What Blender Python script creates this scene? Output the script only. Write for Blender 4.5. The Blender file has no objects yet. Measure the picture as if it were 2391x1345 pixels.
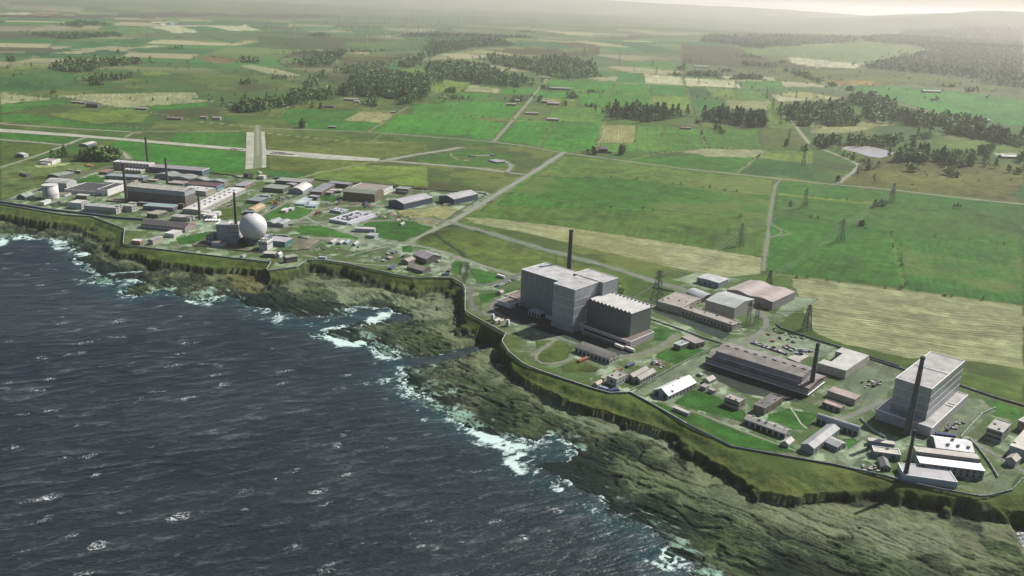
import bpy, bmesh, math, random
import numpy as np
from mathutils import Vector, Matrix
random.seed(7); RNG=np.random.default_rng(7)
SC=bpy.context.scene; COL=SC.collection
R_=math.radians; PI=math.pi
# ------------------------------------------------------------------ camera (calibrated from the chimneys' vanishing point)
PW,PH,F0,CZ=2391.,1345.,2023.,392.
pit=math.atan(677/F0); rol=math.atan2(251,6043)
FW=np.array([0,math.cos(pit),-math.sin(pit)]); U0=np.array([0,math.sin(pit),math.cos(pit)]); X0=np.array([1.,0,0])
UP=U0*math.cos(rol)-X0*math.sin(rol); XR=X0*math.cos(rol)+U0*math.sin(rol); CAM=np.array([0,0,CZ])
ZP=20.0                                   # height of the coastal plateau above the sea
SUN_AZ,SUN_EL=56.3,43.5                   # from the tower's cast shadow
REG=dict(F=(0,0,1),R1=(0,280,3.957),R2=(400,280,3.957),R3=(700,340,3.957),R4=(1060,520,3.957),R5=(1500,580,3.957),R6=(1350,760,3.957),
 R7=(1791,780,3.957),R8=(1791,960,3.957),Z1=(0,445,5.9775),Z2=(250,500,4.782),Z3=(600,560,4.782),Z4=(1000,600,7.913),Z5=(0,345,7.913),
 Z6=(1100,700,7.913),Z7=(1980,950,5.8175),G1=(0,0,2.989),G2=(600,0,2.989),G3=(1100,100,2.989),G4=(1591,0,2.989),G5=(1591,250,2.989))
def px(r,p):
    x,y,s=REG[r]; return (x+p[0]/s,y+p[1]/s)
def ray(p):
    d=FW*F0+XR*(p[0]-PW/2)+UP*(PH/2-p[1]); return d/np.linalg.norm(d)
def at(p,z=ZP):
    d=ray(p); t=(z-CZ)/d[2]; return CAM+d*t
def proj(P):
    v=np.asarray(P)-CAM; z=v@FW; return (PW/2+F0*(v@XR)/z, PH/2-F0*(v@UP)/z, z)
VPX,VPY,_=proj(CAM+np.array([0,1e-9,-100.]))
# ------------------------------------------------------------------ noise
def _h(ix,iy,s):
    n=(ix.astype(np.int64)*374761393+iy.astype(np.int64)*668265263+s*1442695041)&0x7fffffff
    n=((n^(n>>13))*1274126177)&0x7fffffff
    return ((n^(n>>16))&0xffff)/65535.0
def vn(x,y,s=0):
    ix=np.floor(x);iy=np.floor(y);fx=x-ix;fy=y-iy
    fx=fx*fx*fx*(fx*(fx*6-15)+10);fy=fy*fy*fy*(fy*(fy*6-15)+10)
    a=_h(ix,iy,s);b=_h(ix+1,iy,s);c=_h(ix,iy+1,s);d=_h(ix+1,iy+1,s)
    return a+(b-a)*fx+(c-a)*fy+(a-b-c+d)*fx*fy
def fbm(x,y,o=4,s=0):
    r=0;a=.5;t=0
    for k in range(o):
        r=r+a*vn(x*2**k+17.3*k,y*2**k-9.1*k,s+k);t+=a;a*=.5
    return r/t
def sst(a,b,x):
    t=np.clip((x-a)/(b-a),0,1); return t*t*(3-2*t)
def inpoly(X,Y,poly):
    res=np.zeros(X.shape,bool); n=len(poly)
    for i in range(n):
        x1,y1=poly[i][:2];x2,y2=poly[(i+1)%n][:2]
        if y1==y2: continue
        c=((y1>Y)!=(y2>Y))&(X<(x2-x1)*(Y-y1)/(y2-y1)+x1); res^=c
    return res
def dline(X,Y,L):
    d=np.full(X.shape,1e12)
    for (x1,y1),(x2,y2) in zip(L[:-1],L[1:]):
        dx,dy=x2-x1,y2-y1;l2=dx*dx+dy*dy+1e-9
        t=np.clip(((X-x1)*dx+(Y-y1)*dy)/l2,0,1)
        d=np.minimum(d,(X-x1-t*dx)**2+(Y-y1-t*dy)**2)
    return np.sqrt(d)
# ------------------------------------------------------------------ terrain
HILLS=[]   # x,y,height,radius x, radius y (world, azimuth-aligned)
def hillpx(p,h,rx,ry): P=at(p,ZP); HILLS.append((P[0],P[1],h,rx,ry))
hillpx((2420,128),75,1500,1100); hillpx((1640,108),26,900,500); hillpx((1900,95),20,900,600); hillpx((205,72),45,700,450); hillpx((1130,95),24,900,500)
for az,r,h,rr in ((27,21000,227,2600),(24.5,26000,248,3500),(31,24000,275,4500),(20,30000,233,6000),(12,34000,258,7000),(3,36000,224,8000),(-8,36000,204,8000),(-20,36000,176,9000),(38,24000,265,6000)):
    HILLS.append((r*math.sin(R_(az)),r*math.cos(R_(az)),h,rr,rr*.6))
def Hland(X,Y):
    r=np.hypot(X,Y)
    h=ZP+sst(2300,5200,r)*(fbm(X/1300,Y/1300,2,5)-.5)*34+sst(6000,15000,r)*(fbm(X/4200,Y/4200,3,9)-.45)*150
    for x,y,hh,rx,ry in HILLS:
        h=h+hh*np.exp(-(((X-x)/rx)**2+((Y-y)/ry)**2))
    return h
TS=np.geomspace(2000,70000,900)
def gp(p):
    """photo pixel -> point on the land surface (ray march)"""
    d=ray(p)
    if d[2]<0:
        q=at(p,ZP); r=math.hypot(q[0],q[1])
        if r<2250: return q
    hz=math.hypot(d[0],d[1]); t=TS/hz
    X=d[0]*t;Y=d[1]*t;Z=CZ+d[2]*t
    HH=Hland(X,Y); b=np.nonzero(Z<HH)[0]
    i=max(int(b[0]) if len(b) else len(t)-1,1); g0,g1=Z[i-1]-HH[i-1],Z[i]-HH[i]
    m=t[i-1]+(t[i]-t[i-1])*np.clip(g0/(g0-g1+1e-9),0,1); q=CAM+d*m; q[2]=float(Hland(q[0:1],q[1:2])[0]); return q
def gpoly(r,pts): return [gp(px(r,p)) for p in pts]
# coast lines, traced from the photograph at their own heights
FENCE=[(-700,395),(-200,455),(0,478),(67,489),(147,503),(214,507),(268,527),(291,536),(288,571),(309,576),(375,584),(459,594),(553,605),(633,614),(623,630),(626,634),(693,625),(717,609),(751,609),(809,617),(872,631),(924,643),(968,651),(1008,650),(1056,651),(1081,665),(1087,677),(1086,727),(1100,737),(1181,781),(1172,799),(1188,824),(1219,849),(1233,857),(1263,869),(1350,898),(1383,909),(1423,920),(1459,919),(1471,918),(1527,948),(1603,992),(1709,1045),(1805,1062),(1943,1086),(2069,1114),(2107,1125),(2195,1144),(2286,1161),(2309,1160),(2363,1146),(2391,1117),(2460,1040)]
EDGE=[(-700,405),(-200,468),(0,491),(25,498),(70,507),(117,513),(142,512),(184,516),(214,521),(255,535),(275,550),(283,572),(296,580),(330,588),(372,602),(424,606),(463,612),(501,615),(553,617),(606,620),(620,634),(628,640),(693,630),(722,613),(755,614),(809,622),(872,636),(924,648),(968,656),(1056,656),(1076,668),(1081,680),(1080,729),(1096,742),(1174,784),(1164,799),(1181,828),(1205,860),(1240,885),(1285,905),(1340,925),(1400,945),(1465,965),(1520,983),(1570,996),(1608,1018),(1660,1060),(1700,1084),(1750,1112),(1791,1130),(1842,1145),(1917,1138),(1968,1133),(2069,1129),(2107,1137),(2170,1151),(2271,1165),(2330,1172),(2400,1180),(2600,1200),(3100,1260)]
BASE=[(-700,420),(-200,490),(0,518),(30,514),(75,522),(120,528),(150,540),(200,548),(232,572),(255,602),(290,610),(340,612),(352,640),(370,646),(420,637),(460,638),(505,640),(560,637),(600,641),(612,668),(640,674),(690,662),(718,642),(740,642),(790,655),(845,665),(900,675),(945,686),(985,692),(1030,692),(1048,702),(1056,728),(1062,765),(1085,795),(1120,803),(1148,798),(1152,820),(1160,840),(1178,868),(1205,892),(1240,910),(1280,925),(1330,948),(1370,970),(1440,995),(1500,1010),(1560,1022),(1590,1055),(1640,1092),(1700,1125),(1760,1148),(1791,1158),(1842,1172),(1892,1176),(1940,1180),(1968,1186),(2006,1188),(2120,1190),(2170,1198),(2246,1210),(2297,1228),(2345,1240),(2400,1235),(2600,1260),(3100,1330)]
SHORE=[(-700,455),(-200,530),(0,566),(40,560),(60,555),(100,556),(135,560),(142,575),(180,590),(162,610),(200,622),(236,640),(208,655),(228,662),(262,655),(300,652),(335,658),(300,668),(278,684),(300,692),(340,692),(368,680),(400,690),(440,704),(495,708),(520,696),(555,700),(600,724),(640,735),(660,748),(700,757),(740,752),(775,742),(800,736),(822,728),(845,718),(885,716),(915,728),(922,742),(895,750),(840,752),(790,765),(748,768),(760,786),(800,798),(850,806),(905,826),(930,842),(905,872),(898,890),(925,902),(935,920),(960,940),(1000,960),(1050,985),(1100,1005),(1150,1025),(1190,1045),(1240,1040),(1300,1030),(1320,1045),(1270,1065),(1195,1062),(1187,1078),(1210,1096),(1240,1110),(1280,1130),(1320,1155),(1370,1185),(1430,1225),(1490,1260),(1540,1290),(1590,1345),(1640,1410),(1720,1500),(2000,1900)]
W2=lambda L,z:[tuple(at(p,z)[:2]) for p in L]
wEDGE=W2(EDGE,19.3); wBASE=W2(BASE,5.5); wSHORE=W2(SHORE,0.); wFENCE=W2(FENCE,ZP); wSHORE+=[(1200.,260.),(4000.,200.)]; wBASE+=[(4000.,500.)]; wEDGE+=[(4000.,560.)]
FAR=[(90000.,wEDGE[-1][1]),(90000.,90000.),(-90000.,90000.),(-90000.,wEDGE[0][1]+300)]
CARVE=[([(925,846),(985,845),(1060,832),(1110,815),(1150,810)],9,-2.5),([(268,640),(345,636)],7,-1.0),([(1190,1052),(1290,1046)],9,-3),([(2392,1225),(2412,1290),(2428,1345),(2450,1420)],6,-1.5),([(930,742),(860,735)],14,-3)]
CARVE=[(W2(l,0.),w,z) for l,w,z in CARVE]
def terrain(X,Y):
    """height, zone (0 land,1 cliff,2 platform,3 sea bed), distances"""
    h=Hland(X,Y); zone=np.zeros(X.shape,np.int8); q=np.zeros(X.shape); dC=np.full(X.shape,999.); s=np.zeros(X.shape)
    sg=np.array(wEDGE); o=np.argsort(sg[:,0]); lim=np.interp(X,sg[o][:,0],np.maximum.accumulate(sg[o][::-1,1])[::-1])+130   # inland of the coast belt nothing below is needed
    idx=np.nonzero((np.hypot(X,Y)<3600)&(Y<lim))[0]; x=X[idx];y=Y[idx]
    wob=(fbm(x/9,y/9,3,21)-.5)*9
    wa=(fbm(x/26,y/26,3,23)-.5); wb=(fbm(x/26,y/26,3,24)-.5); wc=(fbm(x/8,y/8,2,25)-.5); wd=(fbm(x/8,y/8,2,26)-.5)
    xa,ya=x+wa*10+wc*4,y+wb*10+wd*4; xb,yb=x+wa*44+wc*12,y+wb*44+wd*12; xc,yc=x+wa*30+wc*12,y+wb*30+wd*12
    inA=inpoly(xa,ya,wEDGE+FAR);inB=inpoly(xb,yb,wBASE+FAR)|inA;inC=inpoly(xc,yc,wSHORE+FAR)|inB
    dA=dline(xa,ya,wEDGE);dB=dline(xb,yb,wBASE);dc=dline(xc,yc,wSHORE)
    z=np.where(inA,0,np.where(inB,1,np.where(inC,2,3)))
    hh=h[idx].copy()
    # grass lip bends down to the edge
    inF=inpoly(x,y,wFENCE+FAR); dF=dline(x,y,wFENCE); td=1.6+4.6*sst(1,14,dF)*(~inF)
    hh=np.where(z==0,ZP-np.where(inF,(1-sst(0,6,dA))*.8,(1-sst(0,26,dA+wob*.6))*td)*(h[idx]<ZP+1),hh)
    w=dB/(dA+dB+1e-6); w=np.clip(w+(fbm(x/11,y/11,3,3)-.5)*.8*np.sin(np.pi*np.clip(w,0,1)),0,1); w=w**(.55+1.3*sst(.35,.65,fbm(x/48,y/48,2,27)))
    hc=5.5+(ZP-td-5.5)*np.where(w<.5,2*w*w,1-2*(1-w)**2); hc+= (vn(x/3.5,y/3.5,8)-.5)*2.2*np.sin(np.pi*w)
    hh=np.where(z==1,hc,hh)
    qq=dc/(dB+dc+1e-6)
    # bedding planes run along the coast: noise stretched along the strike
    u=(x*.80-y*.60);v=(x*.60+y*.80)
    st=fbm(u/70+vn(x/60,y/60,4)*.6,v/7,4,31)-.5; bl=fbm(x/3.2,y/3.2,2,77)-.5; lump=fbm(x/46,y/46,3,78)-.5; bed=(v+st*26+lump*30)/8.5; saw=bed-np.floor(bed); bed2=(v*.92+u*.1+st*14+lump*18)/3.1; saw2=bed2-np.floor(bed2); gul=np.clip(1-np.abs(fbm(u/38+9,v/16,3,79)-.5)*14,0,1)
    hp=-.4+6.0*qq**.8+(st*2.5+lump*9-gul*2.2+(saw-.5)*1.5*(.4+vn(x/60,y/60,80))+(saw2-.5)*.55)*np.sin(np.pi*np.clip(qq,0,1))**.6+bl*.5*np.clip(qq*4,0,1)
    hp=np.where(qq>.16,np.maximum(hp+.7,.3+bl*.5),hp)
    hh=np.where(z==2,np.where(qq>.9,hp*(1-(qq-.9)*10)+(5.5+bl*1.2)*(qq-.9)*10,hp),hh)
    hh=np.where(z==3,-.4-dc*.11+(st*5+bl)*np.exp(-dc/18),hh)
    for L,wd,fz in CARVE:
        d=dline(x,y,L)+wob*.7
        hh=np.where(z>0,np.minimum(hh,fz+np.maximum(0,d-wd)*1.1),hh)
    h[idx]=hh; zone[idx]=z; q[idx]=np.where(z==1,w,qq); dC[idx]=np.where(z==3,-dc,dc); s[idx]=np.where(z==2,np.where(saw<.2,-.25,0)+np.where(saw2<.25,-.06,.02)+lump*.5-gul*.3+st*.25,st)
    return h,zone,q,dC,s
# ------------------------------------------------------------------ objects and tags
def tag(o,label=None,cat=None,group=None,kind=None):
    if label:
        o['label']=label
    if cat: o['category']=cat
    if group: o['group']=group
    if kind: o['kind']=kind
    return o
def link(o,parent=None):
    COL.objects.link(o)
    if parent is not None: o.parent=parent
    return o
def mesh(name,V,Fc,mats,mi=None,smooth=False):
    me=bpy.data.meshes.new(name); me.from_pydata([tuple(map(float,v)) for v in V],[],Fc)
    for m in (mats if isinstance(mats,(list,tuple)) else [mats]): me.materials.append(m)
    if mi is not None: me.polygons.foreach_set('material_index',mi)
    if smooth: me.polygons.foreach_set('use_smooth',[True]*len(me.polygons))
    me.update(); return me
def obj(name,me,parent=None,loc=(0,0,0),rz=0):
    o=bpy.data.objects.new(name,me); o.location=loc; o.rotation_euler=(0,0,rz); return link(o,parent)
def empty(name,loc,rz=0): return obj(name,None,None,tuple(map(float,loc)),rz)
class MB:
    def __init__(s): s.V=[];s.F=[];s.M=[]
    def box(s,a,b,m=0):
        x0,y0,z0=a;x1,y1,z1=b;k=len(s.V)
        s.V+=[(x0,y0,z0),(x1,y0,z0),(x1,y1,z0),(x0,y1,z0),(x0,y0,z1),(x1,y0,z1),(x1,y1,z1),(x0,y1,z1)]
        s.F+=[tuple(k+i for i in f) for f in ((3,2,1,0),(4,5,6,7),(0,1,5,4),(1,2,6,5),(2,3,7,6),(3,0,4,7))]; s.M+=[m]*6; return s
    def bar(s,a,b,r,m=0,n=4,r2=None):
        a=Vector(a);b=Vector(b);d=(b-a)
        if d.length<1e-6: return s
        d.normalize(); u=d.orthogonal().normalized(); w=d.cross(u); k=len(s.V); r2=r if r2 is None else r2
        for P,rr in ((a,r),(b,r2)):
            for i in range(n):
                t=2*PI*(i+.5)/n; s.V.append(tuple(P+u*math.cos(t)*rr+w*math.sin(t)*rr))
        for i in range(n):
            j=(i+1)%n; s.F.append((k+i,k+j,k+n+j,k+n+i)); s.M.append(m)
        s.F.append(tuple(k+i for i in reversed(range(n)))); s.F.append(tuple(k+n+i for i in range(n))); s.M+=[m,m]; return s
    def lathe(s,prof,n=24,m=0,c=(0,0)):
        k=len(s.V)
        for r,z in prof:
            for i in range(n):
                t=2*PI*i/n; s.V.append((c[0]+r*math.cos(t),c[1]+r*math.sin(t),z))
        for a in range(len(prof)-1):
            for i in range(n):
                j=(i+1)%n; s.F.append((k+a*n+i,k+a*n+j,k+(a+1)*n+j,k+(a+1)*n+i)); s.M.append(m)
        s.F.append(tuple(k+(len(prof)-1)*n+i for i in range(n))); s.M.append(m); return s
    def prism(s,pts,z0,z1,m=0):
        k=len(s.V);n=len(pts)
        s.V+=[(p[0],p[1],z0) for p in pts]+[(p[0],p[1],z1) for p in pts]
        s.F+=[(k+i,k+(i+1)%n,k+n+(i+1)%n,k+n+i) for i in range(n)]; s.F.append(tuple(k+n+i for i in range(n))); s.F.append(tuple(k+i for i in reversed(range(n))))
        s.M+=[m]*(n+2); return s
    def me(s,name,mats,smooth=False): return mesh(name,s.V,s.F,mats,s.M,smooth)
# ------------------------------------------------------------------ materials
MATS={}
class NT:
    def __init__(s,name):
        s.m=bpy.data.materials.new(name); s.m.use_nodes=True; s.t=s.m.node_tree; s.b=s.t.nodes['Principled BSDF']
    def n(s,ty,**kw):
        o=s.t.nodes.new(ty)
        for k,v in kw.items():
            if k.startswith('i_'): o.inputs[k[2:].replace('_',' ')].default_value=v
            else: setattr(o,k,v)
        return o
    def l(s,a,b): s.t.links.new(a,b)
    def math(s,op,a,b=None,c=None):
        o=s.n('ShaderNodeMath',operation=op)
        for i,v in enumerate((a,b,c)):
            if v is None: continue
            if isinstance(v,(int,float)): o.inputs[i].default_value=v
            else: s.l(v,o.inputs[i])
        return o.outputs[0]
    def mix(s,f,a,b,bt='MIX'):
        o=s.n('ShaderNodeMix',data_type='RGBA',blend_type=bt)
        for k,v in ((0,f),(6,a),(7,b)):
            if isinstance(v,(int,float)): o.inputs[k].default_value=v
            elif isinstance(v,tuple): o.inputs[k].default_value=(*v[:3],1)
            else: s.l(v,o.inputs[k])
        return o.outputs[2]
    def noise(s,vec,scale,detail=3,rough=.55,dist=0):
        o=s.n('ShaderNodeTexNoise'); o.inputs['Scale'].default_value=scale;o.inputs['Detail'].default_value=detail;o.inputs['Roughness'].default_value=rough;o.inputs['Distortion'].default_value=dist
        if vec is not None: s.l(vec,o.inputs['Vector'])
        return o.outputs['Fac']
    def mapr(s,v,a,b,c,d):
        o=s.n('ShaderNodeMapRange'); s.l(v,o.inputs[0])
        for i,q in enumerate((a,b,c,d)): o.inputs[i+1].default_value=q
        return o.outputs[0]
    def coords(s,sc=(1,1,1),kind='Object',rot=(0,0,0)):
        c=s.n('ShaderNodeTexCoord'); m=s.n('ShaderNodeMapping'); m.inputs['Scale'].default_value=sc; m.inputs['Rotation'].default_value=rot; s.l(c.outputs[kind],m.inputs['Vector']); return m.outputs[0]
    def bump(s,h,st,d=1):
        o=s.n('ShaderNodeBump'); o.inputs['Strength'].default_value=st;o.inputs['Distance'].default_value=d; s.l(h,o.inputs['Height']); s.l(o.outputs[0],s.b.inputs['Normal'])
def wallm(c,ribs=0,metal=0,rough=.6):
    c=tuple(x*.9 for x in c)
    k=('w',c,ribs,metal,rough)
    if k in MATS: return MATS[k]
    t=NT('painted_cladding' if ribs else 'rendered_wall'); v=t.coords()
    n1=t.noise(v,.18,3); n2=t.noise(t.coords((.9,.9,.06)),1.,3,.6)
    f=t.math('ADD',t.math('MULTIPLY',n1,.45),t.math('MULTIPLY',n2,.55))
    col=t.mix(t.mapr(f,.3,.7,0,1),tuple(x*.72 for x in c),tuple(min(.9,x*1.18) for x in c))
    sp=t.n('ShaderNodeSeparateXYZ'); t.l(v,sp.inputs[0])
    if ribs:
        w=t.math('SINE',t.math('MULTIPLY',t.math('ADD',sp.outputs[0],sp.outputs[1]),2*PI/ribs))
        col=t.mix(t.mapr(w,.0,.7,0,.7),col,tuple(x*.5 for x in c)); t.bump(w,.6,.15)
    t.l(col,t.b.inputs['Base Color']); t.b.inputs['Roughness'].default_value=rough; t.b.inputs['Metallic'].default_value=metal
    MATS[k]=t.m; return t.m
def roofm(c,seam=3.0,stain=.5,rough=.65):
    c=tuple(min(.9,x*.66) for x in c)
    k=('r',c,seam,stain,rough)
    if k in MATS: return MATS[k]
    t=NT('sheet_roof'); v=t.coords()
    n1=t.noise(v,.09,4,.6); n2=t.noise(v,.9,2)
    f=t.math('ADD',t.math('MULTIPLY',n1,.7),t.math('MULTIPLY',n2,.3))
    col=t.mix(t.mapr(f,.35,.65,0,1),tuple(x*(1-.6*stain) for x in c),tuple(min(.88,x*(1+.2*stain)) for x in c))
    if seam:
        sp=t.n('ShaderNodeSeparateXYZ'); t.l(v,sp.inputs[0])
        a=t.math('PINGPONG',sp.outputs[0],seam/2)
        b=t.math('PINGPONG',sp.outputs[1],seam*2)
        m=t.math('LESS_THAN',t.math('MINIMUM',a,b),.14); col=t.mix(t.math('MULTIPLY',m,.35),col,tuple(x*.45 for x in c))
    t.l(col,t.b.inputs['Base Color']); t.b.inputs['Roughness'].default_value=rough; MATS[k]=t.m; return t.m
def plain(name,c,rough=.6,metal=0,nz=.25,scale=.6):
    k=('p',name,c,rough)
    if k in MATS: return MATS[k]
    t=NT(name); n=t.noise(t.coords(),scale,3)
    t.l(t.mix(t.mapr(n,.3,.7,0,1),tuple(x*(1-nz) for x in c),tuple(min(.9,x*(1+nz)) for x in c)),t.b.inputs['Base Color'])
    t.b.inputs['Roughness'].default_value=rough; t.b.inputs['Metallic'].default_value=metal; MATS[k]=t.m; return t.m
GLASS=plain('window_glass',(.02,.024,.03),.12); DOOR=plain('door_paint',(.035,.04,.05),.5); TRIM=plain('white_trim',(.78,.78,.76),.5)
VENT=plain('vent_metal',(.10,.10,.11),.5); CONC=plain('concrete',(.36,.36,.33),.85); STEEL=plain('galvanised_steel',(.10,.105,.12),.5,.3); DARKST=plain('dark_steel',(.04,.04,.045),.6)
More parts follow.
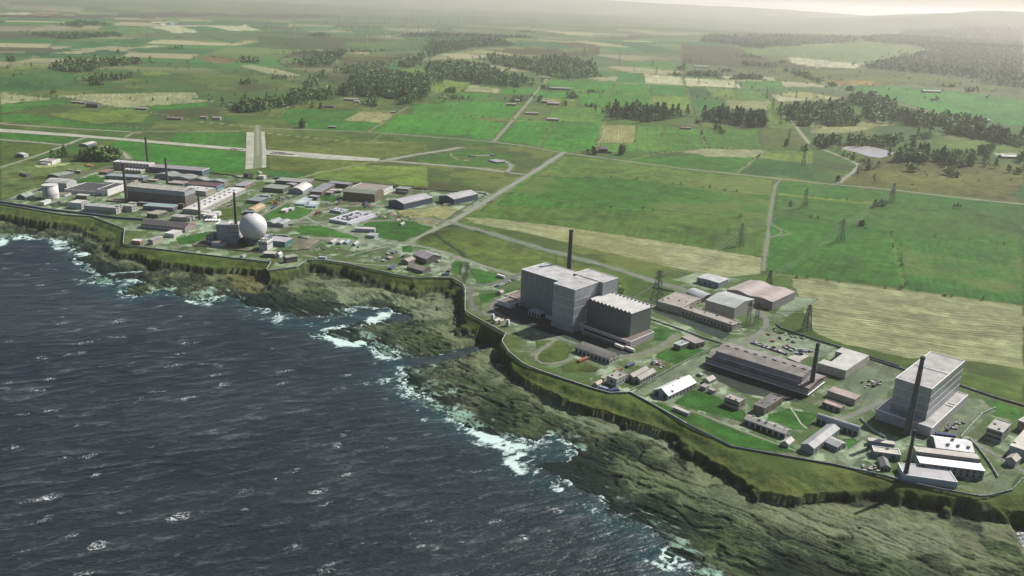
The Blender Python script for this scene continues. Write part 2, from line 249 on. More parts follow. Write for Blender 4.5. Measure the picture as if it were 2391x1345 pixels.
# ------------------------------------------------------------------ ground colours (albedo), traced fields
BG=(.053,.160,.028);MG=(.048,.125,.027);DG=(.034,.088,.022);YG=(.135,.175,.052);OL=(.105,.122,.040);TAN=(.285,.272,.18);PALE=(.40,.375,.28);HEATH=(.075,.068,.032);STRAW=(.28,.26,.145);LAWN=(.045,.115,.028);GRAV=(.27,.29,.235);CONCG=(.36,.38,.31);ASPH=(.042,.046,.05);BARE=(.16,.15,.10)
FIELDS=[ # region, polygon, colour, stripe(period m, strength), noise
('F',[(1085,520),(1230,410),(1315,360),(1420,378),(1800,420),(1795,520),(1787,605),(1650,590),(1400,560)],(.07,.115,.032),0,.3),
('F',[(1265,388),(1318,362),(1420,380),(1803,420),(1800,455),(1640,436),(1430,418)],(.095,.145,.042),0,.25),
('F',[(1245,412),(1262,395),(1430,420),(1640,438),(1800,456),(1797,515),(1600,497),(1400,482),(1180,470)],MG,0,.25),
('F',[(1160,480),(1230,412),(1300,417),(1500,435),(1500,495),(1350,487)],MG,0,.2),
('F',[(1085,508),(1135,508),(1320,530),(1560,565),(1780,602),(1778,640),(1700,648),(1640,640),(1560,622),(1400,585),(1230,545),(1110,522)],TAN,(8.5,.24),.2),
('F',[(1845,650),(1905,652),(2391,715),(2391,862),(2290,845),(2100,835),(1980,808),(1905,780),(1885,745)],TAN,(9,.16),.25),
('F',[(1812,420),(2000,440),(2391,478),(2391,712),(2110,672),(1785,635),(1792,560),(1803,500)],MG,0,.35),
('F',[(2100,560),(2391,600),(2391,712),(2115,675)],(.036,.105,.024),(12,.08),.3),
('F',[(1812,450),(2060,475),(2055,482),(1815,455)],YG,0,.2),
('F',[(1812,460),(2000,478),(2391,500),(2391,560),(2000,530),(1806,510)],(.06,.12,.03),0,.4),
('F',[(2010,400),(2391,410),(2391,476),(2000,440)],OL,0,.4),
('G3',[(650,790),(1150,830),(2110,948),(2100,1065),(1100,945),(460,925)],(.095,.145,.042),(14,.07),.25),
('G3',[(455,930),(1100,950),(2095,1068),(2090,1230),(1000,1150),(280,1050)],(.045,.115,.026),(14,.05),.25),
('G3',[(1100,810),(1600,780),(1990,800),(1860,905),(1100,825)],MG,0,.2),
('G3',[(1440,765),(1600,738),(2055,748),(1985,800),(1640,795),(1600,780)],TAN,0,.2),
('G3',[(2070,750),(2391,755),(2391,845),(1990,802)],YG,0,.3),
('G3',[(1990,805),(2391,848),(2391,960),(1870,905)],DG,0,.25),
('G3',[(195,685),(330,520),(580,555),(470,720)],BG,0,.2),('G3',[(480,720),(585,558),(925,565),(870,745),(640,765)],BG,0,.25),
('G3',[(910,572),(1150,578),(1142,700),(888,690)],STRAW,(9,.3),.15),('G3',[(1155,580),(1590,600),(1640,730),(1350,760),(890,765),(905,702),(1145,705)],(.075,.155,.036),0,.3),
('G3',[(1600,600),(2000,610),(2030,740),(1660,735)],(.07,.14,.034),0,.25),('G3',[(2010,610),(2280,600),(2391,740),(2040,745)],OL,0,.35),
('G3',[(540,255),(1010,268),(985,345),(530,318)],BG,0,.2),('G3',[(1030,207),(1210,218),(1208,280),(1012,270)],(.04,.14,.03),0,.2),
('G3',[(1140,165),(1370,200),(1360,212),(1140,205)],TAN,0,.15),('G3',[(1212,222),(1470,240),(1480,292),(1212,282)],PALE,0,.15),
('G3',[(1485,245),(1840,268),(1890,315),(1500,300)],PALE,0,.2),('G3',[(1000,285),(1245,290),(1245,362),(985,350)],BG,0,.15),('G3',[(1260,290),(1495,305),(1510,372),(1258,365)],(.038,.13,.028),0,.15),
('G3',[(1505,305),(1640,310),(1680,385),(1520,378)],DG,0,.2),('G3',[(1645,312),(1830,330),(1860,395),(1690,388)],YG,0,.2),('G3',[(985,355),(1250,368),(1255,440),(960,445)],BG,0,.2),('G3',[(1255,372),(1520,380),(1550,470),(1255,445)],(.14,.20,.05),0,.2),
('G3',[(1530,385),(1745,395),(1800,465),(1560,475)],(.04,.125,.03),0,.2),('G3',[(1765,400),(2080,405),(2130,465),(1815,465)],STRAW,0,.35),('G3',[(1840,330),(2060,345),(2075,400),(1865,395)],(.085,.165,.045),0,.2),('G3',[(2090,365),(2230,345),(2391,360),(2391,400),(2150,410)],PALE,0,.3),
('G3',[(1880,265),(2160,265),(2200,320),(1890,318)],(.07,.16,.045),0,.2),('G3',[(1040,130),(1440,130),(1430,200),(1160,165)],(.07,.15,.04),0,.2),
('G3',[(440,380),(735,395),(735,440),(520,440)],YG,0,.3),('G3',[(740,350),(980,355),(955,445),(760,440)],BG,0,.2),('G3',[(700,450),(935,460),(920,560),(520,545),(560,470)],(.085,.17,.04),0,.3),('G3',[(470,335),(735,345),(735,390),(445,375)],BG,0,.2),
('G3',[(0,410),(360,440),(260,530),(0,520)],BG,0,.2),('G3',[(0,525),(250,560),(155,680),(0,670)],(.055,.155,.033),0,.2),
('G2',[(1090,735),(1430,700),(1690,705),(1840,745),(1760,830),(1500,800),(1080,800)],BG,0,.2),('G2',[(990,800),(1480,805),(1570,845),(1740,860),(1660,950),(1200,940),(800,925)],BG,0,.2),
('G2',[(1480,590),(1710,620),(1690,650),(1440,635)],TAN,0,.25),('G2',[(1170,580),(1330,548),(1480,560),(1490,590),(1400,650),(1230,650)],YG,0,.3),('G2',[(1420,645),(1640,650),(1600,695),(1400,670)],BG,0,.2),
('G2',[(1710,620),(1960,615),(1940,655),(1690,660)],BG,0,.2),('G2',[(210,755),(720,770),(600,840),(165,815)],MG,0,.2),('G2',[(720,775),(970,790),(860,855),(605,840)],STRAW,(10,.15),.15),('G2',[(150,820),(860,860),(740,925),(310,890)],(.045,.14,.028),0,.2),
('G2',[(250,710),(700,670),(940,690),(1060,740),(720,770),(210,755)],OL,0,.4),
('G2',[(560,390),(1150,370),(1000,410),(870,470),(600,470)],HEATH,0,.5),('G2',[(560,380),(1000,372),(950,392),(600,400)],OL,0,.3),('G2',[(960,480),(1150,475),(1240,515),(1100,520)],(.12,.19,.05),0,.3),
('G2',[(1150,430),(1480,420),(1640,400),(1500,470),(1200,470)],YG,0,.3),('G2',[(1350,370),(1600,335),(1960,330),(2180,350),(1950,390),(1600,390)],STRAW,0,.5),('G2',[(1590,345),(2000,335),(2200,360),(2391,330),(2391,380),(2150,400),(1800,380)],HEATH,0,.4),
('G2',[(900,215),(1050,203),(1270,205),(1240,220)],TAN,0,.15),('G2',[(0,250),(540,262),(1190,280),(1200,350),(620,345),(250,350),(0,330)],(.065,.08,.032),0,.5),
('F',[(800,100),(1000,88),(1010,110),(830,118)],(.07,.12,.04),0,.3),
('G1',[(380,665),(900,652),(1370,645),(1390,680),(1310,690),(1525,705),(850,752)],TAN,(16,.1),.2),('G1',[(0,645),(170,665),(380,690),(0,725)],TAN,0,.2),
('G1',[(0,800),(150,790),(660,870),(1060,905),(1000,915),(0,845)],MG,0,.25),('G1',[(330,800),(900,760),(1060,790),(1000,850),(680,868)],YG,0,.3),('G1',[(660,870),(820,850),(1060,880),(1060,912)],(.05,.085,.028),0,.3),
('G1',[(860,752),(1290,730),(1480,715),(1430,745),(1050,770)],BG,0,.2),('G1',[(0,730),(380,695),(510,715),(0,790)],MG,0,.3),
('G1',[(1670,460),(1750,450),(2110,525),(2060,535),(1850,510)],TAN,0,.15),('G1',[(1040,150),(1200,150),(1340,175),(1160,180)],PALE,0,.1),('G1',[(1040,190),(1240,182),(1400,225),(1210,232)],PALE,0,.1),('G1',[(1260,188),(1420,180),(1600,215),(1400,222)],(.045,.12,.035),0,.1),('G1',[(1430,180),(1720,175),(1820,212),(1610,218)],PALE,0,.1),
('G1',[(0,90),(240,85),(200,100),(0,104)],PALE,0,.1),('G1',[(260,85),(430,90),(400,98),(230,97)],(.30,.17,.10),0,.1),('G1',[(1130,140),(1350,132),(1500,145),(1280,150)],TAN,0,.1),('G1',[(360,370),(620,345),(700,355),(540,378)],TAN,0,.15),('G1',[(520,345),(780,335),(740,352),(600,352)],TAN,0,.15),
('G1',[(820,190),(1010,180),(1090,235),(820,242)],(.10,.17,.06),0,.2),('G1',[(1380,400),(1560,390),(1680,420),(1560,450),(1400,420)],(.16,.115,.06),0,.3),('G1',[(1570,315),(1700,285),(1830,285),(1650,322)],STRAW,0,.2),('G1',[(870,340),(1050,315),(1200,320),(1000,340)],TAN,0,.3),
('G1',[(1320,440),(1450,430),(1540,465),(1480,480)],(.04,.11,.03),0,.2),('G1',[(970,510),(1120,490),(1200,520),(1010,530)],YG,0,.3),('G1',[(0,490),(230,455),(330,465),(0,500)],YG,0,.3),('G1',[(0,540),(330,490),(600,520),(520,600),(200,640),(0,640)],(.04,.10,.03),0,.3),('G1',[(620,300),(1000,262),(1200,270),(700,330),(350,350)],(.042,.115,.036),0,.3),('G1',[(0,370),(370,360),(330,395),(0,400)],(.035,.08,.035),0,.3),
('G1',[(0,105),(900,100),(1900,98),(2391,110),(2391,118),(900,120),(0,125)],(.07,.06,.045),0,.4),
('G4',[(740,400),(850,395),(1250,450),(1200,500),(780,450)],PALE,0,.3),('G4',[(260,335),(1240,295),(1740,345),(1200,440),(560,380)],(.12,.16,.06),0,.2),('G4',[(0,310),(400,335),(640,420),(1000,480),(900,500),(0,440)],HEATH,0,.5),('G4',[(650,460),(1250,480),(2080,570),(2391,630),(2391,660),(1600,600),(1100,600),(650,560)],OL,0,.5),
('G4',[(980,555),(1360,570),(1400,592),(1100,598)],(.26,.18,.08),0,.3),('G4',[(1110,600),(1600,605),(2391,700),(2391,790),(1830,800),(1500,700),(1240,640)],(.06,.17,.045),0,.2),('G4',[(1830,800),(2391,795),(2391,880),(2080,850)],(.045,.145,.035),0,.2),('G4',[(620,660),(860,640),(1140,690),(900,700)],STRAW,0,.3),
('G5',[(900,90),(1180,60),(1500,120),(1100,190),(900,180)],STRAW,0,.5),('G5',[(1700,240),(2100,230),(2391,300),(2391,330),(1900,290)],YG,0,.4),('G5',[(1250,350),(2391,400),(2391,660),(1500,570),(1130,530)],(.11,.105,.036),0,.6),('G5',[(600,-30),(720,0),(800,150),(600,150)],YG,0,.4),
('G5',[(2300,600),(2391,540),(2391,690)],DG,0,.3),('G5',[(2170,320),(2391,320),(2350,335),(2200,340)],CONCG,0,.3),
# airfield grass
('R2',[(875,120),(2374,210),(2374,290),(1930,355),(1500,335),(880,280)],OL,0,.3),('R2',[(880,330),(1900,390),(1800,410),(1400,480),(1290,490),(900,460)],OL,0,.3),('R2',[(1310,480),(1800,415),(2374,430),(2374,620),(1300,540)],YG,0,.3),
('R2',[(0,115),(690,115),(690,275),(0,205)],MG,0,.25),('R1',[(950,245),(1100,190),(2280,300),(2250,490),(1930,490),(1400,390),(1200,360)],(.048,.145,.028),0,.2),
('R1',[(0,205),(600,240),(300,360),(0,440)],OL,0,.4),('R2',[(880,470),(960,470),(1270,495),(1200,540),(900,530)],LAWN,0,.2),('R1',[(0,120),(700,160),(600,220),(0,170)],MG,0,.3),
('R3',[(1060,145),(1400,60),(1700,30),(1950,100),(1900,210),(1350,180)],(.06,.12,.03),0,.4),('R3',[(1400,90),(1560,110),(1640,130),(1560,140),(1430,125)],(.09,.10,.05),0,.3),
# rough pasture between the road and the silver block
('R3',[(1260,800),(1340,745),(1500,740),(2374,1010),(2374,1180),(2060,1210),(1600,1060)],OL,0,.55),('R3',[(1040,870),(1250,780),(1300,850),(1500,1000),(1420,1020),(1200,940)],OL,0,.5),
('R3',[(880,600),(1350,560),(1480,580),(1270,740),(1070,710)],(.30,.27,.16),0,.35),('R3',[(520,760),(760,650),(1060,710),(1240,760),(980,890),(740,850)],LAWN,0,.4),('R3',[(0,740),(140,735),(560,830),(530,865),(0,820)],LAWN,0,.3),
('R7',[(540,60),(950,210),(2374,640),(2374,470),(1780,330),(900,130)],(.085,.115,.035),0,.4),
# lawns, yards and dark strips around the near plant
('R4',[(1840,980),(1960,960),(2060,1020),(1960,1090),(1830,1090)],LAWN,0,.2),('R6',[(700,290),(850,190),(1000,190),(1200,230),(900,360)],LAWN,0,.2),('R6',[(950,390),(1250,215),(1200,290),(1000,410)],LAWN,0,.3),
('R6',[(880,720),(1050,590),(1250,640),(1540,800),(1540,900),(1180,800)],LAWN,0,.35),('R6',[(1740,860),(1900,770),(2200,820),(2130,960),(1980,960)],LAWN,0,.3),('R6',[(480,640),(700,760),(1420,1120),(2000,1180),(1980,1120),(1560,990),(1000,800)],LAWN,0,.35),('R7',[(2010,600),(2374,700),(2374,790),(2100,760)],LAWN,0,.3),
('R7',[(0,740),(200,690),(460,750),(350,860),(0,790)],LAWN,0,.3),('R7',[(690,970),(800,960),(860,1010),(740,1060)],LAWN,0,.3),
('Z6',[(1200,760),(1500,740),(1900,860),(1700,1180),(1200,1150)],(.095,.115,.04),0,.5),('Z6',[(1640,1230),(1900,1080),(2374,1260),(2300,1340),(1700,1345)],(.09,.11,.04),0,.5),('Z6',[(120,330),(350,320),(360,370),(250,400)],LAWN,0,.3),
('Z4',[(760,200),(1560,380),(1400,430),(1150,540),(900,480)],LAWN,0,.3),('Z4',[(430,60),(700,80),(580,300),(450,290)],LAWN,0,.3),('Z4',[(960,700),(1700,560),(1650,640),(1200,760),(920,1000)],LAWN,0,.3),
('Z4',[(1000,900),(1250,840),(2374,1000),(2374,1345),(1900,1345),(1300,1080)],ASPH,0,.15),('R4',[(300,760),(620,720),(1100,1000),(1650,1180),(1600,1230),(1150,1100),(800,1000),(400,870)],ASPH,0,.15),
('R5',[(600,870),(1080,780),(1200,760),(1800,910),(1700,1010),(1560,1010),(1000,930)],(.20,.21,.17),0,.25),('R5',[(70,570),(130,560),(820,790),(720,840)],(.045,.05,.055),0,.2),('R5',[(1210,590),(1400,440),(1630,470),(1330,640)],(.26,.29,.23),0,.2),('R5',[(280,290),(490,215),(800,330),(660,390)],(.26,.28,.22),0,.25),
('R6',[(1130,430),(1230,390),(2130,640),(2010,710),(1500,620)],(.045,.05,.05),0,.2),('R6',[(480,625),(1180,250),(1260,300),(620,660)],(.24,.26,.20),0,.35),  # first patch: the mauve shed's cast shadow painted into the ground colour
('R7',[(940,250),(1240,350),(1100,600),(850,700),(500,560),(700,420)],(.17,.18,.14),0,.4),('R7',[(1560,900),(1840,580),(2000,600),(2100,700),(1800,980)],(.17,.18,.14),0,.45),('R8',[(1760,700),(2000,600),(2200,500),(2374,560),(2260,720),(1960,780)],(.15,.16,.12),0,.4),
('R8',[(690,390),(880,240),(960,300),(900,420),(760,480)],(.26,.30,.24),0,.25),
# left plant
('R1',[(690,560),(880,500),(960,540),(960,580),(700,585)],LAWN,0,.2),('Z2',[(760,270),(1150,190),(1200,215),(950,330),(800,330)],LAWN,0,.4),('Z2',[(950,350),(1080,280),(1700,410),(1900,430),(1750,430)],(.13,.115,.085),0,.2),('R2',[(1100,1090),(1400,1105),(1270,1200),(1100,1180)],(.17,.155,.125),0,.3),('R2',[(300,870),(620,790),(660,870),(500,930)],OL,0,.4),
('R1',[(0,440),(300,360),(900,400),(700,560),(380,620),(0,740)],(.15,.17,.075),0,.6),('Z5',[(520,350),(1050,270),(1400,290),(1000,350),(700,360)],(.38,.36,.24),0,.15),
('R2',[(1130,1010),(1330,980),(1740,1070),(1700,1100),(1200,1050)],LAWN,0,.3),('R2',[(1370,700),(1560,690),(1500,760),(1390,750)],LAWN,0,.3),('R2',[(850,870),(1060,780),(1300,830),(1250,900),(1100,930),(900,930)],LAWN,0,.3),
('R3',[(930,930),(1030,920),(1030,990),(940,980)],LAWN,0,.3),('R3',[(470,990),(600,970),(650,1000),(520,1020)],LAWN,0,.3),
('Z2',[(1800,620),(1860,540),(2180,490),(2220,520),(2110,590)],(.28,.32,.24),0,.25),
]
ROADS=[ # name, region, line, width, colour, label
('road','F',[(1318,355),(1237,407),(1163,452),(1080,503),(1038,526)],15,(.30,.32,.26)),
('road','R4',[(-1420,-10),(-1090,-5),(-780,-12),(-500,-30),(-200,-40),(0,5),(300,85),(640,192),(1060,305),(1500,425),(1900,560),(2150,620),(2500,720),(2900,870)],13,(.20,.22,.18)),
('road','R3',[(0,845),(400,868),(820,905),(1020,900),(1240,950),(1440,1030),(1750,1130),(2060,1222),(2200,1260)],10,(.27,.29,.23)),
('road','R3',[(1010,900),(1050,862),(1250,775),(1360,730)],10,(.27,.29,.23)),
('lane','F',[(600,299),(760,304),(860,308),(1000,319),(1140,330),(1207,338),(1310,356),(1470,377),(1600,394),(1810,416),(1926,429),(2093,444),(2260,464),(2420,480)],9,(.28,.30,.22)),
('lane','G3',[(160,690),(370,450),(455,345),(530,250)],11,(.26,.27,.18)),
('lane','G5',[(695,505),(655,545),(630,680),(612,800),(604,900),(588,1000),(572,1140)],6,(.19,.21,.15)),('track','G5',[(612,800),(640,830),(700,856),(765,882),(700,895),(606,908)],4,(.20,.22,.15)),
('track','G5',[(700,20),(810,150),(895,260),(1000,300),(1130,350),(1245,405),(1190,460),(1100,530)],11,(.33,.32,.22)),
('track','G4',[(980,575),(1140,640),(1300,670),(1500,720),(1830,802),(2100,850)],9,(.34,.33,.22)),
('road','R5',[(1040,560),(1130,600),(1190,660),(1190,725),(1100,790),(900,890),(700,1010),(520,1110)],9,(.2,.22,.18)),
('road','Z4',[(760,520),(900,560),(1200,520),(1500,390),(1760,300)],9,(.13,.135,.125)),
('road','Z4',[(780,560),(760,700),(760,900),(850,1020),(1050,1090),(1150,1110)],8,(.15,.155,.14)),
('road','Z4',[(1500,720),(1250,800),(1080,860),(1060,920),(1170,1040),(1400,1120),(1700,1240),(2050,1390),(2600,1580),(3000,1680)],7,(.21,.21,.19)),
('road','R6',[(900,90),(830,180),(650,250),(520,300),(380,300),(250,290)],9,(.2,.21,.17)),
('path','Z6',[(1560,740),(1420,840),(1230,950),(1120,1050),(1110,1120),(1250,1200),(1500,1230),(1650,1190),(1850,1090)],5,(.25,.25,.2)),
('path','R6',[(1030,780),(1180,830),(1400,930),(1650,1030),(1900,1120),(2100,1190)],2.4,(.32,.36,.28)),
('path','R6',[(1960,760),(2010,830),(2060,910),(2110,950)],2.2,(.42,.44,.34)),
('road','R8',[(2374,560),(2300,480),(2100,440),(1960,300),(1850,250)],8,(.2,.21,.17)),
('road','R7',[(1100,600),(880,720),(760,770),(600,810)],9,(.2,.22,.18)),
('road','R2',[(880,1030),(1100,960),(1250,900),(1340,840),(1450,800),(1600,790),(1800,800),(1960,790)],8,(.28,.31,.26)),
('road','R2',[(1240,890),(1330,960),(1450,985),(1600,1040),(1760,1085)],6,(.32,.35,.27)),
('road','R1',[(0,760),(250,690),(420,620),(700,530),(1010,430),(1100,410)],7,(.13,.12,.12)),
('road','R2',[(560,1010),(700,930),(900,850),(1100,740),(1250,690),(1330,650)],7,(.24,.27,.22)),
('road','R1',[(1420,960),(1500,930),(1660,860),(1720,820)],7,(.22,.25,.2)),
('path','R3',[(1440,1040),(1390,1090),(1340,1140),(1200,1180)],5,(.28,.3,.25)),
('path','R3',[(430,1025),(620,970),(820,930)],4,(.32,.35,.28)),
('path','Z3',[(520,170),(800,230),(1150,270),(1350,310),(1560,290)],5,(.3,.32,.26)),
('taxiway','R1',[(0,34),(350,62),(800,88),(1200,110)],12,(.38,.37,.28)),('taxiway','R1',[(0,182),(350,208),(620,238),(720,180),(800,165)],13,(.36,.36,.28)),
('taxiway','R1',[(0,440),(200,380),(400,310),(560,250),(720,185)],8,(.36,.36,.28)),('taxiway','R1',[(1150,165),(1250,110),(1600,108),(2200,108)],6,(.34,.36,.27)),
('taxiway','R1',[(950,245),(1060,265),(1150,310),(1190,360)],12,(.36,.36,.27)),
('taxiway','R3',[(700,135),(900,150),(1350,185),(1700,215),(1890,245)],20,(.33,.34,.26)),('taxiway','R3',[(740,150),(1000,95),(1300,50),(1480,20)],20,(.33,.34,.26)),('taxiway','R3',[(1600,95),(1760,90)],12,(.28,.28,.24)),('taxiway','R3',[(1860,130),(1950,170),(1960,210),(1880,250),(2100,268)],12,(.28,.28,.24)),
]
RUNWAYS=[('R1',[(-400,60),(0,82),(550,122),(1050,162),(2290,265),(2760,297),(3100,325),(3514,358),(3480,384),(2970,362),(2470,322),(2290,290),(1100,188),(700,157),(0,112),(-400,88)]),('R2',[(695,115),(862,110),(878,300),(876,440),(682,458),(690,300)])]
EDGES=[ # pale field margins / hedges baked into the ground: region,line,width,colour
('G3',[(1470,180),(1500,310),(1540,430),(1585,540),(1640,730)],8,(.13,.16,.06)),('G3',[(930,540),(890,690),(870,750)],8,(.22,.22,.13)),('G3',[(530,320),(985,347),(1245,365),(1510,375)],7,(.2,.22,.10)),('G3',[(1000,275),(975,350),(960,445)],7,(.2,.23,.1)),('G3',[(1250,290),(1252,440)],6,(.17,.2,.09)),
('G3',[(120,440),(360,450)],5,(.2,.22,.1)),('G3',[(0,515),(260,535),(300,540),(930,567)],6,(.19,.21,.1)),('G3',[(470,720),(580,556)],6,(.17,.2,.08)),('G3',[(1150,700),(890,695)],5,(.2,.22,.1)),('G3',[(1345,590),(1345,670),(1460,680)],4,(.16,.19,.08)),('G3',[(1100,820),(1300,770),(1620,738),(2050,745)],5,(.2,.21,.1)),('G3',[(1860,905),(2060,750)],7,(.21,.21,.12)),
('G3',[(460,926),(1100,946),(2100,1066)],4,(.17,.18,.09)),('G3',[(280,1052),(1000,1152),(2090,1235)],3,(.15,.15,.07)),('G2',[(150,820),(250,710)],5,(.2,.22,.1)),('G2',[(770,925),(980,790),(1060,740)],7,(.24,.23,.14)),('G2',[(1080,800),(1500,802)],5,(.17,.2,.1)),('G2',[(1640,655),(1600,700)],5,(.17,.2,.1)),('G2',[(1430,700),(1300,785)],5,(.15,.19,.08)),
('G5',[(1460,890),(1500,1050),(1560,1275)],5,(.10,.16,.045)),('G5',[(650,610),(1330,660)],4,(.17,.18,.06)),('G5',[(590,1150),(750,1180),(1540,1275),(2391,1390)],4,(.22,.22,.13)),('G5',[(690,715),(1000,790),(1460,885),(2000,930),(2391,985)],4,(.03,.07,.02)),('G5',[(0,560),(620,610)],3,(.2,.2,.1)),
('G1',[(340,665),(840,752),(1150,800),(1330,835)],6,(.2,.22,.15)),('G1',[(0,642),(350,670)],6,(.2,.22,.15)),('G1',[(1400,850),(1780,885)],7,(.26,.27,.2)),('G1',[(800,870),(1060,905)],4,(.2,.2,.12)),('R3',[(1260,800),(1310,760),(1480,705)],6,(.02,.035,.02)),('R3',[(1250,810),(1300,860),(1500,1000),(1540,1080),(1550,1130),(1510,1270)],6,(.02,.03,.02)),('R3',[(1490,1090),(1480,1200)],3,(.03,.045,.02)),
('R4',[(-200,-60),(0,30),(300,112),(640,222),(1060,335),(1500,455),(1850,570)],4,(.03,.06,.03)),('R4',[(0,20),(300,98),(640,207),(1060,320),(1500,440)],3,(.04,.08,.035)),('R3',[(1360,720),(1500,640),(1830,435),(2130,255),(2374,65)],5,(.03,.055,.03)),('R3',[(1300,720),(1480,600),(1720,450)],4,(.03,.04,.03)),
('R1',[(1930,500),(2140,510),(2200,550)],5,(.03,.035,.03)),('R3',[(0,315),(400,345),(900,385),(1300,420),(1700,440)],5,(.04,.05,.03)),('F',[(1085,520),(1110,515)],3,(.2,.2,.1)),
('R2',[(1180,540),(1400,480),(1800,405)],9,(.26,.25,.15)),('R2',[(880,120),(1300,165),(1700,205),(2374,215)],6,(.27,.27,.18)),('R2',[(1850,205),(1950,125),(2100,160),(2170,205)],4,(.2,.2,.12)),('R3',[(1400,70),(1400,100),(1450,125),(1600,145)],4,(.24,.24,.14)),
]
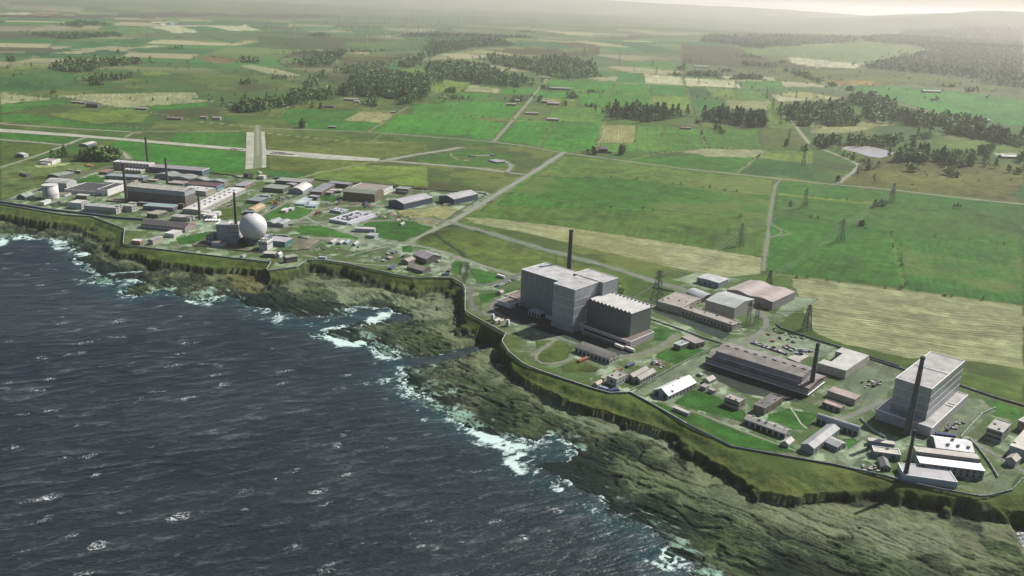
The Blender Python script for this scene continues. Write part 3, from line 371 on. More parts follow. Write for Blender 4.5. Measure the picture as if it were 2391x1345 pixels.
# stands: region, polygon of the trunks' feet, count, height range, conifer share, label
STANDS=[
('R1',[(480,345),(620,330),(900,335),(1090,345),(1110,365),(960,390),(700,378),(480,355)],75,(17,25),.6,'the small dark wood above the left plant'),
('G3',[(940,480),(1150,480),(1530,510),(1480,530),(1250,555),(1000,520)],120,(30,42),.85,'the left plantation of the two beside the striped field'),
('G3',[(1600,505),(1800,500),(2020,520),(2050,590),(1900,595),(1700,560),(1600,545)],115,(30,42),.8,'the right plantation of the two beside the striped field'),
('G4',[(690,770),(880,800),(900,870),(830,890),(760,830)],45,(28,42),.5,'the scattered wood along the right track'),('G4',[(850,760),(1120,740),(1250,880),(1000,885),(930,850)],70,(28,42),.45,'the scattered wood right of the track'),('G4',[(1140,690),(1340,690),(1520,780),(1500,850),(1280,850),(1320,760),(1150,715)],70,(28,40),.4,'the scattered wood above the pond'),
('G4',[(1520,800),(1830,840),(2080,870),(2100,890),(1800,880),(1650,900),(1520,860)],65,(28,40),.45,'the belt of trees right of the scattered wood'),
('G5',[(1020,240),(1250,250),(1500,235),(1720,225),(1750,200),(1500,250),(1480,280),(1200,275),(1030,262)],60,(22,32),.45,'the belt of trees behind the pond'),('G5',[(890,240),(980,260),(1060,300),(980,290)],16,(22,32),.5,'the clump at the track left of the pond'),
('G5',[(1120,330),(1250,360),(1330,400),(1290,420),(1180,370),(1120,345)],24,(10,17),.5,'the clump in front of the pond'),('G5',[(1480,385),(1600,320),(1720,330),(1740,380),(1640,395)],36,(24,36),.4,'the clump right of the pond'),('G5',[(1750,350),(1850,360),(2000,380),(2080,410),(1980,420),(1840,420)],34,(24,36),.4,'the loose trees right of the pond'),('G5',[(2010,330),(2160,320),(2170,335),(2020,345)],12,(22,32),.4,'the short row left of the pale yard'),('G5',[(1840,470),(1960,495),(1900,490)],9,(16,24),.4,'the small group on the rough pasture'),('G5',[(1590,450),(1640,465),(1620,440)],5,(18,26),.2,'the pale pair on the rough pasture'),
('G5',[(1880,190),(2100,230),(2391,280),(2391,240),(2150,200),(1900,170)],70,(26,40),.55,'the wood at the right edge above the pasture'),('G5',[(2350,385),(2391,400),(2391,360),(2355,360)],7,(20,30),.5,'the few trees at the right edge'),('G5',[(2240,455),(2300,460),(2391,465),(2350,470)],8,(12,20),.5,'the few trees on pasture at the right edge'),
('G5',[(1060,515),(1110,520),(1090,522)],5,(10,15),.6,'the little group in the track fork'),('G5',[(1340,705),(1430,690),(1435,675),(1345,695)],16,(9,14),.6,'the small hedge by the violet grey pylon'),('G5',[(735,680),(775,692),(760,694)],5,(7,11),.6,'the bushes in the field beside the thin black pylon'),('G5',[(1215,830),(1290,835),(1250,822)],7,(7,12),.6,'the bushes right of the lone violet grey pylon'),('G5',[(1870,705),(1960,712),(1915,708)],3,(8,14),.7,'the three thin trees in the green field'),('G5',[(1385,425),(1260,440),(1240,460)],8,(12,18),.6,'the bushes at the track bend'),
('G5',[(180,145),(300,195),(250,150)],10,(16,22),.7,'the trees below the right plantation'),('G5',[(720,275),(745,275),(735,260)],3,(14,22),.6,'the tree under the field pylon'),('G5',[(830,310),(890,310),(860,300)],7,(12,18),.6,'the bushes by the pale field pylon'),
('G3',[(830,775),(880,780),(860,785)],7,(14,24),.6,'the trees left of the manor house'),('G3',[(1015,775),(1075,780),(1050,783)],7,(16,26),.6,'the trees right of the manor house'),('G3',[(755,770),(830,772),(790,770)],4,(8,14),.6,'the thin trees by the lane'),('G2',[(300,890),(340,890),(320,895)],2,(26,34),.2,'the lone pair by the lane'),('R2',[(1185,70),(1245,72),(1215,76)],3,(22,30),.1,'the lone round clump in the meadow by the lane'),
('R4',[(1520,625),(1560,650),(1540,655)],3,(10,15),.3,'the dark bush behind the silver rear block'),
('G2',[(1010,665),(1150,690),(1040,735),(940,730)],60,(24,36),.6,'the lower corner of the big wood'),('G2',[(800,700),(850,745),(730,745)],20,(20,30),.5,'the spur below the big wood'),('G2',[(580,650),(700,610),(900,620),(1180,630),(1200,660),(1000,690),(880,680),(600,672)],150,(24,36),.6,'the front of the big wood'),
('G2',[(650,560),(900,520),(1130,545),(1240,550),(1160,640),(900,640),(640,610)],260,(22,34),.6,'the big wood'),('G2',[(1180,480),(1300,450),(1480,450),(1640,500),(1960,590),(1800,610),(1500,580),(1300,550),(1200,545)],330,(22,34),.55,'the big wood'),('G2',[(1600,390),(1900,420),(2150,400),(2340,450),(2391,540),(2140,555),(1900,500),(1640,450)],340,(20,32),.5,'the big wood'),
('G2',[(230,680),(500,660),(530,670),(480,695),(240,705)],60,(22,32),.6,'the left wood'),('G2',[(320,620),(460,520),(470,540),(340,640)],45,(20,28),.4,'the left wood'),('G1',[(1610,770),(1750,750),(1950,725),(2100,690),(2080,730),(1900,760),(1700,790)],110,(22,32),.7,'the left wood'),('G2',[(280,430),(420,400),(610,360),(600,380),(480,470),(300,460)],130,(20,30),.6,'the ridge wood'),('G2',[(560,510),(640,480),(870,450),(870,470),(640,522)],70,(18,26),.5,'the ridge wood'),
('G2',[(970,465),(1100,410),(1170,385),(1160,420),(1080,475)],70,(20,28),.6,'the ridge wood'),('G2',[(1180,350),(1200,290),(1700,290),(1820,320),(1500,330),(1350,360),(1200,400)],300,(20,28),.8,'the summit wood'),('G2',[(940,255),(1200,220),(1400,240),(1480,235),(1900,250),(1960,265),(1700,275),(1200,265)],230,(18,24),.8,'the summit wood'),
('G1',[(340,480),(480,440),(640,430),(960,430),(970,450),(700,470),(660,500),(480,505)],130,(20,30),.7,'the far left wood'),('G1',[(570,550),(880,540),(950,530),(870,555),(640,570)],50,(18,26),.6,'the far left wood'),('G1',[(620,595),(770,590),(700,600)],20,(18,26),.6,'the far left wood'),('G1',[(400,185),(560,150),(770,180),(560,188)],110,(18,26),.8,'the hilltop wood'),('G1',[(120,230),(300,245),(800,240),(850,250),(640,265),(460,275),(250,250)],200,(16,24),.8,'the hilltop wood'),('G1',[(1680,430),(1800,430),(1820,445),(1690,440)],30,(20,30),.6,'the far left wood'),('G1',[(350,650),(390,650),(370,655)],6,(14,20),.6,'the far left wood'),('G1',[(45,430),(105,432),(75,425)],12,(20,28),.6,'the far left wood'),('G1',[(1640,590),(1720,590),(1800,580),(1700,585)],22,(18,24),.4,'the far left wood'),('G1',[(1850,555),(1950,550),(2030,555)],12,(16,22),.4,'the far left wood'),
('G4',[(130,290),(160,245),(500,245),(800,245),(1240,262),(1240,290),(900,310),(550,340),(400,325)],520,(20,28),.8,'the hazy wood'),('G4',[(1240,262),(1560,215),(1900,190),(2391,195),(2391,620),(2080,590),(2090,560),(1300,480),(1260,455),(1500,400),(1740,350),(1560,310),(1300,295)],3200,(20,30),.8,'the great hillside forest'),
('G4',[(400,455),(640,470),(620,455),(440,440)],60,(16,22),.6,'the far right copse'),('G4',[(410,395),(550,410),(480,390)],30,(16,22),.4,'the far right copse'),('G4',[(670,440),(720,440),(695,430)],18,(18,24),.2,'the far right copse'),('G4',[(20,530),(290,548),(260,520),(60,510)],60,(18,24),.6,'the far right copse'),('G4',[(350,555),(590,558),(560,540),(380,540)],55,(18,24),.6,'the far right copse'),('G4',[(700,495),(860,545),(975,580),(900,530)],50,(18,26),.5,'the far right copse'),('G4',[(1020,600),(1090,610),(1050,598)],12,(18,24),.5,'the far right copse'),('G4',[(1140,635),(1210,640),(1180,615)],16,(18,26),.5,'the far right copse'),('G4',[(1800,605),(1930,612),(1860,600)],20,(14,20),.3,'the far right copse'),('G4',[(1950,650),(2020,645),(2080,630)],16,(16,22),.5,'the far right copse'),('G4',[(1740,710),(1800,700),(1770,695)],9,(14,20),.5,'the far right copse'),('G4',[(230,490),(370,505),(300,495)],20,(14,20),.5,'the far right copse'),
('G3',[(650,385),(760,395),(720,380)],18,(18,26),.5,'the copse by the long barn'),('G3',[(770,445),(920,450),(850,446)],16,(10,16),.6,'the hedge trees in the green fields'),('G3',[(760,345),(940,350),(850,347)],18,(9,14),.6,'the hedge trees in the green fields'),('G3',[(240,415),(330,418),(400,400),(300,400)],24,(14,22),.6,'the trees round the farm lane barns'),('G3',[(465,410),(490,412),(480,405)],5,(16,24),.6,'the trees round the farm lane barns'),('G3',[(625,438),(670,440),(650,432)],6,(14,22),.6,'the trees round the farm lane barns'),('G2',[(1300,650),(1390,655),(1350,640)],16,(18,26),.5,'the copse in the yellow field'),('G2',[(1290,690),(1490,698),(1400,688)],20,(12,18),.5,'the hedge trees in the green fields'),('G3',[(1430,190),(1500,190),(1480,170)],22,(18,26),.5,'the copse at the lane head'),('G3',[(1370,225),(1470,235),(1420,215)],22,(14,20),.5,'the copse at the lane head'),
('G3',[(1560,560),(1600,575),(1580,560)],6,(10,16),.5,'the hedge at the lane between plantations'),('G3',[(1600,610),(1650,730),(1610,640)],12,(6,10),.5,'the hedge at the lane between plantations'),('G2',[(1970,620),(2040,625),(2000,610)],14,(14,20),.5,'the copse by the long barn'),
('G2',[(230,370),(970,360),(600,352),(300,368)],70,(10,16),.6,'the ridge hedge'),('G1',[(1170,345),(1300,340),(1260,330)],22,(12,18),.5,'the far left wood'),('G1',[(1900,380),(2110,375),(2391,350),(2000,378)],60,(10,16),.6,'the ridge hedge'),('G1',[(810,370),(840,372),(825,366)],8,(14,20),.6,'the far left wood'),('G1',[(2120,755),(2180,752),(2290,760)],8,(14,20),.5,'the left wood'),('G1',[(2090,890),(2130,890),(2110,893)],3,(20,28),.2,'the left wood'),
('G1',[(340,235),(520,240),(430,230)],1,(14,20),.6,'the far left wood'),('G2',[(350,255),(525,255),(440,235)],60,(14,20),.7,'the summit wood'),('G2',[(1820,225),(1960,230),(1900,220)],40,(14,20),.7,'the summit wood'),('G2',[(1330,205),(1360,208),(1345,200)],6,(14,20),.7,'the summit wood'),
]
# ------------------------------------------------------------------ ground sheet (denser near the coast), painted with field colours
def fast_mesh(name,V,Q,mats,cols=None,attrs={}):
    me=bpy.data.meshes.new(name); me.vertices.add(len(V)); me.vertices.foreach_set('co',V.astype(np.float32).ravel())
    me.loops.add(Q.size); me.loops.foreach_set('vertex_index',Q.astype(np.int32).ravel())
    me.polygons.add(len(Q)); me.polygons.foreach_set('loop_start',np.arange(0,Q.size,Q.shape[1],dtype=np.int32))
    me.polygons.foreach_set('use_smooth',np.ones(len(Q),bool))
    for m in mats: me.materials.append(m)
    if cols is not None:
        a=me.attributes.new('tint','FLOAT_COLOR','POINT'); a.data.foreach_set('color',np.c_[cols,np.ones(len(cols))].astype(np.float32).ravel())
    for k,v in attrs.items():
        a=me.attributes.new(k,'FLOAT','POINT'); a.data.foreach_set('value',v.astype(np.float32))
    me.update(); me.validate(); return me
def polar(deps,az):
    rr=(CZ-ZP)/np.tan(deps); A,Rr=np.meshgrid(az,rr); X=(Rr*np.sin(A)).ravel();Y=(Rr*np.cos(A)).ravel()
    n,m=len(rr),len(az); i=np.arange(n-1)[:,None]*m+np.arange(m-1)[None,:]
    Q=np.stack([i,i+1,i+m+1,i+m],-1).reshape(-1,4); return X,Y,Q
def compact(V,Q,*arrs):
    used=np.zeros(len(V),bool); used[Q.ravel()]=True; mp=np.cumsum(used)-1
    return (V[used],mp[Q])+tuple(a[used] for a in arrs)
def mixc(a,b,f): return a+(np.asarray(b)-a)*f[:,None]
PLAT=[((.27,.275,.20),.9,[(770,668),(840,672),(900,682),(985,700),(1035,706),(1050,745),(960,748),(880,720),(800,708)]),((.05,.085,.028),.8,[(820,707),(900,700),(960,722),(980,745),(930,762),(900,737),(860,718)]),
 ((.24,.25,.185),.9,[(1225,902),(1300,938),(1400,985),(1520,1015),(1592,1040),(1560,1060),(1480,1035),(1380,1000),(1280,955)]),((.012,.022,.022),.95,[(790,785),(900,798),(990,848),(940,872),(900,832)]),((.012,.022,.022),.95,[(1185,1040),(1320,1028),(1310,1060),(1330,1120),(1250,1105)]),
 ((.012,.022,.020),.9,[(1290,1105),(1420,1150),(1560,1250),(1640,1345),(1560,1300),(1400,1200)]),((.012,.024,.024),.9,[(580,690),(650,668),(680,690),(650,740),(590,722)]),((.20,.17,.08),.7,[(520,645),(600,648),(620,690),(560,680)]),((.012,.024,.024),.9,[(190,600),(270,625),(345,640),(260,668),(200,640)]),  # dark teal patches put the gully's and cove's shadow into the rock colour
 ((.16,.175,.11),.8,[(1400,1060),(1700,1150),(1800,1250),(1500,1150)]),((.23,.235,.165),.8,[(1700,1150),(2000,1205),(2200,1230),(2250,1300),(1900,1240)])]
def build_ground():
    r=R_
    deps=np.concatenate([np.arange(r(52),r(38),-2/866),np.arange(r(38),r(12.5),-.58/866),np.arange(r(12.5),r(.45),-.9/866),np.geomspace(r(.44),r(.3),6)])
    az=np.arange(-r(42),r(42),.85/866)
    X,Y,Q=polar(deps,az)
    Z,zone,q,dC,st=terrain(X,Y); R=np.hypot(X,Y)
    deep=(zone==3)&(dC<-50); Q=Q[~deep[Q].all(1)]
    V,Q,zone,q,dC,st,R=compact(np.c_[X,Y,Z],Q,zone,q,dC,st,R); X,Y,Z=V.T
    N=len(X); n1=fbm(X/160,Y/160,3,1); n2=fbm(X/28,Y/28,2,2); n3=fbm(X/520,Y/520,2,3)
    C=np.tile(np.array([.085,.125,.038]),(N,1)); C=mixc(C,(.055,.105,.03),sst(.4,.6,n3)); C=mixc(C,(.13,.14,.055),sst(.5,.7,n1)); C=mixc(C,(.06,.06,.03),sst(.62,.75,fbm(X/380,Y/380,3,12))); C=mixc(C,(.05,.07,.026),sst(.5,.62,fbm(X/60,Y/60,3,13))*.7)
    # far patchwork of crops: skewed blocks with uneven subdivision
    ca,sa=math.cos(.35),math.sin(.35); U=X*ca+Y*sa+fbm(X/1500,Y/1500,2,44)*500; Wv=-X*sa+Y*ca+fbm(X/1700,Y/1700,2,45)*500
    cw=430.; iu=np.floor(U/cw); wv=(Wv+_h(iu,iu*0,6)*700)/ (300+260*_h(iu,iu*0+3,7)); iv=np.floor(wv)
    k=_h(iu,iv,11); k2=_h(iu,iv,12)
    pal=np.array([(.05,.14,.04),(.04,.11,.035),(.09,.14,.055),(.13,.165,.07),(.08,.07,.045),(.36,.30,.22),(.07,.15,.05),(.28,.24,.17),(.04,.10,.045),(.34,.30,.22)])
    pc=pal[(k*9.999).astype(int)]*(.85+.3*k2)[:,None]
    moor=np.maximum(sst(.52,.6,fbm(X/2300,Y/2300,3,15))*.8,sst(9000,17000,R)*.85); pc=mixc(pc,(.10,.115,.06),moor)
    edge=np.minimum(np.abs(U/cw-np.round(U/cw))*cw,np.abs(wv-np.round(wv))*420); pc=np.where(((edge<7)&(R<9000))[:,None],pc*.6,pc)
    C=C+(pc-C)*(sst(3900,5000,R)*.95)[:,None]
    ls=np.zeros(N)
    def sel(P,m=0):
        a=np.array(P)[:,:2]; x0,y0=a.min(0)-m;x1,y1=a.max(0)+m
        return np.nonzero((X>x0)&(X<x1)&(Y>y0)&(Y<y1)&(zone==0))[0]
    def site(P,f0,ang):
        i=sel(P); i=i[inpoly(X[i],Y[i],P)]; 
        g=fbm(X[i]/34,Y[i]/34,4,55); h=fbm(X[i]/11,Y[i]/11,3,56)
        c=np.tile(np.array([.085,.118,.055]),(len(i),1)); c=mixc(c,(.19,.22,.165),sst(.50-f0,.58-f0,g)); c=mixc(c,(.37,.40,.33),sst(.56-f0*.7,.63-f0*.7,g*.5+h*.5)); c=mixc(c,(.13,.115,.08),sst(.6,.72,fbm(X[i]/18,Y[i]/18,3,58))*.7)
        ca_,sa_=math.cos(ang),math.sin(ang); U_=X[i]*ca_+Y[i]*sa_; V_=-X[i]*sa_+Y[i]*ca_; iu_=np.floor(U_/17+_h(np.floor(V_/31),np.floor(V_/31)*0,3)); iv_=np.floor(V_/13+_h(iu_,iu_*0,5)); kk=_h(iu_,iv_,17)
        pl=np.array([(.06,.065,.06),(.20,.215,.18),(.30,.32,.27),(.13,.14,.12),(.09,.12,.05),(.24,.235,.19)])[(_h(iu_,iv_,18)*5.999).astype(int)]; c=mixc(c,pl,(kk>.58)*.55*sst(.38,.5,g*.5+h*.5)); ln=(np.abs(U_/17-np.round(U_/17))*17<.7)&(_h(np.round(U_/17),iv_,19)>.6); c=np.where(ln[:,None],c*.6,c)
        C[i]=c
    FP=lambda L:[gp(p) for p in L]
    site(FP([(0,472),(96,432),(177,416),(227,401),(265,399),(488,406),(600,411),(720,425),(900,440),(1130,448),(1150,455),(1040,520),(1010,545),(960,570),(1080,600),(1180,650),(1220,690),(1095,735),(1056,650),(924,642),(750,608),(620,612),(290,570),(288,536),(214,507),(0,478)]),.05,R_(80))
    site(FP([(1087,700),(1200,650),(1290,660),(1530,700),(1640,640),(1720,640),(1900,700),(1800,770),(2040,830),(2300,905),(2391,960),(2391,1117),(2309,1160),(1943,1086),(1709,1045),(1471,918),(1263,869),(1172,799)]),-.01,R_(47))
    for rg,poly,col,stripe,nz in FIELDS:
        P=gpoly(rg,poly); i=sel(P)
        if not len(i): continue
        wx=(fbm(X[i]/40,Y[i]/40,2,71)-.5)*np.clip(R[i]/400,1,9)*1.6; i=i[inpoly(X[i]+wx,Y[i]-wx,P)]
        if not len(i): continue
        c=np.tile(np.array(col,float),(len(i),1))
        g=(n1[i]*.5+n2[i]*.5-.5)*2.6*nz*1.8; c=c*(1+g)[:,None]
        if nz>.3: c=mixc(c,np.array(col)*(.62,.72,.7),sst(.5,.62,n2[i])*.7); 
        if nz<=.3: c=mixc(c,np.array(col)*(1.35,1.12,1.2),sst(.5,.75,n1[i])*.4)
        a=np.array(P)[:,:2]; e=a-np.roll(a,-1,0); e=e[np.argmax((e**2).sum(1))]; e/=np.linalg.norm(e)
        str_=fbm((X[i]*e[0]+Y[i]*e[1])/90,(-X[i]*e[1]+Y[i]*e[0])/5.5,3,75)-.5; c=c*(1+str_*(.55 if nz<=.3 else .35)+(fbm(X[i]/9,Y[i]/9,2,76)-.5)*.5)[:,None]
        if stripe:
            ph=(-X[i]*e[1]+Y[i]*e[0])+(fbm(X[i]/70,Y[i]/70,2,73)-.5)*stripe[0]*3; f=np.sin(ph*2*PI/stripe[0])
            along=fbm((X[i]*e[0]+Y[i]*e[1])/45,ph/2.2,3,74)-.5
            c=c*(1+stripe[1]*1.25*f+along*.42)[:,None]; c=mixc(c,(.14,.15,.06),sst(.57,.72,n1[i])*.55)
        if not stripe: tr=np.abs(((-X[i]*e[1]+Y[i]*e[0])/22)%1-.5)*22; c=c*(1-.16*((tr<1.1)&(R[i]<2000)))[:,None]
        bd=dline(X[i],Y[i],[tuple(p[:2]) for p in P]+[tuple(P[0][:2])]); hw=1.6+R[i]*.0006; c=mixc(c,(.035,.055,.022),(1-sst(hw*.5,hw*1.3,bd))*sst(.34,.5,n2[i])*.8)
        C[i]=c
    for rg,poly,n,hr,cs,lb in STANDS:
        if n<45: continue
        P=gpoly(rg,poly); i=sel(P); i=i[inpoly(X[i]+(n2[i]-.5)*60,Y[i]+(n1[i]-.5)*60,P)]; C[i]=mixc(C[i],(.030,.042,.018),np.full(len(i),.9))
    for rg,ln,w,col in EDGES:
        P=[tuple(gp(px(rg,p))[:2]) for p in ln]; i=sel(P,60)
        d=dline(X[i],Y[i],P); f=1-sst(w*.35,w*.75,d+(n2[i]-.5)*w*.5); C[i]=mixc(C[i],col,f*.85)
    for nm,rg,ln,w,col in ROADS:   # worn verge beside each road
        P=[tuple(gp(px(rg,p))[:2]) for p in ln]; i=sel(P,60); d=dline(X[i],Y[i],P)
        f=(1-sst(w*.5,w*1.1,d))*sst(.3,.6,n2[i]); C[i]=mixc(C[i],(.2,.21,.14),f*.8)
    # cliff top grass, cliffs, rock platform
    i=np.nonzero(R<3600)[0]; dA=dline(X[i],Y[i],wEDGE); f=(1-sst(6,34,dA))*(zone[i]==0); C[i]=mixc(C[i],(.078,.092,.038),f*.9*sst(.25,.5,n2[i])); C[i]=mixc(C[i],(.16,.15,.06),f*.5*sst(.5,.65,fbm(X[i]/7,Y[i]/7,2,66)))
    ii=np.nonzero((zone>0))[0]; KEEP=(X,Y,Z,C,q,st,zone,N); X,Y,Z,C,q,st,zone=(a[ii] for a in (X,Y,Z,C,q,st,zone)); N=len(ii)
    b=fbm(X/4.2,Y/4.2,3,61); b2=fbm(X/14,Y/14,3,62)
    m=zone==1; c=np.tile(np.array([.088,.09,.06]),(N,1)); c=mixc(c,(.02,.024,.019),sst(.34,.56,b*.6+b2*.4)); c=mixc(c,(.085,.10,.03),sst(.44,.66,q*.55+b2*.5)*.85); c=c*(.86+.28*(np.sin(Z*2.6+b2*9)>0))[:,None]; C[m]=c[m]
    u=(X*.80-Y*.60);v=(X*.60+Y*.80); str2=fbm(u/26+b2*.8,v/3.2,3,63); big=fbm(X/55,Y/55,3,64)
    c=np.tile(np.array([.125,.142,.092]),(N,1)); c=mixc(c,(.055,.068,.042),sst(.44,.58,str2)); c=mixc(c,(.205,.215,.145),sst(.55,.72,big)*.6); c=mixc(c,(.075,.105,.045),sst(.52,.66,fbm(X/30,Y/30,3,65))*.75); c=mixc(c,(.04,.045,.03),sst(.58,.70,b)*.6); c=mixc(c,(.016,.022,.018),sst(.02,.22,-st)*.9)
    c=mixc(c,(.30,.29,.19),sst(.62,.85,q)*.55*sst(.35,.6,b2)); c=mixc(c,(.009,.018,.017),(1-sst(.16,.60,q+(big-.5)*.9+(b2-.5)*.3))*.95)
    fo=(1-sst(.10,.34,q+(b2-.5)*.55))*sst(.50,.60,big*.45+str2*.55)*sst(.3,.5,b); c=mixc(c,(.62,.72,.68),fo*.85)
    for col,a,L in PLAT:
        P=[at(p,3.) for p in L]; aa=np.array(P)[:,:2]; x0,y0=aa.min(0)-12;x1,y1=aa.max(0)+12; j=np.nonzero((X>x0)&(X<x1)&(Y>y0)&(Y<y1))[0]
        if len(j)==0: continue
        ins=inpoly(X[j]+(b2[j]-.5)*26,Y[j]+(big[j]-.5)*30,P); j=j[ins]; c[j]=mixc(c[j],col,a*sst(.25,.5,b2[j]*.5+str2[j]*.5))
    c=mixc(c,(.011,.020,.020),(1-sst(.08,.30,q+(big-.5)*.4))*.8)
    fo=(1-sst(.08,.26,q+(b2-.5)*.5))*sst(.52,.60,big*.45+str2*.55)*sst(.3,.5,b); c=mixc(c,(.36,.52,.48),fo*.75)
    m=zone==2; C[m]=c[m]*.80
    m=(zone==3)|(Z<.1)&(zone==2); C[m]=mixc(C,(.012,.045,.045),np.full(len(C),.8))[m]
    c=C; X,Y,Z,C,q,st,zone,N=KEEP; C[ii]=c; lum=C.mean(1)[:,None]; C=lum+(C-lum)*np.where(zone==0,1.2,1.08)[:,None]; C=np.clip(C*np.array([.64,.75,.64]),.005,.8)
    t=NT('ground_cover'); at_=t.n('ShaderNodeAttribute',attribute_name='tint'); v=t.coords()
    n_a=t.noise(v,.35,4,.65); n_b=t.noise(v,.045,4,.6)
    f=t.math('ADD',t.math('MULTIPLY',n_a,.55),t.math('MULTIPLY',n_b,.45))
    g=t.mapr(f,.3,.7,.62,1.38); cg=t.n('ShaderNodeCombineXYZ'); [t.l(g,cg.inputs[k]) for k in range(3)]
    t.l(t.mix(1.,at_.outputs['Color'],cg.outputs[0],'MULTIPLY'),t.b.inputs['Base Color']); t.b.inputs['Roughness'].default_value=.95; t.b.inputs['Specular IOR Level'].default_value=.15
    t.bump(t.math('ADD',n_a,t.math('MULTIPLY',n_b,3)),.55,1.2)
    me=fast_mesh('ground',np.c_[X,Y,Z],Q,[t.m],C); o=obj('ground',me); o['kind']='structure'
    return o
GROUND=build_ground()
# ------------------------------------------------------------------ sea
def build_sea():
    r=R_; deps=np.concatenate([np.arange(r(60),r(13),-1.5/866),np.arange(r(13),r(2),-4/866)]); az=np.arange(-r(50),r(42),1.5/866)
    rr=CZ/np.tan(deps); X,Y,Q=polar(deps,az); X*=CZ/(CZ-ZP);Y*=CZ/(CZ-ZP)
    h,zone,q,dC,st=terrain(X,Y); land=(h>3.); Q=Q[~land[Q].all(1)]
    V,Q,h,dC=compact(np.c_[X,Y,np.zeros(len(X))],Q,h,dC)
    d=np.maximum(-dC,0.); x,y=V[:,0],V[:,1]
    d=d+(fbm(x/45,y/45,3,91)-.5)*34
    shal=np.exp(-np.maximum(d,0)/22)*(dC<900); foam=np.exp(-np.maximum(d-2,0)/10)*sst(.38,.62,fbm(x/60,y/60,3,92))*(.65+.75*sst(.35,.6,fbm(x/16,y/16,3,93)))
    shal=np.where(h>-.5,1,shal); shal=np.where(dC>4,.35,shal); foam=np.where(dC>4,foam*.45,foam)
    foam=np.maximum(foam,.80*np.exp(-np.maximum(-h,0)/.75)*(h>-6)*(dC<60)*(.55+.6*sst(.35,.6,fbm(x/22,y/22,2,94))))
    t=NT('sea_water')
    def vs(a,b,rz):
        o=t.coords((1/a,1/b,1),'Object',(0,0,-rz*1.25)); o.node.vector_type='TEXTURE'; return o
    w1=t.noise(vs(1/85,1/20,-.26),1,3,.5,.15); w2=t.noise(vs(1/34,1/8,-.34),1,4,.6,.2)
    sp=t.n('ShaderNodeSeparateXYZ'); t.l(vs(1,1,-.24),sp.inputs[0]); wob=t.noise(vs(1/110,1/60,-.24),1,3)
    w0=t.math('MULTIPLY_ADD',t.math('SINE',t.math('ADD',t.math('MULTIPLY',sp.outputs[1],2*PI/27),t.math('MULTIPLY',wob,26))),.5,.5); w3=t.noise(vs(1/5,1/2.2,-.15),1,2)
    pat=t.noise(vs(1/120,1/120,0),1,3)
    hgt=t.math('ADD',t.math('ADD',t.math('MULTIPLY',t.math('ADD',t.math('MULTIPLY',w0,.22),t.math('MULTIPLY',w1,.78)),.52),t.math('MULTIPLY',w2,.36)),t.math('MULTIPLY',w3,.14))
    crest=t.math('MULTIPLY',t.mapr(t.math('ADD',t.math('MULTIPLY',hgt,.6),t.math('MULTIPLY',w2,.4)),.53,.64,0,1),t.mapr(pat,.35,.62,.1,1))
    rid=lambda w,a: t.mapr(t.math('ABSOLUTE',t.math('SUBTRACT',w,a)),.0,.035,1,0)
    crest=t.math('MULTIPLY',t.math('MAXIMUM',t.math('MULTIPLY',crest,.45),t.math('MAXIMUM',t.math('MULTIPLY',t.mapr(w0,.86,1,0,1),t.mapr(w2,.45,.62,0,1.2)),t.math('MULTIPLY',rid(w2,.57),.7))),t.mapr(t.math('ADD',t.math('MULTIPLY',pat,.5),t.math('MULTIPLY',w3,.5)),.40,.66,.05,1))
    cap=t.math('MULTIPLY',t.mapr(t.noise(vs(1/34,1/20,-.3),1,2,.5),.64,.72,0,1),t.mapr(t.noise(vs(1/4,1/3,.2),1,4,.7,1.5),.5,.62,0,1))
    A=lambda n:t.n('ShaderNodeAttribute',attribute_name=n).outputs['Fac']
    sh=A('shallow'); fo=A('surf')
    fn=t.noise(vs(1/13,1/6,-.5),1,5,.68,1.2)
    fm=t.math('MULTIPLY',t.mapr(t.math('ADD',fo,t.math('MULTIPLY',t.math('SUBTRACT',fn,.5),2.2)),.45,.85,0,1),t.mapr(fo,.03,.2,0,1))
    gust=t.noise(vs(1/420,1/170,-.3),1,3); col=t.mix(t.mapr(t.math('ADD',t.math('MULTIPLY',pat,.4),t.math('MULTIPLY',gust,.6)),.38,.62,0,1),(.007,.012,.015),(.019,.025,.028)); col=t.mix(t.math('MULTIPLY',sh,.8),col,(.006,.040,.042))
    col=t.mix(t.math('MULTIPLY',crest,.33),col,(.25,.28,.30)); col=t.mix(t.math('MULTIPLY',cap,.8),col,(.62,.63,.64)); col=t.mix(t.math('MULTIPLY',fm,.85),col,(.50,.64,.61))
    t.l(col,t.b.inputs['Base Color']); rg=t.math('ADD',t.math('MULTIPLY',t.math('MAXIMUM',fm,cap),.5),.36); t.l(rg,t.b.inputs['Roughness']); t.b.inputs['IOR'].default_value=1.333
    t.bump(hgt,1.,7.)
    me=fast_mesh('sea',V,Q,[t.m],None,dict(shallow=shal,surf=foam)); o=obj('sea',me); o['kind']='structure'
build_sea()
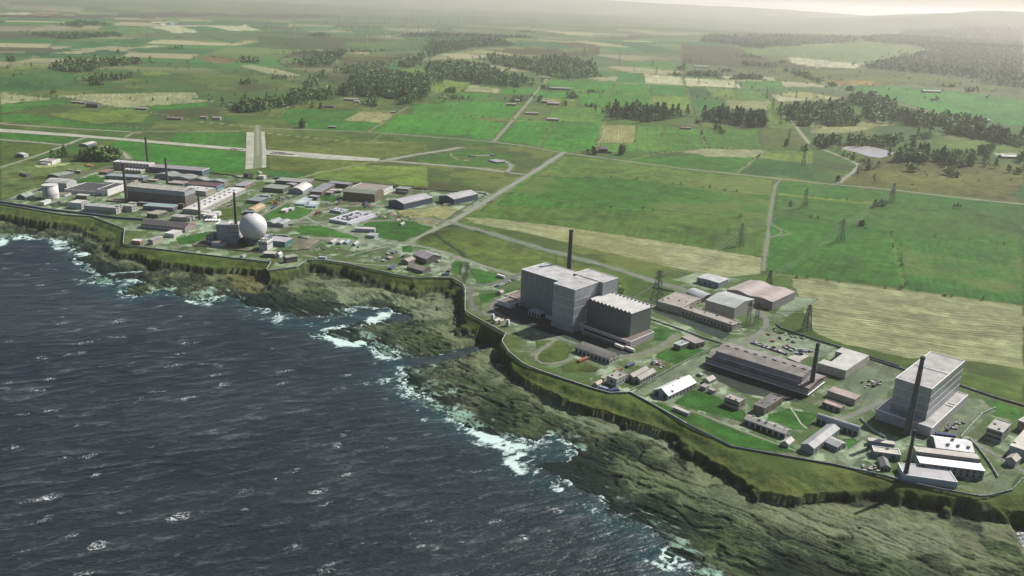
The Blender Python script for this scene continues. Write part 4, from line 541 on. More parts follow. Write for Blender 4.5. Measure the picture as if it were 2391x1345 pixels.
# ------------------------------------------------------------------ roads, runways, pond as thin sheets
def paved(name,c,sc=.12):
    c=tuple(x*.8 for x in c)
    t=NT(name); v=t.coords(); n=t.noise(v,sc,4,.65); n2=t.noise(v,sc*7,2)
    f=t.math('ADD',t.math('MULTIPLY',n,.65),t.math('MULTIPLY',n2,.35))
    col=t.mix(t.mapr(f,.33,.67,0,1),tuple(x*.62 for x in c),tuple(min(.8,x*1.22) for x in c)); w=t.noise(v,sc*2.3,5,.7); t.l(t.mix(t.mapr(w,.52,.68,0,.6),col,(.075,.10,.045)),t.b.inputs['Base Color']); t.b.inputs['Roughness'].default_value=.9; return t.m
def hz(x,y): return float(Hland(np.array([x]),np.array([y]))[0])
PAVE={}
def ribbon(name,rg,ln,w,c,lift):
    P=[gp(px(rg,p)) for p in ln]; pts=[]
    for a,b in zip(P[:-1],P[1:]):
        n=max(1,int(np.linalg.norm(b-a)/18)); pts+=[a+(b-a)*k/n for k in range(n)]
    pts.append(P[-1]); pts=np.array(pts)[:,:2]
    for _ in range(3 if len(pts)>4 else 0): pts[1:-1]=(pts[:-2]+2*pts[1:-1]+pts[2:])/4
    V=[];F=[]
    for i,p in enumerate(pts):
        d=pts[min(i+1,len(pts)-1)]-pts[max(i-1,0)]; d/=np.linalg.norm(d); nn=np.array([-d[1],d[0]])*w/2
        up=lift+max(0,(np.hypot(*p)-2200))*.0002
        for s in (1,-1):
            a=p+nn*s; V.append((a[0],a[1],hz(*a)+up))
    F=[(2*i+1,2*i+3,2*i+2,2*i) for i in range(len(pts)-1)]
    m=PAVE.setdefault(c,paved(name+'_surface',c)); o=obj(name,mesh(name,V,F,m)); o['kind']='structure'; return o
for k,(nm,rg,ln,w,c) in enumerate(ROADS): ribbon(nm,rg,ln,w*.8,tuple(q*.78 for q in c),.06+.006*k)
for k,(rg,poly) in enumerate(RUNWAYS):
    P=gpoly(rg,poly); m=paved('weathered_concrete',(.38,.39,.31),.03); o=obj('runway',mesh('runway',[(p[0],p[1],p[2]+.28+.05*k+max(0,np.hypot(p[0],p[1])-2200)*.0006) for p in P],[tuple(range(len(P)))],m)); o['kind']='structure'
ribbon('lane','R2',[(793,50),(798,150),(802,300),(800,400),(795,445)],19,(.15,.18,.10),.52); ribbon('lane','R2',[(793,50),(798,150),(802,300),(802,330)],6,(.24,.25,.19),.6)
P=gpoly('G5',[(1120,290),(1160,272),(1230,268),(1330,275),(1420,300),(1485,318),(1470,335),(1390,355),(1310,345),(1230,320),(1150,300)])
zq=max(p[2] for p in P)+.4; t=NT('pond_water'); t.b.inputs['Base Color'].default_value=(.30,.285,.30,1); t.b.inputs['Roughness'].default_value=.3; t.bump(t.noise(t.coords((1/14,1/5,1)),1,3),.6,1.)
o=obj('pond',mesh('pond',[(p[0],p[1],zq) for p in P],[tuple(range(len(P)))],t.m)); o['kind']='structure'
# ------------------------------------------------------------------ buildings
def unit(a): return np.array([math.cos(a),math.sin(a)])
def vtop(P,T):
    """height above P of the photo pixel T on the vertical through P"""
    d=ray(T); t=math.hypot(P[0],P[1])/math.hypot(d[0],d[1]); return CZ+d[2]*t-P[2]
def ground_under(T,by,z0):
    xb=T[0]+(by-T[1])*(VPX-T[0])/(VPY-T[1]); return at((xb,by),z0)
def solve(rg,near,by,left,right,on=0.):
    N=px(rg,near); y=px(rg,(0,by))[1]; P=ground_under(N,y,ZP+on); h=vtop(P,N); zt=P[2]+h
    vl=(at(px(rg,left),zt)-P)[:2]; vr=(at(px(rg,right),zt)-P)[:2]
    al=math.atan2(vl[1],vl[0])-PI/2; ar=math.atan2(vr[1],vr[0])
    ll,lr=np.linalg.norm(vl),np.linalg.norm(vr)
    da=(al-ar+PI)%(2*PI)-PI; a=ar+da*ll**2/(ll**2+lr**2)
    Lr=max(2.,float(vr@unit(a)));Ll=max(2.,float(vl@unit(a+PI/2)))
    return P,h,a,Lr,Ll
def profile(code,span):
    """roof profile across the span: list of (t, dz)"""
    k=code[0]; h=float(code[2:] or 0)
    if k=='f' : return [(0,0),(1,0)]
    if k=='g' : return [(0,0),(.5,h),(1,0)]
    if k=='m' : return [(0,0),(1,h)]          # mono pitch, rising away
    if k=='n' : return [(0,h),(1,0)]
    if k=='d' : return [(0,0),(.25,h),(.5,.2*h),(.75,h),(1,0)]
    if k=='b' : return [(i/10,h*math.sin(PI*i/10)**.8) for i in range(11)]
    if k=='w' : return [(i/16,h*(.5-.5*math.cos(4*PI*i/16))*(.8+.4*(i>8))) for i in range(17)]
    if k=='h' : return [(0,0),(.3,h*.85),(.5,h),(.7,h*.85),(1,0)]
    if k=='s' :
        n=max(4,int(span/5.5)); r=[]
        for i in range(n): r+=[(i/n,0),((i+.55)/n,h)]
        return r+[(1,0)]
    return [(0,0),(1,0)]
def ext(mb,prof,span,length,along,z0s,z1s,off,t0=0.,m=0,cap=True):
    """prism whose section lies across the span, z0s/z1s give bottom and top of each station"""
    k=len(mb.V); n=len(prof)
    for e in (t0,length-t0):
        for (t,_),a,b in zip(prof,z0s,z1s):
            for z in (a,b):
                c=off[0]+t*span
                mb.V.append((c,e+off[1],z) if along=='l' else (e+off[1],c,z))
    I=lambda e,i,w:k+e*2*n+2*i+w
    q=[]
    for i in range(n-1):
        q+=[(I(0,i,1),I(0,i+1,1),I(1,i+1,1),I(1,i,1)),(I(0,i+1,0),I(0,i,0),I(1,i,0),I(1,i+1,0)),(I(0,i,0),I(0,i+1,0),I(0,i+1,1),I(0,i,1)),(I(1,i+1,0),I(1,i,0),I(1,i,1),I(1,i+1,1))]
    q+=[(I(0,0,0),I(0,0,1),I(1,0,1),I(1,0,0)),(I(0,n-1,1),I(0,n-1,0),I(1,n-1,0),I(1,n-1,1))]
    if along!='l': q=[tuple(reversed(f)) for f in q]
    mb.F+=q; mb.M+=[m]*len(q)
def shell(E,Lr,Ll,h,code,wm,rm,z0=0.,org=(0.,0.),ov=.35,tr=None,names=('wall','roof')):
    """walls and roof of one block; org = near corner in the thing's frame (x along the right side, y along the left side)"""
    along=code[1] if len(code)>1 and code[1] in 'lr' else 'l'
    span,length=(Lr,Ll) if along=='l' else (Ll,Lr)
    off=(org[0],org[1]) if along=='l' else (org[1],org[0])
    pr=profile(code,span); w=MB(); ext(w,pr,span,length,along,[z0]*len(pr),[h+d for _,d in pr],off)
    wo=obj(names[0],w.me(names[0],wm),E)
    r=MB()
    if code[0] in 'fp':
        g=.45 if code[0]=='p' else -.25; zt=.12 if code[0]=='p' else .35
        r.box((org[0]+g,org[1]+g,h+.02),(org[0]+Lr-g,org[1]+Ll-g,h+zt)); ro=obj(names[1],r.me(names[1],rm),E)
        if code[0]=='p':
            p=MB(); ph=.75; x0,y0,x1,y1=org[0]-.12,org[1]-.12,org[0]+Lr+.12,org[1]+Ll+.12; tk=.55
            p.box((x0,y0,h+.01),(x1,y0+tk,h+ph)); p.box((x0,y1-tk,h+.01),(x1,y1,h+ph)); p.box((x0,y0+tk,h+.01),(x0+tk,y1-tk,h+ph)); p.box((x1-tk,y0+tk,h+.01),(x1,y1-tk,h+ph)); obj('parapet',p.me('parapet',tr or TRIM),E)
    else:
        pr2=[((t*span+(-ov if i==0 else ov if i==len(pr)-1 else 0))/span,d) for i,(t,d) in enumerate(pr)]
        ext(r,pr2,span,length+2*ov,along,[h+d+.03 for _,d in pr],[h+d+.3 for _,d in pr],(off[0],off[1]-ov)); ro=obj(names[1],r.me(names[1],rm),E)
    return wo,ro
def roofz(code,h,Lr,Ll,x,y):
    along=code[1] if len(code)>1 and code[1] in 'lr' else 'l'
    span=Lr if along=='l' else Ll; t=(x if along=='l' else y)/span; pr=profile(code,span)
    return h+float(np.interp(t,[a for a,_ in pr],[b for _,b in pr]))
def openings(E,Lr,Ll,h,spec,z0=0):
    """spec: (face 'l'/'r', kind 'w'/'d', rows, cols, z first, dz, w, hgt)"""
    for face,kind,rows,cols,zf,dz,ww,hh in spec:
        ln=Ll if face=='l' else Lr; nm='window' if kind=='w' else 'door'; mt=GLASS if kind=='w' else DOOR
        b=MB(); 
        if face=='l': b.box((-.09,-ww/2,0),(.05,ww/2,hh))
        else: b.box((-ww/2,-.09,0),(ww/2,.05,hh))
        me=b.me(nm,mt)
        for r in range(rows):
            for c in range(cols):
                u=ln*(c+.5)/cols; obj(nm,me,E,(0,u,z0+zf+dz*r) if face=='l' else (u,0,z0+zf+dz*r))
VENTM=None
def vents(E,Lr,Ll,h,code,n,seed,big=1.):
    global VENTM
    if VENTM is None:
        b=MB().box((-.6,-.6,0),(.6,.6,1.0)).box((-.8,-.8,1.0),(.8,.8,1.2)); VENTM=b.me('roof_vent',VENT)
    rr=random.Random(seed)
    for i in range(n):
        x=Lr*rr.uniform(.12,.88);y=Ll*(i+rr.uniform(.3,.7))/n; o=obj('roof_vent',VENTM,E,(x,y,roofz(code,h,Lr,Ll,x,y)+.1)); s=rr.uniform(.8,1.5)*big; o.scale=(s,s*rr.uniform(.8,1.8),s*.8)
BLD={}
def B(key,rg,near,by,left,right,code,wc,rc,name,label,ribs=0,metal=0,seam=3.,op=(),nv=0,on=0.,group=None,par=None,stain=.5,trim=None,ang=None,hh=None,cat=None,wr=.6):
    P,h,a,Lr,Ll=solve(rg,near,by,left,right,on)
    if hh: h=hh
    E=empty(name,P,a); tag(E,label,cat or name.replace('_',' ').split(' ')[-1],group)
    wm=wallm(wc,ribs,metal,wr); rm=roofm(rc,seam,stain)
    wo,ro=shell(E,Lr,Ll,h,code,wm,rm,tr=trim); openings(wo,Lr,Ll,h,op)
    if nv: vents(ro,Lr,Ll,h,code,nv,hash(key)%999 if not isinstance(key,int) else key)
    BLD[key]=(E,P,h,a,Lr,Ll); return E
def local(key,rg,p,z):
    """photo pixel at local height z above the base, in the thing's frame"""
    E,P,h,a,Lr,Ll=BLD[key]; q=at(px(rg,p),P[2]+z)-P; u=unit(a);v=unit(a+PI/2); return float(q[:2]@u),float(q[:2]@v)
W_=(.62,.62,.60);GY=(.33,.34,.34);BR=(.17,.155,.13);DBR=(.085,.08,.075);BL=(.10,.135,.19);DBL=(.07,.10,.15);CREAM=(.50,.48,.41);TN=(.36,.32,.27);PNK=(.36,.29,.27);GRN=(.21,.24,.20);DGY=(.14,.14,.145);LG=(.47,.48,.48);SIL=(.36,.38,.41);TEAL=(.07,.13,.15);MAR=(.20,.16,.17)
WR=(.74,.73,.71);GR=(.40,.41,.40);GNR=(.33,.38,.30);BRR=(.26,.21,.17);DR=(.075,.075,.08);RED=(.30,.10,.07);TANR=(.47,.42,.35);PKR=(.48,.40,.38);BLR=(.30,.36,.41);CRR=(.62,.60,.53);TLR=(.33,.46,.46)
# ---- left plant
B(101,'R1',(1705,665),800,(1165,612),(1795,632),'gl4',BR,CRR,'reactor_hall','largest long brown hall with pale low pitched roof and pale band under the eaves',ribs=4,seam=4,nv=0)
E,P,h,a,Lr,Ll=BLD[101]; b=MB().box((-.12,-.1,h*.70),(Lr+.1,Ll+.1,h*.985)); obj('wall_band',b.me('wall_band',wallm((.33,.38,.42),3)),E)
def dots(nm,E,sz,m,pts):
    me=MB().box((-sz[0],-sz[1],0),(sz[0],sz[1],sz[2])).me(nm,m)
    for p in pts: obj(nm,me,E,p)
dots('skylight',E,(.5,.8,.75),plain('dirty_skylight',(.24,.25,.26)),[(Lr*sx,Ll*(i+.5)/24,roofz('gl4',h,Lr,Ll,Lr*sx,0)) for i in range(24) for sx in (.2,.4,.6,.8)])
B(102,'R1',(895,665),700,(603,638),(1075,602),'p',LG,DR,'laboratory_block','wide white walled block with flat black roof, inland of the seafront offices',seam=6,nv=7,op=[('l','w',1,9,2.2,0,1.6,1.3)])
B(103,'R1',(992,650),705,(905,640),(1148,592),'p',W_,DR,'laboratory_wing','taller white wing with narrow black roof, joined to the wide black roofed block',seam=6,nv=4,op=[('l','d',1,2,0,0,3,4)],cat='building wing')
B(104,'R1',(612,590),662,(425,573),(692,560),'bl5',LG,(.60,.62,.58),'storage_shed','tall pale shed with curved roof right behind the big round tank',ribs=3)
B(105,'R1',(537,520),548,(440,505),(680,490),'gr2',DGY,GNR,'warehouse','pale green roofed warehouse next to the straight road leaving the plant')
B(106,'R1',(245,505),528,(175,490),(283,500),'f',DGY,DGY,'hut','lone dark flat roofed hut on grass at the far left edge of the plant')
B(107,'R1',(668,467),490,(610,458),(690,465),'f',DGY,GR,'store_building','left one of two small dark sheds near the orange roofed store')
B(108,'R1',(740,475),497,(692,467),(765,470),'f',BR,GR,'store_building','right one of two small dark sheds near the orange roofed store')
B(109,'R1',(478,385),410,(383,372),(530,360),'p',W_,PKR,'canteen_building','white two level building with pink roof below the small dark wood',op=[('r','w',1,3,2.5,0,1.6,1.8)])
B(110,'R1',(440,405),419,(370,400),(478,390),'f',W_,PKR,'canteen_wing','low pink roofed wing in front of the white two level building',cat='building wing')
B(111,'R1',(840,425),434,(780,416),(868,418),'f',BR,(.42,.19,.11),'store_building','low store with orange roof near the end of the plant road')
B(112,'R1',(220,322),350,(133,312),(268,316),'gr2',LG,WR,'barn','white roofed barn standing alone on the airfield edge at far left',op=[('l','d',1,1,0,0,14,5)])
B(113,'R1',(805,232),250,(748,222),(878,206),'gr2.5',BL,CRR,'aircraft_hangar','small hangar with cream roof beside the runway above the dark wood')
B(114,'R1',(232,715),738,(150,710),(315,688),'gr5',DBL,GNR,'barn','gabled barn with grey green roof left of the big round tank')
B(115,'R1',(312,722),738,(262,716),(330,712),'f',CREAM,(.50,.22,.12),'hut','tiny orange roofed hut beside the gabled green roofed barn')
B(116,'R1',(404,762),790,(370,757),(467,735),'f',W_,WR,'pump_house','white pump house at the foot of the big round tank')
B(117,'R1',(597,692),712,(530,685),(650,672),'f',LG,BRR,'store_building','brown flat roofed store just right of the big round tank')
B(118,'R1',(800,702),736,(695,694),(834,690),'f',(.20,.21,.16),CRR,'workshop','olive walled cube with cream roof in front of the white walled black roofed block')
B(119,'R1',(750,772),828,(632,762),(832,747),'f',LG,WR,'office_block','white flat roofed office cube left of the long seafront office',op=[('r','w',3,4,3,4,3.6,1.3)])
B(120,'R1',(1070,816),870,(775,790),(1123,793),'f',(.42,.42,.37),LG,'office_block','long pale three storey office facing the sea by the dark security fence',op=[('l','w',1,14,2,0,2.2,2),('r','w',3,2,3,4,5,1.6)],nv=4)
B(121,'R1',(1215,800),852,(1125,792),(1268,783),'f',(.40,.40,.36),LG,'office_annex','shorter pale annex joined to the right end of the long seafront office',op=[('r','w',2,3,3,4,3,1.5)],cat='building')
B(122,'R1',(1595,812),850,(1320,792),(1650,783),'f',BL,TLR,'workshop','low workshop with flat pale teal roof and rust coloured eaves',trim=None,op=[('r','d',1,4,0,0,3,4)])
E,P,h,a,Lr,Ll=BLD[122]; b=MB().box((-.4,-.4,h-.7),(Lr+.4,Ll+.4,h-.02)); obj('fascia',b.me('fascia',plain('rust_fascia',(.42,.14,.08))),E)
B(123,'R1',(1455,875),909,(1345,866),(1560,845),'f',(.24,.205,.155),(.42,.40,.31),'workshop','brown brick workshop with recessed bays below the teal roofed workshop',op=[('r','d',1,5,.5,0,3.5,5),('l','d',1,3,.5,0,3,5)])
B(124,'R1',(1375,412),482,(1045,387),(1412,394),'p',(.40,.37,.35),WR,'office_block','four storey office block with white roof next to the farthest chimney',op=[('l','w',4,11,3,4,3.5,1.8)],nv=4)
B(125,'R1',(1300,472),500,(1150,458),(1328,448),'p',TN,WR,'office_block','smaller three storey white roofed office in front of the four storey one',op=[('r','w',2,3,3,4,3,1.6),('l','w',2,6,3,4,3,1.6)],nv=3)
B(126,'R1',(1865,472),519,(1325,430),(1925,445),'p',BL,(.36,.33,.35),'process_hall','long blue process hall with two chimneys rising by its left end',ribs=5,op=[('l','w',1,24,9,0,2.4,1.2)],cat='hall')
B(127,'R1',(1745,545),580,(1440,500),(1810,515),'wr3',(.21,.22,.235),(.33,.36,.34),'storage_hall','grey hall with wavy roof in front of the long blue process hall',cat='hall')
B(128,'R1',(2070,575),622,(1745,552),(2138,560),'wr3',(.22,.20,.18),(.36,.40,.38),'storage_hall','right hand grey green hall with wavy roof near the runway end',cat='hall')
B(129,'R1',(2000,615),656,(1705,592),(2065,588),'f',(.16,.24,.32),(.16,.085,.075),'workshop','workshop with dark red brown roof and sky blue walls',op=[('r','w',1,4,3,0,2.5,3)])
B(130,'R1',(1320,535),564,(975,515),(1375,513),'f',(.15,.18,.22),(.36,.40,.42),'workshop','low blue grey workshop behind the white walled black roofed block',nv=3)
B(131,'R1',(985,485),508,(922,478),(1045,456),'f',(.06,.09,.10),(.35,.22,.16),'store_building','dark green store by the road in front of the four storey office')
B(132,'R1',(1690,590),606,(1560,576),(1725,568),'f',BR,PKR,'store_building','low pinkish store between the middle chimney and the red roofed workshop')
B(133,'R1',(1900,662),706,(1690,638),(1992,632),'gl2',TN,WR,'storage_hall','white roofed hall behind the right end of the largest brown hall',cat='hall',nv=3)
B(134,'R1',(1850,836),876,(1697,818),(2264,634),'gr1.2',(.34,.33,.32),WR,'fuel_hall','very long white roofed hall running inland beside the small white tanks',cat='hall',nv=0,seam=12,op=[('r','w',1,22,3,0,2.2,1.6)])
E,P,h,a,Lr,Ll=BLD[134]
for i in range(16): 
    o=obj('roof_vent',VENTM,E,(Lr*(.10+.9*(i//2)/8.5+.02*(i%2)),Ll*(.3+.35*(i%2)),h+1.0)); o.scale=(2,2,1.3)
B(135,'R1',(2265,613),634,(2175,603),(2342,572),'f',(.24,.15,.13),(.38,.37,.40),'workshop','low grey workshop with reddish trim at the inland end of the long white hall',op=[('r','w',1,6,1.5,0,2,1.2)])
B(136,'R1',(2290,502),541,(2238,494),(2345,497),'f',DBR,DBR,'gatehouse','dark square gatehouse at the plant end of the crossing runway')
B(137,'R1',(1708,1000),1041,(1298,960),(1812,960),'gl4',(.26,.22,.23),(.13,.12,.125),'turbine_shed','long low dark roofed shed with red gable edge and rows of rooflights near the cliff',seam=0,cat='shed')
E,P,h,a,Lr,Ll=BLD[137]
dots('rooflight',E,(1.2,.8,.62),plain('rooflight',(.03,.03,.035)),[(Lr*t,Ll*(i+.5)/14,roofz('gl4',h,Lr,Ll,Lr*t,0)) for i in range(14) for t in (.17,.36,.64,.83)])
b=MB().bar((-.2,-.45,h),(Lr/2,-.45,h+4.1),.42).bar((Lr/2,-.45,h+4.1),(Lr+.2,-.45,h),.42); obj('gable_trim',b.me('gable_trim',plain('red_trim',(.42,.045,.04))),E)
b=MB().box((-.12,0,h*.42),(-.02,Ll,h*.52)); obj('wall_stripe',b.me('wall_stripe',TRIM),E)
B(138,'R1',(1755,905),941,(1585,893),(1795,883),'gl1.5',(.33,.34,.32),(.52,.52,.46),'workshop','pale workshop between the long low dark shed and the seaward chimney')
B(139,'R1',(1605,1055),1091,(1512,1048),(1690,1025),'f',LG,WR,'store_building','white flat roofed store below the right end of the long low dark shed')
B(140,'R1',(1410,1115),1157,(1370,1107),(1506,1082),'gr1',TN,(.38,.39,.40),'store_building','grey brown store above the cliff, beside the orange trimmed hut')
B(141,'R1',(1292,1122),1157,(1210,1113),(1330,1108),'f',(.33,.19,.14),WR,'hut','hut with orange brown walls and white roof at the cliff fence corner',op=[('r','d',1,1,0,0,2.5,3)])
B(142,'R1',(1150,755),769,(985,742),(1187,738),'f',BR,(.34,.25,.20),'store_building','low reddish store at the foot of the tall seaward left chimney')
B(143,'R1',(1690,780),828,(1645,774),(1703,774),'f',DBR,DGY,'plant_room','small dark cube at the right foot of the largest brown hall')
B(144,'R1',(1110,583),593,(965,573),(1147,563),'f',LG,WR,'store_building','thin white roofed store behind the wide black roofed block')
B(145,'R1',(1250,770),786,(1190,762),(1267,758),'f',TN,CRR,'plant_room','cream plant room at the foot of the tall seaward left chimney')
B(146,'R1',(1370,770),795,(1270,762),(1392,760),'f',DGY,GNR,'plant_room','grey plant room in front of the largest brown hall')
B(147,'R1',(1440,560),575,(1360,552),(1460,548),'f',BR,TANR,'store_building','small tan store left of the middle chimney')
B(148,'R1',(1340,575),586,(1310,565),(1375,568),'f',DBR,DBR,'store_building','tiny dark store between the blue grey workshop and the wavy grey hall')
# ---- reactor with the sphere
B(150,'Z2',(1458,122),320,(1338,125),(1500,83),'p',(.38,.37,.36),(.56,.55,.53),'reactor_block','tall grey block touching the left side of the white sphere',cat='building',op=[('l','w',4,6,9,7,1.6,.7)])
B(151,'Z2',(1345,122),320,(1218,113),(1385,84),'p',(.36,.37,.38),(.54,.54,.53),'reactor_annex','lower grey block left of the tall one beside the sphere',cat='building')
B(152,'Z2',(1462,262),322,(1230,252),(1500,235),'f',(.33,.38,.41),BRR,'control_building','low pale blue building in front of the two grey blocks by the sphere',cat='building',op=[('l','w',1,6,4,0,2,1.5)])
B(153,'Z2',(1165,255),330,(1103,250),(1228,215),'br3',(.30,.34,.37),(.38,.34,.32),'vent_house','small tower with barrel roof left of the sphere complex',cat='tower',op=[('l','w',2,2,6,5,2.4,2)])
B(154,'Z2',(1290,326),366,(1157,320),(1350,300),'f',(.42,.47,.52),BRR,'workshop','pale blue low workshop with brown roof at the front of the sphere complex')
B(155,'Z2',(1720,290),330,(1462,258),(1800,225),'f',(.07,.14,.17),(.40,.38,.42),'sphere_base','teal blue base building that carries the white sphere',cat='building',op=[('l','d',1,2,0,0,6,6)])
B(156,'Z2',(1985,314),369,(1790,285),(2060,268),'f',(.08,.19,.20),(.52,.49,.53),'turbine_hall','teal green walled hall with lilac roof right of the sphere',cat='hall',ribs=2)
B(157,'Z2',(1785,310),406,(1692,300),(1846,275),'p',(.52,.52,.53),WR,'control_tower','white three storey stair block in front of the sphere',cat='tower',op=[('l','w',2,3,8,7,3.4,2.4),('r','w',2,3,8,7,3.4,2.0)],nv=3)
B(158,'Z2',(1865,446),488,(1740,438),(1892,420),'f',(.155,.14,.10),CRR,'pump_house','olive brown hut with cream roof beside the headland',op=[('l','d',1,1,0,0,4,4)])
B(159,'Z2',(1925,455),492,(1880,450),(1962,437),'gr2.5',(.52,.54,.56),WR,'hut','small white gabled hut between the olive hut and the headland block')
B(160,'Z2',(2003,490),550,(1972,468),(2124,470),'gr1',(.155,.15,.14),(.42,.41,.38),'pump_house','tall brown windowless block on the paved headland above the sea',ribs=1)
B(161,'Z2',(1515,470),489,(1490,463),(1546,452),'gr1',LG,GR,'hut','tiny grey hut on the grass by the cliff fence below the sphere')
B(162,'R3',(238,1036),1050,(175,1030),(246,1026),'f',(.36,.36,.44),LG,'portable_cabin','lilac grey cabin alone by the cliff fence right of the headland')
# ---- middle cluster
B(170,'R2',(852,522),551,(803,517),(873,512),'f',(.48,.46,.48),WR,'gatehouse','pale lilac gatehouse beside the dark one at the crossing runway end')
B(171,'R2',(820,485),497,(800,481),(831,479),'f',W_,WR,'hut','tiny white hut behind the pale lilac gatehouse')
B(172,'R2',(1030,640),679,(838,626),(1112,610),'f',(.105,.10,.085),(.33,.36,.31),'workshop','big dark walled workshop with grey green flat roof near the gatehouses',nv=0)
B(173,'R2',(1212,577),606,(968,556),(1240,548),'f',(.11,.10,.09),(.34,.37,.33),'workshop','long dark walled workshop right behind the big grey green roofed one')
B(174,'R2',(1280,578),602,(1190,570),(1312,546),'f',(.13,.12,.11),(.36,.33,.30),'workshop','brown roofed end block at the right of the long dark walled workshop')
B(175,'R2',(1080,541),556,(945,533),(1097,533),'f',DBR,DGY,'store_building','dark narrow store at the plant boundary behind the grey green roofs')
B(176,'R2',(1215,660),690,(1080,652),(1306,608),'br6',(.24,.27,.31),WR,'arched_warehouse','white barrel roofed warehouse beside the grey green roofed workshop',cat='warehouse')
B(177,'R2',(1130,602),622,(1063,590),(1150,588),'gr1.5',DGY,(.36,.40,.39),'store_building','small grey store squeezed behind the white barrel roofed warehouse')
B(178,'R2',(1385,668),702,(1287,655),(1508,590),'f',(.125,.10,.085),(.31,.32,.35),'workshop','long brown walled arm of the L shaped grey roofed workshop')
B(179,'R2',(1640,598),633,(1445,578),(1660,580),'f',(.115,.105,.10),(.31,.32,.35),'workshop','short far arm of the L shaped grey roofed workshop')
B(180,'R2',(1475,674),698,(1425,667),(1498,660),'f',DGY,TANR,'hut','small hut nearest the long arm of the L shaped workshop')
B(181,'R2',(1520,655),680,(1466,648),(1535,642),'f',BR,CRR,'hut','cream roofed hut in the yard of the L shaped workshop')
B(182,'R2',(1565,655),680,(1540,650),(1583,642),'f',DGY,CRR,'hut','right hand cream roofed hut in the yard of the L shaped workshop')
B(183,'R2',(1345,712),742,(1265,704),(1380,700),'f',(.12,.13,.15),GR,'store_building','dark box store between the parked cars and the L shaped workshop')
B(184,'R2',(1880,690),763,(1592,660),(1940,650),'hl5',(.155,.125,.085),(.30,.35,.27),'sports_hall','large brown walled hall with curved pale green roof',cat='hall',seam=9)
B(185,'R3',(775,415),461,(480,383),(843,373),'p',W_,(.34,.27,.24),'process_building','white walled building with dotted pinkish roof behind the pale green roofed hall',cat='building',op=[('r','w',2,5,4,5,3,1.5)],seam=5,nv=0)
E,P,h,a,Lr,Ll=BLD[185]; dots('skylight',E,(.8,.8,.5),plain('white_skylight',(.7,.68,.66)),[(Lr*(j+.5)/4,Ll*(i+.5)/10,h) for i in range(10) for j in range(4)])
B(186,'R3',(1000,405),449,(888,393),(1027,385),'f',(.115,.12,.105),GNR,'store_building','dark store with green flat roof left of the blue gabled halls')
B(187,'R3',(985,428),453,(905,420),(997,418),'f',BR,GR,'store_annex','lower front annex of the dark green roofed store',cat='building')
B(188,'R3',(960,540),593,(820,508),(1226,480),'gr5',(.055,.085,.14),(.50,.49,.52),'hangar','dark blue walled shed with lilac grey gable roof, left one of the pair',ribs=2,seam=4)
B(189,'R3',(1425,498),548,(1278,470),(1653,447),'gr5',(.055,.085,.145),(.50,.49,.50),'hangar','dark blue walled gabled shed nearest the diagonal road, right one of the pair',ribs=2,seam=4)
B(190,'R3',(440,712),736,(283,678),(695,628),'p',(.40,.42,.50),(.60,.60,.66),'laboratory_block','wide white building whose flat roof is crowded with dark vents',nv=0)
E,P,h,a,Lr,Ll=BLD[190]; rr=random.Random(4)
for i in range(46):
    o=obj('roof_vent',VENTM,E,(Lr*rr.uniform(.14,.86),Ll*rr.uniform(.15,.85),h+.12)); o.scale=(rr.uniform(.9,2.2),rr.uniform(.9,2.4),rr.uniform(.8,1.6))
B(191,'R3',(480,727),737,(444,718),(713,650),'f',(.46,.47,.55),(.62,.62,.67),'laboratory_annex','low white strip annex along the vent crowded building',cat='building')
B(192,'R3',(378,612),636,(275,592),(451,594),'p',(.26,.33,.36),(.58,.58,.64),'laboratory_block','smaller pale block with a few roof vents behind the vent crowded building',nv=6)
B(193,'R3',(690,775),806,(508,766),(697,760),'gl2',(.30,.34,.40),WR,'store_building','long white roofed store on the lawn below the vent crowded building')
B(194,'R3',(690,835),859,(610,828),(733,813),'f',(.28,.32,.38),LG,'store_building','smaller grey store in front of the long white roofed one on the lawn')
B(195,'R2',(1035,965),996,(875,945),(1100,925),'wr2',(.27,.28,.28),(.42,.48,.46),'canteen_building','pale grey building with wavy roof right of the sphere')
B(196,'R2',(770,840),862,(695,828),(860,788),'br3',(.40,.33,.22),(.56,.40,.24),'arched_store','long shed with orange tan barrel roof inland of the sphere',cat='shed')
B(197,'R2',(755,852),880,(668,848),(762,832),'f',(.11,.14,.15),(.20,.24,.25),'store_building','dark teal store in front of the orange tan barrel roof')
B(198,'R2',(815,752),779,(690,742),(902,718),'f',(.10,.12,.13),(.28,.34,.33),'workshop','dark teal workshop left of the rows of parked cars')
B(199,'R2',(895,703),722,(820,694),(906,694),'f',(.20,.24,.30),LG,'portable_cabin','blue grey cabin block just behind the dark teal workshop')
CAB=[((1230,782),(1145,774),(1248,765)),((1238,768),(1155,762),(1258,752)),((1258,757),(1172,748),(1275,742)),((1272,746),(1185,738),(1292,732)),((1285,738),(1198,728),(1307,724)),((1345,785),(1268,778),(1358,770)),((1335,800),(1248,795),(1345,788)),((1352,770),(1275,762),(1362,755))]
for i,(n,l,r) in enumerate(CAB):
    B(200+i,'R2',n,n[1]+13,l,r,'gl.6',(.34,.42,.46),(.62,.68,.70) if i%3 else (.40,.55,.58),'portable_cabin','pale ribbed site cabin in the tight rows beside the roundabout lawn',group='site cabins in tight rows',ribs=1)
B(210,'R2',(1060,840),861,(1015,834),(1080,815),'f',(.45,.45,.46),WR,'hut','left of two white huts on the lawn above the wavy roofed building')
B(211,'R2',(1115,822),841,(1078,816),(1130,808),'f',(.40,.42,.45),WR,'hut','right of two white huts on the lawn above the wavy roofed building')
